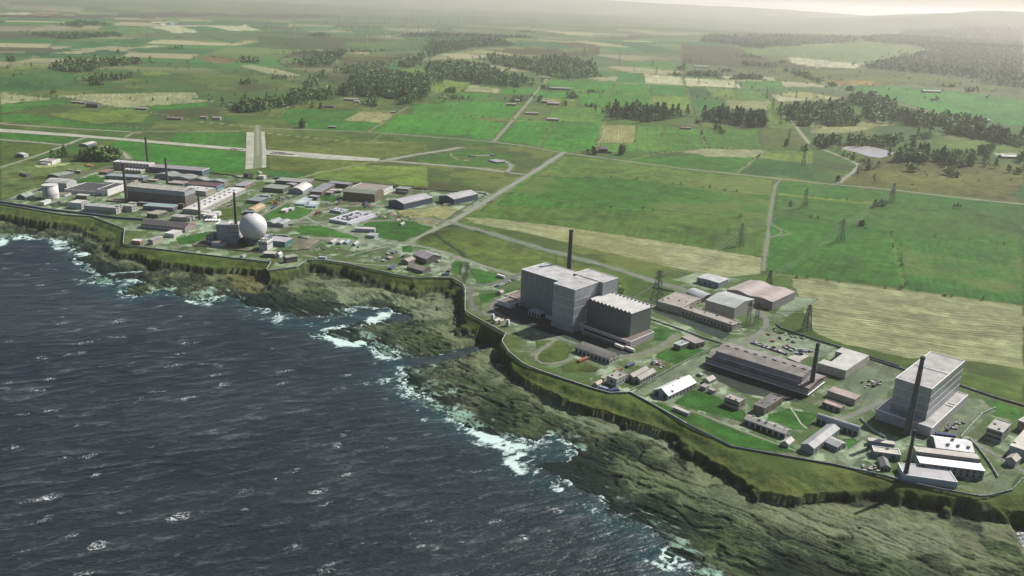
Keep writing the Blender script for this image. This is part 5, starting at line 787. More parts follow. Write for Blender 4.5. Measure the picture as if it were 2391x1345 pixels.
for i,(n,l,r) in enumerate([((1492,1136),(1446,1130),(1535,1112)),((1568,1142),(1530,1136),(1597,1120)),((1700,1152),(1673,1146),(1732,1130))]):
    B(215+i,'R2',n,n[1]+14,l,r,'gr2',(.30,.33,.38),(.58,.54,.50),'hut',['left pink grey gabled hut in the row behind the headland','middle pink grey gabled hut in the row behind the headland','right lone gabled hut at the end of the row behind the headland'][i])
B(218,'R2',(1622,1138),1150,(1590,1132),(1648,1118),'gr1.5',(.20,.27,.36),(.36,.48,.58),'hut','pale blue roofed hut in the row of gabled huts behind the headland')
B(220,'Z3',(1890,220),275,(1735,165),(2066,187),'gl5',(.20,.175,.155),(.40,.37,.38),'workshop','largest brown walled workshop of the three on the cliff beside the bay',ribs=2)
B(221,'Z3',(1850,350),382,(1668,300),(1947,325),'gl3.5',(.20,.185,.17),(.37,.33,.28),'workshop','long brown roofed workshop nearest the cliff edge beside the bay',ribs=2)
B(222,'Z3',(1690,248),283,(1612,228),(1764,212),'gr3',(.21,.20,.19),(.40,.36,.29),'workshop','smallest tan roofed workshop of the three on the cliff beside the bay')
B(223,'Z3',(1525,145),160,(1477,130),(1569,132),'gl2',(.18,.20,.24),GR,'hut','grey gabled hut in the yard behind the cliff workshops')
B(224,'Z3',(1470,158),168,(1443,150),(1483,148),'f',(.25,.28,.30),LG,'hut','tiny grey hut beside the grey gabled hut')
B(225,'Z3',(1485,208),225,(1440,196),(1516,196),'gr1',(.22,.19,.18),PKR,'hut','pinkish hut in the rubble yard left of the cliff workshops')
B(226,'Z3',(1420,236),246,(1385,226),(1442,226),'f',(.25,.28,.31),LG,'hut','small grey hut left of the pinkish hut in the rubble yard')
B(227,'R3',(940,730),742,(918,727),(970,716),'gr2',(.28,.31,.34),LG,'hut','white gabled hut standing alone among rubble heaps')
B(228,'R3',(1825,155),166,(1770,130),(1870,140),'f',(.20,.20,.26),(.38,.37,.42),'magazine_building','grey block on the apron by the grass mound of the airfield',cat='building')
B(229,'R3',(1605,100),106,(1562,88),(1614,94),'f',(.10,.10,.13),(.14,.14,.18),'magazine_building','left dark bunker in the grass ring on the airfield',cat='bunker')
B(230,'R3',(1795,90),96,(1755,80),(1808,86),'f',(.11,.11,.13),(.18,.17,.2),'magazine_building','right dark bunker in the grass ring on the airfield',cat='bunker')
# ---- tall silver block and its neighbours
B(300,'R4',(965,541),885,(627,433),(1183,471),'p',(.30,.32,.35),(.60,.60,.60),'reactor_hall','tallest silver ribbed block with pale flat roof beside the road',ribs=3.8,metal=.35,wr=.42,seam=9,stain=.7)
B(301,'R4',(1118,625),1021,(930,560),(1338,545),'p',(.40,.42,.45),(.56,.55,.54),'reactor_tower','smooth silver tower standing in front of the ribbed block',cat='tower',metal=.35,wr=.4,seam=9,stain=.7)
E,P,h,a,Lr,Ll=BLD[301]
for i in range(4):
    z=h*(.18+.19*i); b=MB().box((-.16,-.16,z),(Lr+.02,0-.02,z+.35)).box((-.16,-.02,z),(-.02,Ll,z+.35)); obj('panel_joint',b.me('panel_joint',plain('pale_joint',(.62,.63,.64))),E)
B(302,'R4',(1378,556),946,(1100,470),(1522,513),'p',(.37,.40,.42),(.58,.57,.56),'reactor_annex','silver rear block behind the smooth tower',cat='building',metal=.3,wr=.42,seam=9,stain=.7)
B(303,'R4',(1640,845),1114,(1222,697),(1808,773),'sr2.3',(.135,.165,.155),(.46,.46,.46),'turbine_hall','dark green hall with white sawtooth roof in front of the silver tower',cat='hall',ribs=2,seam=0)
E,P,h,a,Lr,Ll=BLD[303]; b=MB().box((-.35,-.35,h-.3),(Lr+.2,.0-.05,h+.5)).box((Lr+.05,-.35,h-.3),(Lr+.6,Ll+.2,h+2.6)); obj('roof_rim',b.me('roof_rim',plain('grey_trim',(.45,.46,.46))),E)
B(304,'R4',(1632,1103),1163,(1172,936),(1832,1005),'p',(.38,.36,.36),(.19,.145,.12),'podium_building','low podium with brown roof and blue glazing below the dark green hall',cat='building',op=[('l','w',1,1,2.2,0,62,2.6)])
B(305,'R4',(530,758),797,(432,710),(612,712),'p',(.56,.56,.58),(.22,.18,.155),'entrance_building','small white brown roofed block at the left foot of the ribbed silver block',cat='building',op=[('r','d',1,1,0,0,5,5.5)])
B(306,'R4',(620,715),760,(482,665),(720,670),'p',(.50,.50,.52),(.27,.20,.165),'entrance_annex','second white brown roofed block tucked behind the small one',cat='building')
# canopy on posts
P=at(px('R4',(792,893)),ZP); _,_,a,_,_=solve('R4',(1118,625),1021,(930,560),(1338,545))[0:5]
E=empty('entrance_canopy',P,a); tag(E,'flat pale canopy on thin white posts at the foot of the ribbed wall','canopy')
b=MB().box((-.5,-.5,6.4),(13,19,7.1)); obj('canopy_roof',b.me('canopy_roof',roofm((.55,.56,.60),3)),E)
pm=MB().box((-.25,-.25,0),(.25,.25,6.4)).me('post',TRIM)
for i in range(5): obj('post',pm,E,(.2,.4+i*4.5,0))
for i in range(3): obj('post',pm,E,(12,.4+i*9,0))
b=MB().box((9,-22,0),(13,-.6,4.2)); obj('link_corridor',b.me('link_corridor',wallm((.46,.46,.5))),E)
B(310,'R4',(1440,1262),1310,(1116,1150),(1542,1226),'dl3',(.45,.44,.42),(.42,.40,.36),'workshop','long pale double roofed workshop below the dark green hall',op=[('l','d',1,9,0,0,3.4,4.2),('r','w',1,3,2,0,3,2)],seam=3)
B(311,'R4',(2228,1118),1166,(2110,1050),(2296,1088),'f',(.27,.225,.205),(.37,.33,.31),'substation_house','pinkish brown block on the oval lawn',cat='building',op=[('r','d',1,2,0,0,2.5,4)])
B(312,'R6',(945,190),231,(890,166),(1020,158),'p',(.15,.17,.135),(.40,.45,.43),'substation_annex','olive green cube in front of the pinkish brown block on the lawn',cat='building',nv=1)
B(313,'R4',(435,650),670,(392,640),(470,640),'gr2',(.36,.35,.36),PKR,'hut','small pink grey hut on the lawn left of the silver blocks')
B(314,'Z6',(455,400),440,(405,385),(540,365),'gr2',(.42,.40,.34),CRR,'pump_house','cream roofed pump hut between the two little white tanks')
B(315,'Z6',(545,408),450,(515,395),(606,382),'gr2',(.40,.37,.34),(.55,.45,.40),'pump_house','pinkish roofed pump hut between the two little white tanks')
# ---- grey halls inland
B(320,'R5',(365,552),610,(130,490),(548,462),'p',(.36,.34,.30),(.40,.36,.32),'office_block','wide flat roofed tan block by the first tall pylon',trim=wallm((.42,.39,.35)),op=[('r','w',2,3,3,4,4,1.6)],nv=3,seam=6)
B(321,'R5',(835,712),768,(365,556),(893,680),'p',(.36,.34,.30),(.39,.36,.32),'office_wing','long narrow tan wing running on from the wide tan block',cat='building wing',trim=wallm((.42,.39,.35)),op=[('l','d',1,14,1,0,2.6,3),('r','w',2,2,3,3,3,1.4)],nv=4,seam=6)
B(322,'R5',(855,555),657,(592,475),(1030,470),'gl3.5',(.36,.36,.345),(.48,.52,.51),'storage_hall','tall pale gabled hall in the middle of the grey halls inland',cat='hall',ribs=1.6)
B(323,'R5',(560,462),500,(405,402),(662,438),'bl3.5',(.18,.235,.28),(.54,.58,.58),'arched_store','low long store with rounded pale roof behind the wide tan block',cat='shed')
B(324,'R5',(1205,497),570,(780,380),(1418,403),'wr2.2',(.27,.25,.265),(.46,.385,.36),'storage_hall','huge hall with pinkish double humped roof next to the lattice pylon',cat='hall',ribs=3,seam=5)
B(325,'R5',(708,322),371,(502,270),(803,285),'gr1',(.27,.31,.36),(.56,.58,.59),'workshop','isolated white roofed workshop on its own yard by the stubble field',ribs=1.5,op=[('l','d',1,4,0,0,2,4)])
# ---- purple turbine shed
B(330,'R6',(2130,585),668,(1180,290),(2290,472),'gl3.4',(.26,.23,.25),(.27,.25,.235),'turbine_hall','very long mauve shed with two tier grey brown tiled roof',cat='hall',ribs=0,seam=2.2,stain=.9)
E,P,h,a,Lr,Ll=BLD[330]
b=MB().box((-.5,-.5,h-1.3),(Lr+.5,Ll+.5,h-.05)); obj('fascia',b.me('fascia',plain('maroon_fascia',(.10,.04,.05))),E)
b=MB().box((-.8,-.8,3.0),(Lr+.8,Ll+.8,3.5)); obj('base_ledge',b.me('base_ledge',TRIM),E)
b=MB().box((-.05,-.05,0),(Lr+.05,Ll+.05,2.7)); obj('recess_band',b.me('recess_band',plain('dark_recess',(.05,.05,.05))),E)  # flat band whose near-black colour paints the shaded recess below the ledge
b=MB().bar((-.3,-.7,h+.1),(Lr/2,-.7,h+3.5),.5).bar((Lr/2,-.7,h+3.5),(Lr+.3,-.7,h+.1),.5); obj('gable_trim',b.me('gable_trim',plain('red_brown_trim',(.16,.045,.04))),E)
y0=Ll*.085; x0,x1=Lr*.13,Lr*.87
shell(E,x1-x0,Ll*.93-y0,h+7.6,'gl2.6',wallm((.24,.225,.255)),roofm((.27,.25,.235),2.2,.9),z0=h+.4,org=(x0,y0),names=('upper_wall','upper_roof'))
b=MB().box((x0-.15,y0-.15,h+1.0),(x1+.1,Ll*.93+.1,h+1.7)); obj('ledge',b.me('ledge',TRIM),E)
for i in range(9): 
    o=obj('roof_vent',VENTM,E,(Lr*.5,y0+(Ll*.84)*(i+.5)/9,h+10.2)); o.scale=(1.2,3.,.8)
openings(E,Lr,Ll,h,[('l','w',1,24,.9,0,2.2,1.4)],0)
# L shaped white building
def PB(key,rg,by,outline,inear,wc,rc,name,label,cat,parapet=False,op=()):
    N=px(rg,outline[inear]); P=ground_under(N,px(rg,(0,by))[1],ZP); h=vtop(P,N)
    pts=[(at(px(rg,p),P[2]+h)-P)[:2] for p in outline]
    ar=sum(pts[i][0]*pts[(i+1)%len(pts)][1]-pts[(i+1)%len(pts)][0]*pts[i][1] for i in range(len(pts)))
    if ar<0: pts=pts[::-1]
    E=empty(name,P); tag(E,label,cat)
    obj('wall',MB().prism(pts,0,h).me('wall',wallm(wc)),E)
    c=np.mean(pts,0); g=lambda k:[tuple(c+(p-c)*(1+k/np.linalg.norm(p-c))) for p in pts]
    obj('roof',MB().prism(g(.25 if not parapet else -.7),h+.02,h+.3).me('roof',roofm(rc,4)),E)
    if parapet:
        q=MB(); o1=g(.12)
        for i in range(len(o1)):
            A=np.array(o1[i]);Bq=np.array(o1[(i+1)%len(o1)]); d=(Bq-A)/np.linalg.norm(Bq-A); nn=np.array([-d[1],d[0]])*.55
            q.prism([tuple(A),tuple(Bq),tuple(Bq+nn),tuple(A+nn)],h+.01+.003*i,h+.8+.003*i)
        obj('parapet',q.me('parapet',TRIM),E)
    BLD[key]=(E,P,h,0,0,0); return E
PB(340,'R7',415,[(468,268),(525,235),(595,255),(700,180),(632,163),(690,124),(942,200),(730,340)],7,(.42,.42,.37),(.56,.57,.53),'workshop','white roofed building with a notch cut in its back beside the car park','workshop')
E=BLD[340][0]
PB(341,'R7',262,[(185,218),(255,196),(305,208),(342,191),(387,206),(322,240),(290,262)],5,(.40,.38,.33),(.50,.47,.42),'hut','small cream angled hut between the long mauve shed and the car park','hut')
# ---- near right cluster
B(350,'R7',(815,608),661,(558,525),(874,572),'f',(.33,.32,.29),(.42,.34,.31),'workshop','pinkish flat roofed block between the mauve shed and the tall grey block',stain=.9)
B(351,'R7',(680,690),731,(510,630),(716,660),'p',(.23,.20,.17),(.42,.30,.28),'workshop','smaller block with blotchy pink roof in front of the pinkish flat roofed one',op=[('l','d',1,3,0,0,2.6,4)],stain=.9,trim=wallm((.26,.22,.19)))
B(352,'R7',(845,893),947,(458,770),(873,872),'bl3',(.34,.37,.39),(.50,.53,.54),'arched_workshop','long barrel roofed workshop with dark bays behind the T shaped building',cat='workshop',op=[('l','d',1,8,0,0,4,4.6),('r','d',1,1,0,0,3,4)])
B(353,'R7',(435,1062),1119,(297,1032),(683,878),'gr2.5',(.26,.28,.29),(.39,.40,.42),'workshop','T shaped grey building, main gabled bar',op=[('r','d',1,5,0,0,2.5,4)],ribs=0)
B(354,'R7',(652,1050),1092,(530,985),(717,1002),'gl2',(.27,.29,.29),(.42,.43,.44),'workshop_wing','short wing of the T shaped grey building',cat='building wing',op=[('r','d',1,2,0,0,2.4,3.6)])
B(355,'R6',(1945,1105),1131,(1867,1086),(2009,1066),'gr2.5',(.40,.42,.41),CRR,'hut','small white gabled hut at the end of the long windowed shed')
B(356,'R6',(1915,1005),1052,(1532,865),(1973,970),'gl2.4',(.36,.37,.36),(.48,.47,.43),'workshop','long low pale shed with a row of dark doorways on the lawn',op=[('l','d',1,7,0,0,4,4),('r','d',1,1,0,0,2.5,3.5)],nv=5)
B(357,'R6',(1490,715),786,(1350,665),(1555,680),'p',(.30,.28,.25),(.44,.41,.37),'office_block','square tan office with dark window bands on the lawn',trim=wallm((.33,.30,.27)),nv=2,op=[('l','w',2,1,3.4,4.3,12,1.5),('r','w',2,1,3.4,4.3,8,1.5)])
B(358,'R6',(1725,770),833,(1620,732),(1892,665),'p',(.19,.16,.135),(.15,.145,.15),'workshop','brown walled block with mottled dark grey roof on the lawn',trim=wallm((.24,.20,.17)),nv=2,stain=1.2,op=[('r','d',1,3,0,0,2.4,4)])
B(359,'R6',(835,655),692,(692,600),(1094,530),'gr5.5',(.30,.32,.34),(.95,.95,.95),'warehouse','white gable roofed warehouse close to the cliff fence',op=[('l','d',1,2,0,0,4,5),('r','d',1,8,0,0,2.4,3.6)],nv=4)
B(360,'R6',(1015,815),839,(875,758),(1041,802),'f',(.36,.36,.36),(.50,.49,.46),'portable_cabin','long grey cabin beside the cliff fence path',op=[('l','w',1,6,1.6,0,1.2,1.2)])
B(361,'R6',(1210,520),546,(1145,497),(1276,493),'gr2.6',(.34,.34,.33),TANR,'hut','tan gabled hut with white end wall near the white warehouse',op=[('l','w',1,2,1.5,0,1.2,1.2)])
B(362,'R6',(1178,575),606,(1128,556),(1216,553),'f',(.32,.33,.30),(.40,.38,.33),'portable_cabin','left of two joined tan cabins behind the white warehouse')
B(363,'R6',(1246,606),636,(1195,585),(1282,600),'f',(.33,.33,.34),(.44,.38,.35),'portable_cabin','right of two joined tan cabins behind the white warehouse')
B(364,'R6',(1140,462),478,(1090,448),(1168,455),'gr1',(.22,.25,.22),GNR,'hut','small green grey hut behind the tan gabled hut')
B(365,'R6',(355,502),568,(272,465),(451,450),'p',(.40,.41,.40),(.46,.45,.41),'office_block','tall tan and white cube at the fence corner',trim=wallm((.45,.44,.40)),nv=2,op=[('r','w',1,4,2.5,0,1.6,1.6),('l','d',1,1,3,0,2,3)])
B(366,'R6',(575,508),548,(450,462),(718,428),'dr3',(.30,.29,.28),(.30,.275,.25),'workshop','double gabled brown roofed workshop behind the tall tan cube',op=[('r','d',1,6,0,0,2.4,4),('l','d',1,2,0,0,2.6,4)])
B(367,'R6',(240,492),522,(212,478),(272,462),'f',(.36,.37,.34),TANR,'hut','small tan hut touching the left of the tall tan cube')
B(368,'R6',(180,552),573,(135,538),(230,522),'gr2',(.36,.34,.29),(.50,.40,.28),'hut','orange tan gabled hut at the cliff fence left of the tall cube')
# ---- tall grey block on the right
B(370,'R7',(1525,872),958,(1018,692),(1846,560),'p',(.36,.355,.36),(.43,.42,.42),'reactor_podium','wide grey base block of the tall right hand building',cat='building',ribs=0,seam=5,stain=.8)
hb=BLD[370][2]
B(371,'R7',(1525,512),802,(1190,408),(1826,253),'p',(.30,.325,.36),(.43,.42,.42),'reactor_hall','tall grey silver block rising from the wide grey base at right',on=hb+.13,metal=.4,wr=.38,seam=5,stain=.8)
E,P,h,a,Lr,Ll=BLD[371]
for i in range(3):
    z=h*(.24+.25*i); b=MB().box((-.16,-.16,z),(Lr+.02,-.02,z+.3)).box((-.16,-.02,z),(-.02,Ll,z+.3)); obj('panel_joint',b.me('panel_joint',plain('pale_joint',(.62,.63,.64))),E)
b=MB().box((Lr*.5-.3,.4,h+.13),(Lr*.5+.3,Ll-.4,h+.8)); obj('roof_rib',b.me('roof_rib',TRIM),E)
E,P,h,a,Lr,Ll=BLD[370]
for f in (.60,.66): b=MB().box((Lr*f-.35,.5,h+.13),(Lr*f+.35,Ll*.16,h+.9)); obj('roof_rib',b.me('roof_rib',TRIM),E)
B(372,'R7',(2178,915),1016,(2030,868),(2262,833),'p',(.28,.29,.30),(.44,.42,.40),'office_block','grey two storey office with dark window bands at the right edge lawn',trim=wallm((.34,.34,.35)),nv=2,op=[('l','w',2,1,3.2,4.8,13,2.0),('r','w',2,1,3.2,4.8,11,2.0)])
B(373,'R7',(2425,1090),1180,(2245,1030),(2560,930),'f',(.26,.29,.31),CRR,'workshop','cream roofed building cut off by the right edge of the view',nv=4)
B(374,'R7',(2300,1185),1236,(2205,1150),(2348,1148),'gr3.2',(.33,.36,.35),(.53,.50,.43),'hut','tan gabled hut in front of the cream roofed building at the right edge')
B(375,'R7',(2405,830),910,(2338,790),(2480,770),'p',(.22,.20,.20),(.40,.36,.36),'workshop','brown block cut off by the right edge beyond the office')
B(376,'R8',(1915,387),416,(1562,338),(1838,268),'gl4.5',(.30,.31,.30),(1.0,1.02,1.04),'workshop','grey hall whose bright white roof faces the sea, below the tall right hand block',nv=0)
E,P,h,a,Lr,Ll=BLD[376]
for i in range(4): o=obj('roof_vent',VENTM,E,(Lr*(.22 if i<3 else .5),Ll*(.12+.27*i if i<3 else .5),h+(2.2 if i<3 else 4.7))); o.scale=(1.6,1.6,1)
B(377,'R8',(2012,553),637,(1415,480),(1938,425),'nl0',(.22,.225,.24),(1.2,1.2,1.2),'turbine_hall','long hall with brilliant white roof and dark clerestory strip near the cliff fence',cat='hall',op=[('l','w',2,10,1.5,3.4,1.6,2.4)],seam=0,stain=.15)
E,P,h,a,Lr,Ll=BLD[377]
b=MB().box((Lr*.56,-.4,h+.32),(Lr*.62,Ll-1,h+2.6)); obj('clerestory',b.me('clerestory',GLASS),E)
b=MB().box((Lr*.62,-.4,h+.32),(Lr+.3,Ll+.3,h+3.0)); obj('upper_roof',b.me('upper_roof',roofm((.56,.53,.48),5)),E)
PB(378,'R8',645,[(1210,484),(1264,592),(1760,662),(1690,555),(1470,515),(1440,498)],1,(.34,.42,.46),(.46,.46,.48),'boiler_house','white walled flat roofed building nearest the cliff fence with a thin chimney','building',parapet=True)
B(379,'R8',(1180,310),352,(940,275),(1190,285),'nl0',(.24,.28,.36),(.62,.58,.52),'portable_cabin','rear of two blue grey cabins left of the thin chimney',ribs=1.2)
B(380,'R8',(1236,408),462,(988,375),(1214,356),'p',(.20,.24,.30),(.58,.55,.49),'portable_cabin','front blue grey cabin block with cream roof left of the thin chimney',nv=1,op=[('l','d',1,2,0,0,3,4)],ribs=1.2)
B(381,'R8',(1145,527),556,(1055,515),(1110,445),'gr2.5',(.34,.34,.35),(.20,.20,.20),'hut','narrow dark roofed hut with white doors left of the white walled building',op=[('l','d',1,3,0,0,1.6,2.8)])
# ------------------------------------------------------------------ chimneys, tanks, sphere
def chimney(rg,base,top,rb,rt,label,on=0.,c=(.075,.07,.062)):
    P=at(px(rg,base),ZP+on); h=vtop(P,px(rg,top)); s=np.linalg.norm(P-CAM)/F0/REG[rg][2]; r0,r1=rb*s,rt*s
    E=empty('chimney',P); tag(E,label,'chimney')
    m=plain('chimney_concrete',c,.8,0,.3,.25); b=MB().lathe([(r0*1.15,-.2),(r0*1.15,.6),(r0,.6)]+[(r0+(r1-r0)*k/12,h*k/12) for k in range(1,13)]+[(r1*.75,h),(r1*.75,h-3)],28); obj('shaft',b.me('shaft',m,True),E)
    b=MB().lathe([(r1*1.02,h-2.2),(r1*1.22,h-2.0),(r1*1.22,h+.25),(r1*.8,h+.25),(r1*.8,h-1)],28); obj('cap',b.me('cap',plain('soot_black',(.02,.02,.02))),E)
    for k in (.33,.62,.86): rr=r0+(r1-r0)*k; obj('ring_platform',MB().lathe([(rr+.02,h*k-.2),(rr+.35,h*k-.2),(rr+.35,h*k+.2),(rr+.02,h*k+.2)],28).me('ring_platform',DARKST),E)
    b=MB().box((-.3,-r0*1.05-.25,0),(.3,-r0*1.0,h*.5)); obj('ladder',b.me('ladder',DARKST),E)
chimney('R1',(1368,425),(1343,164),10,8,'farthest of the dark chimneys, behind the four storey office block')
chimney('R1',(1547,590),(1524,354),11,8,'dark chimney between the two wavy roofed halls and the blue process hall')
chimney('R1',(1172,765),(1134,408),14,8,'dark chimney at the left end of the largest brown hall',c=(.06,.055,.045))
chimney('R1',(1848,924),(1829,680),11,8,'slim dark chimney beside the four small white tanks')
chimney('R2',(597,964),(579,672),13,9,'black chimney standing on the grey block left of the white sphere',on=28.,c=(.05,.045,.035))
chimney('R4',(1045,690),(1078,68),23,17,'tall black chimney behind the roofs of the silver blocks',c=(.045,.044,.042))
chimney('R6',(2155,545),(2212,168),22,15,'dark grey chimney on the right end of the long mauve shed',on=9.,c=(.085,.088,.092))
chimney('R7',(1294,925),(1450,214),30,16,'thick grey chimney before the tall right hand block',c=(.085,.088,.092))
chimney('R8',(1282,572),(1352,175),20,11,'thin grey chimney on the white walled building nearest the cliff fence',on=5.7,c=(.085,.088,.092))
def tank(rg,base,rpx,top,label,c=(.62,.62,.62),band=None,group=None,dome=.25):
    P=at(px(rg,base),ZP); r=rpx*np.linalg.norm(P-CAM)/F0/REG[rg][2]; h=vtop(P,px(rg,(base[0],top)))
    E=empty('storage_tank',P); tag(E,label,'tank',group)
    obj('shell',MB().lathe([(r,0),(r,h)],40).me('shell',wallm(c),True),E)
    obj('roof',MB().lathe([(r*1.03,h),(r*1.03,h+.3),(r*.6,h+.3+dome),(.3,h+.4+dome*1.4)],40).me('roof',roofm((.74,.73,.70),0)),E)
    if band: obj('band',MB().lathe([(r+.02,h*band),(r+.25,h*band),(r+.25,h*band+.4),(r+.02,h*band+.4)],40).me('band',DARKST),E)
    b=MB().box((-.4,-r-.5,0),(.4,-r-.02,h+1)); obj('ladder',b.me('ladder',DARKST),E)
tank('R1',(474,720),60,598,'big tall round white tank near the left edge',band=.3,c=(.55,.53,.51))
tank('R1',(1880,897),34,863,'front left one of four white tanks by the slim chimney'); tank('R1',(1957,905),42,873,'front right one of four white tanks by the slim chimney',)
tank('R1',(1912,868),38,840,'back left one of four white tanks by the slim chimney',c=(.46,.45,.44)); tank('R1',(2000,880),41,851,'back right one of four white tanks by the slim chimney',c=(.44,.43,.42))
tank('Z6',(393,374),34,270,'left of two little white tanks by the cliff fence'); tank('Z6',(673,480),36,376,'right of two little white tanks by the cliff fence')
# gas bottles
for i in range(5):
    P=at(px('R1',(1905+i*29,938)),ZP); E=empty('gas_tank',P,R_(80)); tag(E,'white horizontal gas tank in the row below the four white tanks','tank','horizontal gas tanks in a row')
    b=MB(); n=16; k=0
    prof=[(0.2,-4.6),(1.3,-4.2),(1.7,-3.5),(1.7,3.5),(1.3,4.2),(.2,4.6)]
    b.lathe(prof,n); b.V=[(z,x,y+2.3) for x,y,z in b.V]; obj('vessel',b.me('vessel',TRIM,True),E)
    for s in (-2.5,2.5): obj('saddle',MB().box((s-.3,-1.2,0),(s+.3,1.2,1.0)).me('saddle',CONC),E)
# sphere
P0=at(px('R2',(756,1104)),ZP); C0=None
SZ=26.4; c=at(px('R2',(756,985)),ZP+SZ); E=empty('containment_sphere',(c[0],c[1],ZP)); tag(E,'huge white panelled sphere on its teal base building','sphere')
t=NT('sphere_panels'); v=t.coords(); sp=t.n('ShaderNodeSeparateXYZ'); t.l(v,sp.inputs[0]); zz=t.math('SUBTRACT',sp.outputs[2],SZ)
lat=t.math('ARCSINE',t.math('DIVIDE',zz,20.6)); lon=t.math('ARCTAN2',sp.outputs[1],sp.outputs[0])
g1=t.math('LESS_THAN',t.math('PINGPONG',lat,.0705),.011); g2=t.math('LESS_THAN',t.math('PINGPONG',lon,.0785),.010)
n=t.noise(v,.08,3); col=t.mix(t.mapr(n,.3,.7,0,1),(.52,.53,.55),(.64,.64,.64)); col=t.mix(t.math('MULTIPLY',t.math('MAXIMUM',g1,g2),.75),col,(.25,.26,.28)); t.l(col,t.b.inputs['Base Color']); t.b.inputs['Roughness'].default_value=.45
b=MB().lathe([(max(.05,20.5*math.cos(R_(x))),SZ+20.5*math.sin(R_(x))) for x in np.linspace(-78,89.5,56)],96); obj('steel_shell',b.me('steel_shell',t.m,True),E)
obj('top_hatch',MB().lathe([(1.6,SZ+20.2),(1.6,SZ+22.2),(.5,SZ+22.6)],16).me('top_hatch',DARKST),E)
obj('skirt',MB().lathe([(9.5,0),(9.5,SZ-17.2)],48).me('skirt',wallm((.20,.22,.25))),E)
q=math.cos(R_(-40))*20.3; sm=MB().bar((0,0,0),(0,0,SZ-12.5),.35).me('support_column',STEEL)
for i in range(24): tt=2*PI*i/24; obj('support_column',sm,E,(math.cos(tt)*q,math.sin(tt)*q,0))
# flagpole-like white mast by the double roofed workshop
P=at(px('R4',(1066,1135)),ZP); E=empty('mast',P); tag(E,'slim white mast beside the long double roofed workshop','mast'); obj('pole',MB().bar((0,0,0),(0,0,11),.3,0,8,.12).me('pole',TRIM),E); obj('base',MB().box((-.7,-.7,0),(.7,.7,.4)).me('base',CONC),E)
# ------------------------------------------------------------------ pylons and cables
def pylon_meshes(H,W,arms,col,k_=1.):
    b=MB(); n=7; zs=[0]+[H*(1-(1-k/n)**1.25)*.94 for k in range(1,n+1)]; hw=lambda z:W/2*(1-z/H)**.9+.55
    for i in range(len(zs)-1):
        z0,z1=zs[i],zs[i+1]; a,c=hw(z0),hw(z1); P0=[(a,a),(-a,a),(-a,-a),(a,-a)];P1=[(c,c),(-c,c),(-c,-c),(c,-c)]; r=(.26-.012*i)*k_
        for k in range(4):
            p,q=P0[k],P0[(k+1)%4];p1,q1=P1[k],P1[(k+1)%4]
            b.bar((*p,z0),(*p1,z1),r,0,3); b.bar((*p,z0),(*q1,z1),r*.65,0,3); b.bar((*q,z0),(*p1,z1),r*.65,0,3); b.bar((*p1,z1),(*q1,z1),r*.6,0,3)
    b.bar((0,0,zs[-1]),(0,0,H),.3,0,4)
    lat=b.me('lattice_tower',col); am=[]
    for z,l in arms:
        q=MB(); c=hw(z)
        for s in (1,-1):
            for y in (c,-c): q.bar((s*c*.8,y,z),(s*l,0,z+.2),.19,0,3); q.bar((s*c*.8,y,z+1.7),(s*l,0,z+.2),.17,0,3)
            for f in (.4,.7): q.bar((s*l*f,c*(1-f),z),(s*l*f,-c*(1-f),z),.13,0,3); q.bar((s*l*f,c*(1-f),z+.1),(s*l*f,0,z+1.7*(1-f)),.13,0,3)
            q.bar((s*l,0,z+.2),(s*l,0,z-2.1),.16,0,4)
        am.append(q.me('crossarm',col))
    return lat,am
PYM={}
PYL={}
def pylon(key,p,toppx,kind,label,rot,H=None):
    P=gp(p); h=vtop(P,toppx) if toppx else H; A=[(.62*h,h*.13),(.76*h,h*.165),(.89*h,h*.115)] if kind!='b' else [(.50*h,h*.12),(.68*h,h*.16),(.84*h,h*.12)]
    kk=(kind,round(h/3)); 
    if kk not in PYM: PYM[kk]=(pylon_meshes(h,h*.2 if kind!='c' else h*.24,A,plain('pylon_steel',(.035,.036,.05) if kind!='a' else (.055,.05,.075),.6),1.55 if kind=='c' else 1.15),h,A)
    (lat,am),h,A=PYM[kk]
    E=empty('electricity_pylon',P,rot); tag(E,label,'pylon','lattice pylons across the fields')
    obj('lattice_tower',lat,E)
    for m in am: obj('crossarm',m,E)
    tips=[]
    for z,l in A:
        for s in (1,-1): tips.append(np.array([P[0]+math.cos(rot)*s*l,P[1]+math.sin(rot)*s*l,P[2]+z-2.0]))
    PYL[key]=tips
g5=lambda x,y:px('G5',(x,y)); g3=lambda x,y:px('G3',(x,y))
pylon('A1',px('R4',(1870,770)),px('R4',(1903,422)),'c','thick lattice pylon between the sawtooth hall and the tan flat roofed block',R_(30))
pylon('A2',g5(408,972),g5(430,800),'b','thin black pylon standing in the field just above the striped stubble',R_(25)); pylon('A3',g5(858,706),g5(878,560),'b','thin black pylon in the dark green field right of the lane corner',R_(25))
pylon('B1',px('R5',(1165,365)),px('R5',(1188,195)),'c','lattice pylon rising right behind the huge pinkish double humped hall',R_(28)); pylon('B2',g5(1108,945),g5(1135,770),'a','violet grey pylon alone in the big green field on the right',R_(30)); pylon('B3',g5(1465,668),g5(1487,522),'a','violet grey pylon beside a small hedge below the lane on the right',R_(35))
pylon('C1',px('R5',(1515,752)),px('R5',(1545,510)),'c','dense lattice pylon on a pale base at the car park corner',R_(-60))
pylon('D0',g5(1228,468),g5(1240,398),'b','small pylon by the track bend below the pond',R_(40)); pylon('D1',g5(850,410),g5(862,290),'b','pylon in the pale green field left of the track bend',R_(60)); pylon('D2',g5(748,234),g5(757,150),'b','pylon in the green field below the right plantation',R_(60)); pylon('D3',g5(688,126),g5(703,38),'b','pylon at the right end of the right plantation',R_(60)); pylon('D4',px('G4',(635,775)),px('G4',(655,680)),'b','pylon by the track behind the right plantation',R_(60),)
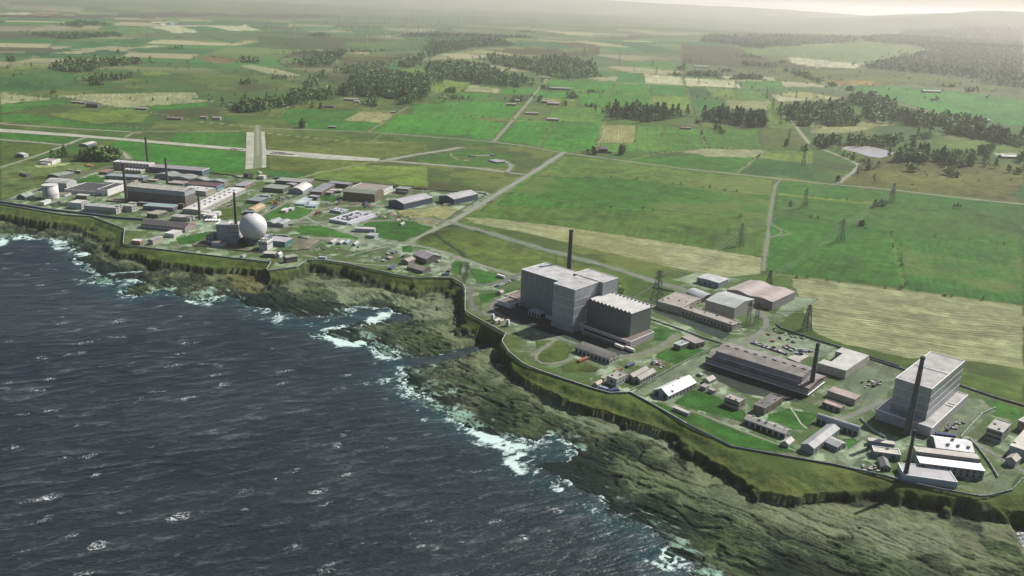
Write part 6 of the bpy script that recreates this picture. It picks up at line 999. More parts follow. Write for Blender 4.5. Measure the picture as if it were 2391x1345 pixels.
pylon('D5',px('G4',(590,690)),px('G4',(598,610)),'b','far pylon near the wavy straw field',R_(60)); pylon('D6',px('G4',(375,620)),px('G4',(383,540)),'b','far pylon at the end of the pale yellow field',R_(60)); pylon('D7',px('G4',(118,592)),px('G4',(122,522)),'b','far pylon in the middle of the pale yellow field',R_(60))
pylon('D8',g3(1292,215),g3(1297,158),'b','far pylon by the tan strip above the green squares',R_(60)); pylon('D9',g3(1265,165),g3(1270,108),'b','far pylon below the brown moor',R_(60)); pylon('E0',g3(1035,152),g3(1040,70),'b','far pylon on the flank of the brown moor',R_(60)); pylon('E1',g3(790,90),g3(795,30),'b','far pylon on the skyline of the big wood',R_(60))
pylon('F1',px('G4',(800,686)),px('G4',(806,625)),'b','far pylon beside the scattered wood on the right',R_(45)); pylon('F2',px('G4',(865,740)),px('G4',(875,672)),'b','far pylon standing among the trees of the scattered wood',R_(45)); pylon('F3',g5(1095,310),g5(1118,195),'b','pylon leaning over the pond edge',R_(45)); pylon('F4',g5(965,148),g5(978,75),'b','pylon among trees above the pond',R_(45))
CABM=plain('cable_black',(.02,.02,.022),.5)
def span(a,b,sag,label,grp,r=.15):
    for i,(p,q) in enumerate(zip(PYL[a],PYL[b])):
        mb=MB(); n=8; pts=[p+(q-p)*k/n-np.array([0,0,sag*4*(k/n)*(1-k/n)]) for k in range(n+1)]
        o=np.array(pts[0])
        for k in range(n): mb.bar(pts[k]-o,pts[k+1]-o,r,0,3)
        tag(obj('power_cable',mb.me('power_cable',CABM),None,tuple(o)),label,'cable',grp)
def gantry():
    Pa=at(px('R5',(975,690)),ZP);Pb=at(px('R5',(1050,700)),ZP); hA=vtop(Pa,px('R5',(960,478)));hB=vtop(Pb,px('R5',(1085,450)))
    E=empty('gantry_pylon',Pa,0); tag(E,'twin legged lattice gantry in front of the tall pale gabled hall','pylon')
    m=plain('pylon_steel',(.035,.036,.05),.6); d=(Pb-Pa)
    for off in (np.zeros(3),d):
        b=MB(); h=hA; n=7
        for k in range(n):
            z0,z1=h*k/n,h*(k+1)/n; a=1.9*(1-k/n)+.8;c=1.9*(1-(k+1)/n)+.8
            for s,u in ((1,1),(1,-1),(-1,1),(-1,-1)):
                b.bar((off[0]+s*a,off[1]+u*a,z0),(off[0]+s*c,off[1]+u*c,z1),.22,0,3); b.bar((off[0]+s*a,off[1]+u*a,z0),(off[0]-s*c,off[1]+u*c,z1),.14,0,3); b.bar((off[0]+s*a,off[1]+u*a,z0),(off[0]+s*c,off[1]-u*c,z1),.14,0,3)
        obj('lattice_leg',b.me('lattice_leg',m),E)
    b=MB(); z=hA*.8
    for s in (-1,1):
        b.bar((d[0]*-.35,d[1]*-.35+s,z),(d[0]*1.35,d[1]*1.35+s,z),.25,0,3); b.bar((d[0]*-.35,d[1]*-.35+s,z+2),(d[0]*1.35,d[1]*1.35+s,z+2),.2,0,3)
    for k in range(8): f=-.35+1.7*k/8; g=f+1.7/8; b.bar((d[0]*f,d[1]*f,z),(d[0]*g,d[1]*g,z+2),.15,0,3)
    obj('cross_beam',b.me('cross_beam',m),E)
    PYL['G']=[np.array([Pa[0]+d[0]*f,Pa[1]+d[1]*f,ZP+z-1]) for f in (-.3,0,.35,.65,1,1.3)]
gantry()
for a,b,s in (('A1','A2',9),('A2','A3',9),('A3','D0',10),('B1','B2',9),('B2','B3',10),('B3','D0',9),('G','C1',4),('D0','D1',8),('D1','D2',7),('D2','D3',6)):
    span(a,b,s,{'A1A2':'thin black cable from the pylon at the sawtooth hall across the striped stubble','A2A3':'thin black cable across the lane between the two thin black pylons','A3D0':'thin black cable from the right thin black pylon to the track bend','B1B2':'thin black cable from the pylon behind the pinkish hall over the green field','B2B3':'thin black cable between the two violet grey pylons','B3D0':'thin black cable from the violet grey pylon below the lane to the track bend','GC1':'thin black cable from the twin legged gantry to the car park pylon','D0D1':'thin black cable from the track bend to the pale green field pylon','D1D2':'thin black cable uphill from the pale green field pylon','D2D3':'thin black cable up to the pylon by the right plantation'}[a+b],'cables of span '+{'A1A2':'over the stubble','A2A3':'over the lane','A3D0':'to the track bend from the left','B1B2':'over the green field','B2B3':'between violet pylons','B3D0':'to the track bend from the right','GC1':'at the gantry','D0D1':'leaving the track bend','D1D2':'uphill','D2D3':'by the plantation'}[a+b])
# line running off to the right from the car park pylon
PYL['X']=[p+np.array([260.,-40.,0])+np.array([0,0,0]) for p in PYL['C1']]; span('C1','X',6,'thin black cable running right over the tan stubble from the car park pylon','cables over the right stubble',.13)
# ------------------------------------------------------------------ wind turbines
def turbine_parts(H):
    t=MB().lathe([(1.6,0),(.9,H)],16).me('tower',plain('turbine_white',(.30,.31,.35),.5),True)
    n=MB().box((-1.7,-3.5,H),(1.7,6,H+3.2)).me('nacelle',plain('turbine_grey',(.32,.33,.37),.5)); L=H*.62
    bl=MB(); bl.bar((0,0,0),(0,0,L*.25),.9,0,5,1.3); bl.bar((0,0,L*.25),(0,0,L),1.3,0,5,.3); bl.V=[(x,y*.35,z) for x,y,z in bl.V]
    return t,n,bl.me('blade',plain('blade_white',(.34,.35,.38),.5)),MB().lathe([(1.5,0),(1.2,1.5),(.2,2.4)],12).me('hub',plain('turbine_grey',(.32,.33,.37),.5))
TP=turbine_parts(80.)
TB=[(88,262,175),(265,280,188),(488,255,165),(577,268,170),(661,306,205),(695,252,165),(769,330,233),(797,252,162),(893,256,156),(927,235,152),(1021,290,185),(1053,228,155),(1081,225,138),(1127,340,230),(1166,245,160),(1270,245,160),(1408,250,163),(1507,215,140),(1597,220,145),(1735,230,167),(1930,285,186)]
rr=random.Random(3)
for i,(x,yb,yt) in enumerate(TB):
    P=gp(px('G2',(x,yb))); h=vtop(P,px('G2',(x,yt))); s=max(.55,min(1.5,h/80.))
    E=empty('wind_turbine',P,R_(200)+rr.uniform(-.1,.1)); E.scale=(s,s,s)
    lab={0:'leftmost white wind turbine, standing alone on the green slope',1:'second wind turbine from the left on the green slope',20:'rightmost wind turbine above the end of the dark wood',6:'nearest wind turbine left of the big dark wood, low in the row',13:'lone wind turbine low in front of the big dark wood'}.get(i)
    tag(E,lab or 'white three bladed wind turbine in the hazy row on the far ridge','wind turbine','wind turbines on the far ridge' if not lab else None)
    for nm,m in zip(('tower','nacelle'),TP[:2]): obj(nm,m,E)
    hb=obj('hub',TP[3],E,(0,-3.5,81.6)); hb.rotation_euler=(PI/2,0,0); a0=rr.uniform(-.15,.15)
    for k in range(3): o=obj('blade',TP[2],E,(0,-4.8,81.6)); o.rotation_euler=(0,a0+2*PI*k/3,0)
# ------------------------------------------------------------------ vehicles, containers
def car_mesh(c,van=False):
    b=MB(); L,Wd=(2.1,.9) if not van else (2.5,1.0)
    b.box((-L,-Wd,.35),(L,Wd,.95 if not van else 1.1),0)
    k=len(b.V); z0,z1=(.95,1.5) if not van else (1.1,2.0); f,r=(1.0,-1.7) if not van else (1.6,-2.45)
    b.V+=[(r,-Wd+.04,z0),(f,-Wd+.04,z0),(f,Wd-.04,z0),(r,Wd-.04,z0),(r+.45,-Wd+.2,z1),(f-.7,-Wd+.2,z1),(f-.7,Wd-.2,z1),(r+.45,Wd-.2,z1)]
    b.F+=[tuple(k+i for i in q) for q in ((0,1,5,4),(1,2,6,5),(2,3,7,6),(3,0,4,7))]; b.M+=[1]*4
    b.F.append((k+4,k+5,k+6,k+7)); b.M.append(0)
    for x in (-1.35,1.35):
        for y in (-Wd+.05,Wd-.05): b.bar((x,y-.12,.33),(x,y+.12,.33),.33,2,10)
    return b.me('car_body',[plain('car_paint',c,.3),GLASS,plain('tyre',(.015,.015,.015),.8)])
CC=dict(red=(.28,.03,.025),white=(.68,.68,.67),black=(.02,.02,.022),silver=(.40,.41,.43),blue=(.04,.07,.20),grey=(.13,.135,.14))
CM={k:car_mesh(v) for k,v in CC.items()}
def cars(rg,a,b,n,rot,where,grp,seed,skip=.1,pal=None,jit=.2):
    r=random.Random(seed); A=at(px(rg,a),ZP);Bq=at(px(rg,b),ZP)
    for i in range(n):
        if r.random()<skip: continue
        P=A+(Bq-A)*(i/(max(1,n-1))); c=r.choice(pal or ['red','white','black','silver','blue','grey','silver','white','black'])
        o=obj('parked_car',CM[c],None,(P[0]+r.uniform(-jit,jit),P[1]+r.uniform(-jit,jit),ZP+.12),R_(rot)+r.uniform(-.05,.05)); o.scale=(1.15,1.15,1.15)
        tag(o,f'{c} car parked {where}','car',f'{c} cars {grp}')
for i,(a,b,n) in enumerate([((1605,165),(1755,218),12),((1620,158),(1740,200),9),((1772,222),(1915,268),12),((1800,222),(1900,255),8),((1900,205),(1965,235),7),((1930,190),(2010,225),8),((2020,260),(2080,270),5),((2040,240),(2150,245),9),((2060,225),(2160,240),8)]):
    cars('R6',a,b,n,47 if i%2 else 137,'in row %s of the big car park behind the mauve shed'%('one two three four five six seven eight nine'.split()[i]),'in car park row '+('one two three four five six seven eight nine'.split()[i]),10+i)
for i,p in enumerate([(1812,35),(1820,55),(1755,88),(1850,72),(1880,75),(1920,85),(1975,108),(2010,112),(2070,122),(2080,125),(1870,125),(1862,120),(1790,150),(1800,145),(1935,135),(2000,150),(1985,158),(1810,205)]):
    cars('R6',p,p,1,60+i*37,'singly in the thinly used upper half of the big car park','singly in the upper car park',40+i,0)
cars('Z4',(1255,555),(1600,415),15,-20,'in the slanted row left of the silver block','in the slanted row',61,.05,['black','silver','white','grey','blue'])
cars('R2',(975,740),(1055,705),14,78,'in the first row beside the dark teal workshop','in the first teal workshop row',62,.05); cars('R2',(1000,748),(1075,715),10,78,'in the second row beside the dark teal workshop','in the second teal workshop row',63,.1); cars('R2',(1045,750),(1130,712),13,78,'in the third row beside the dark teal workshop','in the third teal workshop row',64,.1)
cars('R2',(860,1055),(1100,1080),22,80,'along the yard edge right of the sphere','right of the sphere',65,.25,['black','silver','white','grey']); cars('R2',(1165,1085),(1260,1095),9,80,'in the small bay beyond the teal hall','in the small bay',66,.2,['black','silver','white'])
cars('R2',(540,280),(690,272),20,80,'on the runway left of the crossing','on the runway left of the crossing',67,.3,['red','black','white']); cars('R2',(560,265),(640,275),8,80,'on the far runway edge left of the crossing','on the far runway edge',68,.3,['red','black','white']); cars('R2',(920,315),(1130,322),30,80,'on the runway right of the crossing, front line','front line right of the crossing',69,.1,['black','grey','red','black']); cars('R2',(940,300),(1060,310),16,80,'on the runway right of the crossing, back line','back line right of the crossing',70,.15,['black','grey','red'])
cars('R2',(530,790),(610,780),10,80,'in the yard beside the very long white roofed hall','beside the very long white hall',71,.3); cars('R2',(870,588),(930,590),9,80,'by the gatehouses','by the gatehouses',72,.2); cars('R2',(1080,970),(1125,975),6,80,'right of the wavy roofed pale building','by the wavy roofed building',73,.1,['black','grey'])
cars('R6',(695,345),(760,365),5,30,'on the gravel behind the double gabled workshop','on the gravel',74,.1)
CT={}
def container(rg,p,rot,c,label,lv=1,L=12.,w=2.9):
    P=at(px(rg,p),ZP); P=P+np.array([0,0,2.75*(lv-1)])
    k=(c,L,w)
    if k not in CT:
        CT[k]=(MB().box((-L/2,-w/2,.15),(L/2,w/2,2.75)).me('container_body',wallm(c,.9,0,.5)),MB().box((L/2,-w/2+.1,.25),(L/2+.12,-.03,2.65)).box((L/2,.03,.25),(L/2+.12,w/2-.1,2.65)).me('container_door',wallm(tuple(x*.8 for x in c))))
    E=empty('shipping_container',P,R_(rot)); tag(E,label,'container'); obj('container_body',CT[k][0],E); obj('container_door',CT[k][1],E)
RD=(.24,.09,.06);BU=(.05,.10,.18);OR=(.30,.12,.065);DB=(.03,.045,.19)
container('R4',(1192,1276),47,OR,'orange red container on the grass before the double roofed workshop',1,16,4); container('R4',(1625,1325),50,BU,'blue container on the gravel above the double gabled brown workshop',1,13,4); container('R6',(365,425),48,OR,'orange container behind the tall tan cube'); container('R6',(322,612),15,DB,'deep blue container at the cliff fence corner',1,12,4); container('R6',(232,590),-35,(.30,.38,.52),'pale blue container at the cliff fence corner',1,10,3.5)
container('R7',(1645,945),-12,DB,'long deep blue container at the foot of the wide grey base block',1,17,4)
container('R2',(945,766),0,OR,'orange container on top of the coloured row above the orange tan barrel roof',1); container('R2',(975,782),0,RD,'dark red container in the coloured row above the orange tan barrel roof'); container('R2',(960,800),80,BU,'blue container in front of the coloured row above the orange tan barrel roof'); container('R2',(940,818),80,BU,'lower blue container nearest the orange tan barrel roof'); container('R2',(985,790),80,OR,'orange container upright beside the blue ones'); container('R2',(915,770),0,(.50,.42,.06),'yellow container beside the orange container row',1,9)
container('R2',(1565,770),75,OR,'orange container in the left pile before the pale green roofed hall'); container('R2',(1545,778),75,BU,'blue container in the left pile before the pale green roofed hall'); container('R2',(1560,766),75,BU,'blue container stacked on the left pile before the pale green roofed hall',2)
for i,(x,y,c,l) in enumerate([(1795,785,BU,2),(1800,790,OR,1),(1815,790,BU,1),(1800,806,BU,1),(1828,798,OR,1),(1780,778,BU,1)]): container('R2',(x,y),70,c,['blue container on top of the right pile below the green roofed hall','left orange container at the bottom of the right pile','middle blue container of the right pile','front blue container of the right pile','right orange container of the right pile','rear blue container of the right pile'][i],l)
container('R2',(1355,865),78,RD,'dark red container at the bottom of the pair on the pale pad'); container('R2',(1355,865),78,OR,'orange container on top of the pair on the pale pad',2); container('R2',(1380,862),78,DBR,'black container beside the orange pair on the pale pad',1,8)
container('Z3',(1500,318),80,BU,'blue container left of the nearest brown roofed cliff workshop',1,14,5); container('Z3',(2105,395),35,BU,'blue container at the bay end of the cliff workshops',1,9,5); container('Z3',(2148,350),80,DBR,'dark container by the path to the bay',1,13,5); container('Z3',(1640,188),75,BU,'small blue container left of the largest cliff workshop',1,8); container('Z3',(2035,240),80,W_,'white container at the right end of the largest cliff workshop',1,13,4)
container('R1',(1200,577),80,BU,'blue container in the coloured group left of the middle chimney'); container('R1',(1225,573),80,OR,'orange container in the coloured group left of the middle chimney'); container('R1',(1255,572),80,(.5,.45,.4),'cream container in the coloured group left of the middle chimney')
container('Z6',(2070,1110),47,RD,'brown red container half hidden behind the orange red one') if False else None
container('R2',(1450,775),80,(.25,.30,.38),'grey blue container on the lawn above the vent crowded building'); container('R2',(1700,785),40,(.45,.30,.25),'long reddish trailer body between the container piles',1,20,2.6)
for i,(x,y) in enumerate([(1345,1375),(1375,1390),(1408,1405)]): container('R3',(x,550-i*4+2),50,CREAM,['left','middle','right'][i]+' cream container before the right dark blue gabled shed')
def trailer(rg,p,rot,label,c=(.62,.6,.56),L=13):
    P=at(px(rg,p),ZP); E=empty('lorry_trailer',P,R_(rot)); tag(E,label,'trailer')
    obj('box_body',MB().box((-L/2,-1.5,1.1),(L/2,1.5,4.0)).me('box_body',wallm(c)),E); obj('chassis',MB().box((-L/2,-1.2,.75),(L/2,1.2,1.08)).me('chassis',DARKST),E)
    for x in (-L/2+1.2,-L/2+2.5,-L/2+3.8,L/2-2.5): b=MB().bar((x,-1.4,.5),(x,1.4,.5),.5,0,12); obj('wheel',b.me('wheel',plain('tyre',(.015,.015,.015),.8)),E)
trailer('R4',(1527,1160),133,'cream box trailer at the corner of the brown roofed podium'); trailer('R4',(1623,1185),133,'second cream box trailer at the corner of the podium'); trailer('R4',(432,508),140,'white box trailer on the grass left of the silver blocks',(.7,.7,.7),14)
# ------------------------------------------------------------------ fences
def fence(path,label,hgt,c,cap,post,spacing,nm='perimeter_fence',close=False,rg=None,z=None):
    hgt*=.72; c=tuple(q*1.5+.02 for q in c); P=[np.array(p[:2]) for p in path]; E=empty(nm,(P[0][0],P[0][1],ZP)); tag(E,label,'fence'); O=P[0]
    b=MB(); q=MB(); posts=[]; run=0.
    for a,d in zip(P[:-1],P[1:]):
        L=np.linalg.norm(d-a); u=(d-a)/L; nn=np.array([-u[1],u[0]])*.12
        A=a-O;D=d-O; b.prism([tuple(A+nn),tuple(A-nn),tuple(D-nn),tuple(D+nn)],0.,hgt)
        n2=nn*(cap[1]/.12*.5); 
        if cap: q.prism([tuple(A+n2),tuple(A-n2),tuple(D-n2),tuple(D+n2)],hgt+.01,hgt+.22)
        s=spacing-run
        while s<L: posts.append(A+u*s); s+=spacing
        run=L-(s-spacing)
    obj('mesh_panel',b.me('mesh_panel',plain('fence_panel',c,.7)),E)
    if cap: obj('top_rail',q.me('top_rail',plain('fence_rail',cap[0],.5)),E)
    pm=MB().box((-.22,-.22,0),(.22,.22,hgt+.7)).me('post',plain('fence_post',post,.6))
    for p in posts[:99]: obj('post',pm,E,(p[0],p[1],0))
    return E
iF=[i for i,p in enumerate(FENCE)]
fence([w for w in wFENCE[1:24]],'long dark security fence with pale rail along the left cliff top up to the headland',2.6,(.06,.08,.10),((.50,.52,.50),.5),(.30,.30,.28),18)
fence(wFENCE[23:42],'dark fence along the cliff top from the headland round the bay',2.6,(.06,.08,.10),((.52,.54,.52),.55),(.30,.30,.28),12)
fence(wFENCE[41:],'dark blue fence along the grassy cliff top on the right below the lawns',2.2,(.05,.06,.09),((.20,.22,.30),.4),(.14,.14,.17),10)
G=lambda rg,L:[at(px(rg,p),ZP) for p in L]
fence(G('Z1',[(0,172),(400,232),(620,270),(880,300),(1280,345),(1640,395),(2000,418)]),'tall dark blue screen fence in front of the seafront offices at far left',4.6,(.035,.05,.10),((.30,.33,.42),.5),(.10,.12,.18),16,'screen_fence')
fence(G('R5',[(1230,700),(1280,745),(1700,880),(1830,920),(2374,1095)]),'dark fence between the car park and the stubble field',2.4,(.05,.065,.09),((.16,.18,.22),.4),(.12,.12,.14),12)
fence(G('R7',[(945,235),(1280,340),(1420,385),(1780,480),(2100,590),(2374,670),(2700,770)]),'dark fence behind the tall right hand block along the field track',2.4,(.05,.06,.09),((.16,.18,.22),.4),(.12,.12,.14),12)
fence(G('R6',[(440,632),(880,395),(1240,205),(1320,180)]),'fence running inland from the cliff corner past the oval lawn',2.2,(.07,.085,.08),((.34,.37,.34),.4),(.22,.23,.22),10)
fence(G('R4',[(1660,700),(1830,600),(2030,640)]),'short dark fence by the road left of the first tall pylon',2.2,(.06,.07,.07),((.26,.28,.26),.35),(.2,.2,.2),10)
fence(G('R5',[(70,655),(320,740),(560,830),(740,885)]),'dark wall in front of the long narrow tan wing',1.8,(.06,.06,.065),((.22,.22,.22),.5),(.12,.12,.12),12,'boundary_wall')
fence(G('Z2',[(950,352),(1180,378),(1500,415),(1740,432),(2050,415),(2250,395),(2500,250)]),'thin post fence around the yard of the sphere',1.8,(.10,.09,.08),((.18,.17,.16),.25),(.24,.23,.22),8,'yard_fence')
fence(G('R2',[(340,492),(560,515),(640,540)])+G('R2',[(760,545),(950,520)]),'dark boundary fence between the plant and the crossing runway',2.6,(.035,.04,.045),((.10,.11,.11),.4),(.07,.07,.07),14)
fence(G('R3',[(130,318),(470,350),(850,378),(1180,410)]),'dark boundary fence along the inland edge of the plant',2.6,(.035,.045,.045),((.10,.11,.11),.4),(.07,.07,.07),14)
fence(G('R3',[(1180,440),(1270,418),(1660,440),(1735,455),(1260,740)]),'dark boundary fence round the pair of dark blue gabled sheds',2.4,(.04,.05,.05),((.15,.16,.16),.4),(.1,.1,.1),12)
fence(G('R7',[(860,785),(970,895),(1090,965)]),'pale low fence running to the chimney foot of the tall right hand block',2.6,(.20,.25,.21),((.34,.40,.35),.5),(.3,.34,.3),9,'yard_fence')
fence(G('R7',[(1790,960),(1870,865),(1990,742),(2110,690)]),'pale low fence from the tall right hand block toward the field lawn',2.6,(.20,.25,.21),((.34,.40,.35),.5),(.3,.34,.3),9,'yard_fence')
fence(G('R7',[(1865,975),(1950,1060),(2060,1210),(2130,1330)]),'pale low fence beside the bright white roofed halls at right',2.6,(.16,.21,.18),((.30,.36,.31),.5),(.3,.34,.3),9,'yard_fence')
def heap(rg,p,rpx,c,label):
    P=at(px(rg,p)); r=rpx*np.linalg.norm(P-CAM)/F0/REG[rg][2]; b=MB(); rr=random.Random(int(p[0]))
    for q,z in ((1,0),(.8,.22),(.5,.42),(.2,.55)):
        for i in range(14): t=2*PI*i/14; w=q*r*rr.uniform(.85,1.15); b.V.append((w*math.cos(t),w*math.sin(t),z*r*rr.uniform(.9,1.1)))
    for a in range(3):
        for i in range(14): j=(i+1)%14; b.F.append((a*14+i,a*14+j,a*14+14+j,a*14+14+i)); b.M.append(0)
    b.F.append(tuple(42+i for i in range(14))); b.M.append(0)
    tag(obj('gravel_heap',b.me('gravel_heap',plain('heap_gravel',c,.95),True),None,tuple(P)),label,'heap')
heap('R3',(855,633),46,(.24,.19,.18),'larger pinkish gravel heap beside the vent crowded building'); heap('R3',(768,660),32,(.22,.17,.16),'smaller pinkish gravel heap beside the vent crowded building'); heap('R3',(905,690),26,(.33,.33,.28),'pale rubble heap among scattered debris below the pinkish heaps')
def pipe_rack(rg,p,rot,L,label):
    P=at(px(rg,p)); E=empty('pipe_rack',P,R_(rot)); tag(E,label,'pipe rack')
    for k in range(3): obj('pipe',MB().bar((-L/2,k*1.1,2.6),(L/2,k*1.1,2.6),.35,0,8).me('pipe',STEEL),E)
    sm=MB().box((-.2,-.6,0),(.2,2.8,2.2)).me('support',DARKST)
    for k in range(5): obj('support',sm,E,(-L/2+L*(k+.5)/5,0,0))
pipe_rack('R1',(520,775),85,26,'dark pipe rack at the foot of the big round tank'); pipe_rack('R1',(580,790),-10,22,'dark pipe rack between the big round tank and the white office cube'); pipe_rack('R2',(560,790),80,24,'dark pipe rack beside the very long white hall')
pipe_rack('R7',(1700,870),48,22,'grey pipe rack in the yard right of the wide grey base'); pipe_rack('R7',(1020,470),48,20,'grey pipe rack in the yard behind the pinkish block')
def clutter(rg,poly,n,where,seed):
    r=random.Random(seed); P=[at(px(rg,p)) for p in poly]; a=np.array(P)[:,:2]; lo,hi=a.min(0),a.max(0); k=0
    for _ in range(400):
        if k>=n: break
        x,y=r.uniform(lo[0],hi[0]),r.uniform(lo[1],hi[1])
        if not inpoly(np.array([x]),np.array([y]),P)[0]: continue
        cn,c=r.choice([('grey',(.20,.20,.20)),('pale',(.33,.33,.31)),('dark',(.05,.05,.055)),('brown',(.14,.11,.085))]); q=(cn,r.randrange(3))
        if q not in CRATE:
            sx,sy,sz=r.uniform(.8,2.1),r.uniform(.6,1.2),r.uniform(.7,1.8); b=MB().box((-sx,-sy,0),(sx,sy,sz)).box((-sx-.12,-sy-.12,sz),(sx+.12,sy+.12,sz+.15)); CRATE[q]=b.me('storage_crate',plain('crate_'+cn.replace(' ','_'),c,.7))
        o=obj('storage_crate',CRATE[q],None,(x,y,ZP+.02),r.uniform(0,3)); tag(o,f'small {cn} storage crate {where}','crate',f'{cn} crates {where}'); k+=1
CRATE={}
clutter('R1',[(500,770),(620,765),(600,800),(400,795)],12,'in the yard by the big round tank',1); clutter('R2',[(680,700),(960,690),(930,740),(690,735)],9,'behind the dark teal workshop',2); clutter('R3',[(880,650),(1100,640),(1060,690),(860,700)],14,'in the rubble field below the blue gabled sheds',3)
clutter('R3',[(130,940),(560,930),(540,960),(150,970)],14,'on the gravel behind the headland',4); clutter('Z3',[(1300,190),(1480,170),(1460,240),(1330,250)],9,'in the rubble yard of the cliff workshops',5); clutter('R6',[(700,330),(850,360),(800,400),(680,380)],9,'behind the double gabled workshop',6)
clutter('R7',[(1640,870),(1780,770),(1850,800),(1750,900)],12,'in the yard right of the wide grey base',7); clutter('R7',[(870,440),(1080,400),(1050,540),(900,520)],10,'in the yard behind the pinkish block',8); clutter('R8',[(880,490),(1040,520),(1040,575),(880,555)],10,'beside the narrow dark roofed hut',9); clutter('R1',[(1330,770),(1640,860),(1560,900),(1300,870)],8,'round the teal roofed workshop',11); clutter('R2',[(1380,700),(1560,660),(1580,720),(1400,740)],7,'in the yard of the L shaped workshop',12)
# small buildings out in the fields
FB=[('G1',(640,752),9,70,40,10,'dark square farm shed beside the tan field at far left',DBR,DGY),('G1',(530,722),5,60,14,5,'long low brown farm building left of the dark square shed',BR,PKR),('G1',(575,728),5,30,10,5,'small brown farm building next to the dark square shed',BR,PKR),('G1',(985,768),6,70,15,5,'grey farm with pale yard below the tan field',BR,GR),('G1',(1215,838),6,90,16,5,'brown roofed farm left of the crossing runway end',BR,BRR),('G1',(1510,838),8,50,30,6,'farm with pink grey roofs at the runway end',TN,PKR),('G1',(1420,830),6,40,14,5,'low farm shed left of the pink grey farm',BR,PKR),
 ('G2',(655,705),7,90,18,6,'long barn below the big wood',BR,PKR),('G2',(695,720),7,40,14,6,'small white ended barn below the big wood',TN,LG),('G2',(1775,738),6,60,16,6,'barn among trees left of the farm lane',BR,PKR),('G2',(1808,712),6,50,14,6,'pink roofed barn among trees by the farm lane',BR,PKR),('G2',(2035,722),6,90,20,7,'upper long brown barn right of the farm lane',DBR,PKR),('G2',(2068,735),6,80,20,7,'lower long brown barn right of the farm lane',DBR,PKR),('G2',(1918,800),6,90,14,5,'lone pink roofed barn in the meadow right of the farm lane',BR,PKR),('G2',(2065,845),6,80,16,6,'pale ended barn in the meadow nearest the lane fork',BR,LG),('G2',(2115,628),6,140,22,7,'very long grey barn by the wood edge',DGY,GR),('G2',(2005,548),5,80,14,5,'low barn at the corner of the big wood',BR,PKR),('G2',(525,895),5,50,12,4,'small dark barn by the lane right of the runway end',DBR,GR),('G2',(500,752),5,60,14,5,'dark barn behind a tree below the left wood',DBR,DGY),('G2',(950,790),4,30,10,4,'tiny dark shed by the striped field',DBR,GR),
 ('G3',(1498,605),5,70,14,5,'reddish barn below the left plantation',BR,(.30,.16,.15)),('G4',(140,472),9,90,30,7,'white fronted farm with dark windows behind the pale yellow field',W_,LG),('G4',(1750,648),9,110,26,8,'large dark roofed farm in the bright green field at far right',DGY,GR),('G5',(2300,362),6,110,20,6,'low barn on the pale yard at the right edge',BR,LG),('G4',(2120,850),6,60,16,6,'small farm among trees at the edge of the green field',DGY,PKR)]
for rg,p,h,lpx,w,hh,label,wc,rc in FB:
    P=gp(px(rg,p)); s=np.linalg.norm(P-CAM)/F0/REG[rg][2]; L=lpx*s; Wd=min(L*.6,w)
    E=empty('farm_barn',P-np.array([L/2,0,1.5]),R_(2)); tag(E,label,'barn'); shell(E,L,Wd,hh+1.5,'gr%.1f'%(hh*.5),wallm(wc),roofm(rc,0))
# farmhouse by the diagonal road
P=gp(px('G3',(930,770))); E=empty('farmhouse',P-np.array([14,0,.5]),R_(3)); tag(E,'dark stone manor house with tall roof among trees at the lane','house')
shell(E,22,16,11,'gr6',wallm((.10,.09,.085)),roofm((.20,.19,.21),0)); shell(E,9,9,5,'f',wallm((.09,.08,.08)),roofm((.13,.12,.13),0),org=(-10,-2),names=('wing_wall','wing_roof')); shell(E,9,9,5,'f',wallm((.09,.08,.08)),roofm((.13,.12,.13),0),org=(23.5,-2),names=('wing_wall','wing_roof'))
# ------------------------------------------------------------------ trees
def leafm(name,c):
    t=NT(name); oi=t.n('ShaderNodeObjectInfo'); g=t.n('ShaderNodeNewGeometry')
    a=t.n('ShaderNodeAttribute',attribute_name='vary'); n=t.noise(t.coords((.12,.12,.12)),1,2)
    f=t.math('ADD',t.math('MULTIPLY',oi.outputs['Random'],.45),t.math('ADD',t.math('MULTIPLY',a.outputs['Fac'],.45),t.math('MULTIPLY',n,.3)))
    t.l(t.mix(t.mapr(f,.1,1.,0,1),tuple(x*.42 for x in c),tuple(x*2.1 for x in c)),t.b.inputs['Base Color']); t.b.inputs['Roughness'].default_value=.8; t.b.inputs['Specular IOR Level'].default_value=.2; return t.m
LEAF=[leafm('conifer_needles',(.058,.110,.034)),leafm('broad_leaves',(.105,.165,.055))]; BARK=plain('bark',(.06,.045,.03),.9)
def crown_tris(kind,n,rng):
    """unit-height crown: leaf clumps as triangles spread through the crown's volume"""
    if kind==0:
        z=rng.random(n)**.8*.9+.10; r=(1-z)**.8*.235+.015; r=r*(.55+.75*rng.random(n)); lob=1+.3*np.sin(z*38+rng.random()*6)
        r=r*lob
    else:
        z=rng.random(n)*.86+.14; r=np.sqrt(np.clip(1-((z-.58)/.44)**2,0,1))*.33*(.45+.65*rng.random(n)**.6)
    th=rng.random(n)*2*PI; c=np.c_[r*np.cos(th),r*np.sin(th),z]
    if kind==1:
        k=rng.normal(0,1,(5,3))*np.array([.13,.13,.12])+np.array([0,0,.6]); c=c+(k[rng.integers(0,5,n)]-np.array([0,0,.6]))*.7
    s=(.075 if kind==0 else .095)*(170/n)**.42*(.6+.8*rng.random(n))
    a=rng.normal(0,1,(n,3)); a/=np.linalg.norm(a,axis=1)[:,None]; b=rng.normal(0,1,(n,3)); b-=a*(a*b).sum(1)[:,None]; b/=np.linalg.norm(b,axis=1)[:,None]
    a[:,2]*=.6
    V=np.stack([c+a*s[:,None],c-a*s[:,None]*.5+b*s[:,None]*.87,c-a*s[:,None]*.5-b*s[:,None]*.87],1)
    return V.reshape(-1,3),np.repeat(rng.random(n),3)
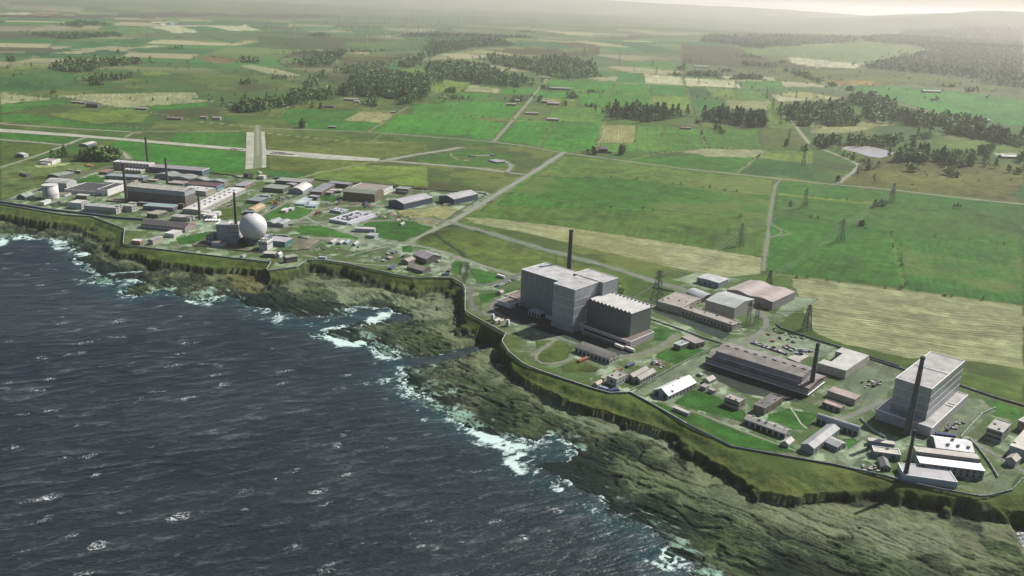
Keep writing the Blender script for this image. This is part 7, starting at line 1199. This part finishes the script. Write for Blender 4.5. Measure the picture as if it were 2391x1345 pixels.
def tree_mesh(kind,n,rng,name):
    V,v=crown_tris(kind,n,rng); return fast_mesh(name,V,np.arange(len(V)).reshape(-1,3),[LEAF[kind]],None,dict(vary=v))
def trunk_mesh():
    b=MB().bar((0,0,0),(0,0,.5),.022,0,7,.014).bar((0,0,.5),(0,0,.93),.014,0,6,.004)
    for k in range(5): t=k*2.4; b.bar((0,0,.25+.1*k),(math.cos(t)*.13,math.sin(t)*.13,.34+.1*k),.008,0,4,.003)
    return b.me('trunk',BARK)
TRUNK=trunk_mesh(); CROWN={k:[tree_mesh(k,230,np.random.default_rng(40+10*k+i),'crown') for i in range(6)] for k in (0,1)}
ALL=[]
for si,(rg,poly,n,(h0,h1),cs,label) in enumerate(STANDS):
    r=np.random.default_rng(100+si); P=np.array(gpoly(rg,poly)); a,b=P[:,:2].min(0),P[:,:2].max(0); got=0; tries=0
    n=int(n*(1.0 if si in (1,2) else 2.5 if n>60 else 1.6 if n>25 else 1)); h0*=.98;h1*=.98
    while got<n and tries<60:
        c=a+(b-a)*r.random((max(64,n*3),2)); ok=inpoly(c[:,0],c[:,1],P); c=c[ok]; tries+=1
        if n>25: c=c[fbm(c[:,0]/90,c[:,1]/90,2,200)+r.random(len(c))*.35>.52]
        c=c[:n-got]
        if not len(c): continue
        if n>25 and rg!='R1': c=c+r.normal(0,1,c.shape)*(np.where(r.random(len(c))<.22,38,3))[:,None]
        z=Hland(c[:,0],c[:,1]); hh=h0*.75+(h1*1.12-h0*.75)*r.random(len(c))**1.2; k=(r.random(len(c))>cs).astype(int); hh=np.where(k==1,hh*.82,hh)
        for q in range(len(c)): ALL.append((c[q,0],c[q,1],z[q],hh[q],k[q],si))
        got+=len(c)
# loose field trees far and near
r=np.random.default_rng(5)
for rg,x0,y0,x1,y1,n,h0,h1 in (('G1',50,300,2391,720,60,9,16),('G2',200,380,2391,700,170,6,15),('G4',0,380,2391,700,190,6,15),('G5',1300,330,2391,640,14,5,11)):
    for _ in range(n):
        p=gp(px(rg,(r.uniform(x0,x1),r.uniform(y0,y1)))); ALL.append((p[0],p[1],p[2],r.uniform(h0,h1),int(r.random()<.4),-1))
for rg,ln,w,c in EDGES:
    if rg[0]!='G': continue
    P=[gp(px(rg,p)) for p in ln]
    for a,b in zip(P[:-1],P[1:]):
        L=np.linalg.norm(b-a); k=0.
        while k<L:
            if r.random()<.42: q=a+(b-a)*k/L+r.normal(0,2.5,3); ALL.append((q[0],q[1],float(Hland(q[0:1],q[1:2])[0]),r.uniform(2.5,7),1,-1))
            k+=r.uniform(6,30)
def inframe(t):
    u,v,_=proj(t[:3]); return -10<u<PW+10 and -10<v<PH
sc_=[(t[3]/math.hypot(t[0],t[1]) if inframe(t) and t[5]>=0 else 0) for t in ALL]; order=np.argsort(sc_)[::-1]; near=set(order[:290].tolist())
for i in order[:290]:
    x,y,z,h,k,si=ALL[i]; lab=STANDS[si][5]; kd=('dark pointed conifer','rounder pale green tree')[k]
    rr=random.Random(int(i)); o=obj(('conifer_tree','broadleaf_tree')[k],CROWN[k][rr.randrange(6)],None,(x,y,z-.3),rr.uniform(0,6.28)); w=rr.uniform(.85,1.2); o.scale=(h*w,h*w,h)
    tag(o,f'{kd} in {lab}','tree',f'{kd}s in {lab}'); obj('trunk',TRUNK,o)
# everything farther: one wood that reads as a mass
def wood():
    Vs=[];vs=[];ks=[]
    lib={(k,n):[crown_tris(k,n,np.random.default_rng(900+k*50+i+n)) for i in range(12)] for k in (0,1) for n in (26,60)}
    for i,(x,y,z,h,k,si) in enumerate(ALL):
        if i in near: continue
        d=math.hypot(x,y); n=60 if d<4300 else 26; V,v=lib[(k,n)][i%12]; t=i*2.399; c,s=math.cos(t),math.sin(t); w=h*(.85+.35*((i*7)%10)/10)*(1.25 if n==26 else 1.1)
        Vs.append(np.c_[x+(V[:,0]*c-V[:,1]*s)*w,y+(V[:,0]*s+V[:,1]*c)*w,z-.5+V[:,2]*h]); vs.append(v*.6+.4*((i*13)%17)/17); ks.append(np.full(len(V)//3,k))
    V=np.concatenate(Vs); me=fast_mesh('distant_wood',V,np.arange(len(V)).reshape(-1,3),LEAF,None,dict(vary=np.concatenate(vs))); me.polygons.foreach_set('material_index',np.concatenate(ks).astype(np.int32)); me.update()
    o=obj('distant_wood',me); o['kind']='stuff'
wood()
# ------------------------------------------------------------------ air, light, camera
def haze():
    m=bpy.data.materials.new('haze_air'); m.use_nodes=True; t=m.node_tree; t.nodes.remove(t.nodes['Principled BSDF'])
    v=t.nodes.new('ShaderNodeVolumePrincipled'); v.inputs['Color'].default_value=(1.,.955,.94,1); v.inputs['Density'].default_value=HAZE; v.inputs['Anisotropy'].default_value=.5
    t.links.new(v.outputs[0],t.nodes['Material Output'].inputs['Volume'])
    b=MB().box((-75000,-3000,-14),(75000,75000,760)); o=obj('haze',b.me('haze',m)); o['kind']='stuff'; o.display_type='WIRE'
HAZE=3.7e-5
haze()
w=bpy.data.worlds.new('World'); SC.world=w; w.use_nodes=True; t=w.node_tree; bg=t.nodes['Background']
sky=t.nodes.new('ShaderNodeTexSky'); sky.sky_type='NISHITA'; sky.sun_disc=False; sky.sun_elevation=R_(SUN_EL); sky.sun_rotation=R_(SUN_AZ); sky.air_density=1.; sky.dust_density=2.; sky.altitude=100
t.links.new(sky.outputs[0],bg.inputs['Color']); bg.inputs['Strength'].default_value=.055
L=bpy.data.lights.new('sun','SUN'); L.energy=5.0; L.angle=R_(.53); L.color=(1,.95,.87); so=bpy.data.objects.new('sun',L); COL.objects.link(so)
sd=Vector((math.sin(R_(SUN_AZ))*math.cos(R_(SUN_EL)),math.cos(R_(SUN_AZ))*math.cos(R_(SUN_EL)),math.sin(R_(SUN_EL)))); so.rotation_euler=sd.to_track_quat('Z','Y').to_euler(); so.location=(3000,2000,3000)
cd=bpy.data.cameras.new('camera'); co=bpy.data.objects.new('camera',cd); COL.objects.link(co)
Mx=Matrix([[XR[i],UP[i],-FW[i],CAM[i]] for i in range(3)]+[[0,0,0,1]]); co.matrix_world=Mx
cd.sensor_fit='HORIZONTAL'; cd.sensor_width=36; cd.lens=36*F0/PW; cd.clip_start=5; cd.clip_end=200000; SC.camera=co
SC.view_settings.view_transform='Standard'; SC.view_settings.look='None'; SC.view_settings.exposure=.52; SC.view_settings.gamma=1
SC.render.engine='CYCLES'; cy=SC.cycles; cy.use_denoising=True; cy.denoiser='OPENIMAGEDENOISE'; cy.max_bounces=5; cy.diffuse_bounces=2; cy.glossy_bounces=2; cy.volume_bounces=1; cy.transparent_max_bounces=4; cy.sample_clamp_indirect=4; cy.use_adaptive_sampling=True; cy.adaptive_threshold=.02
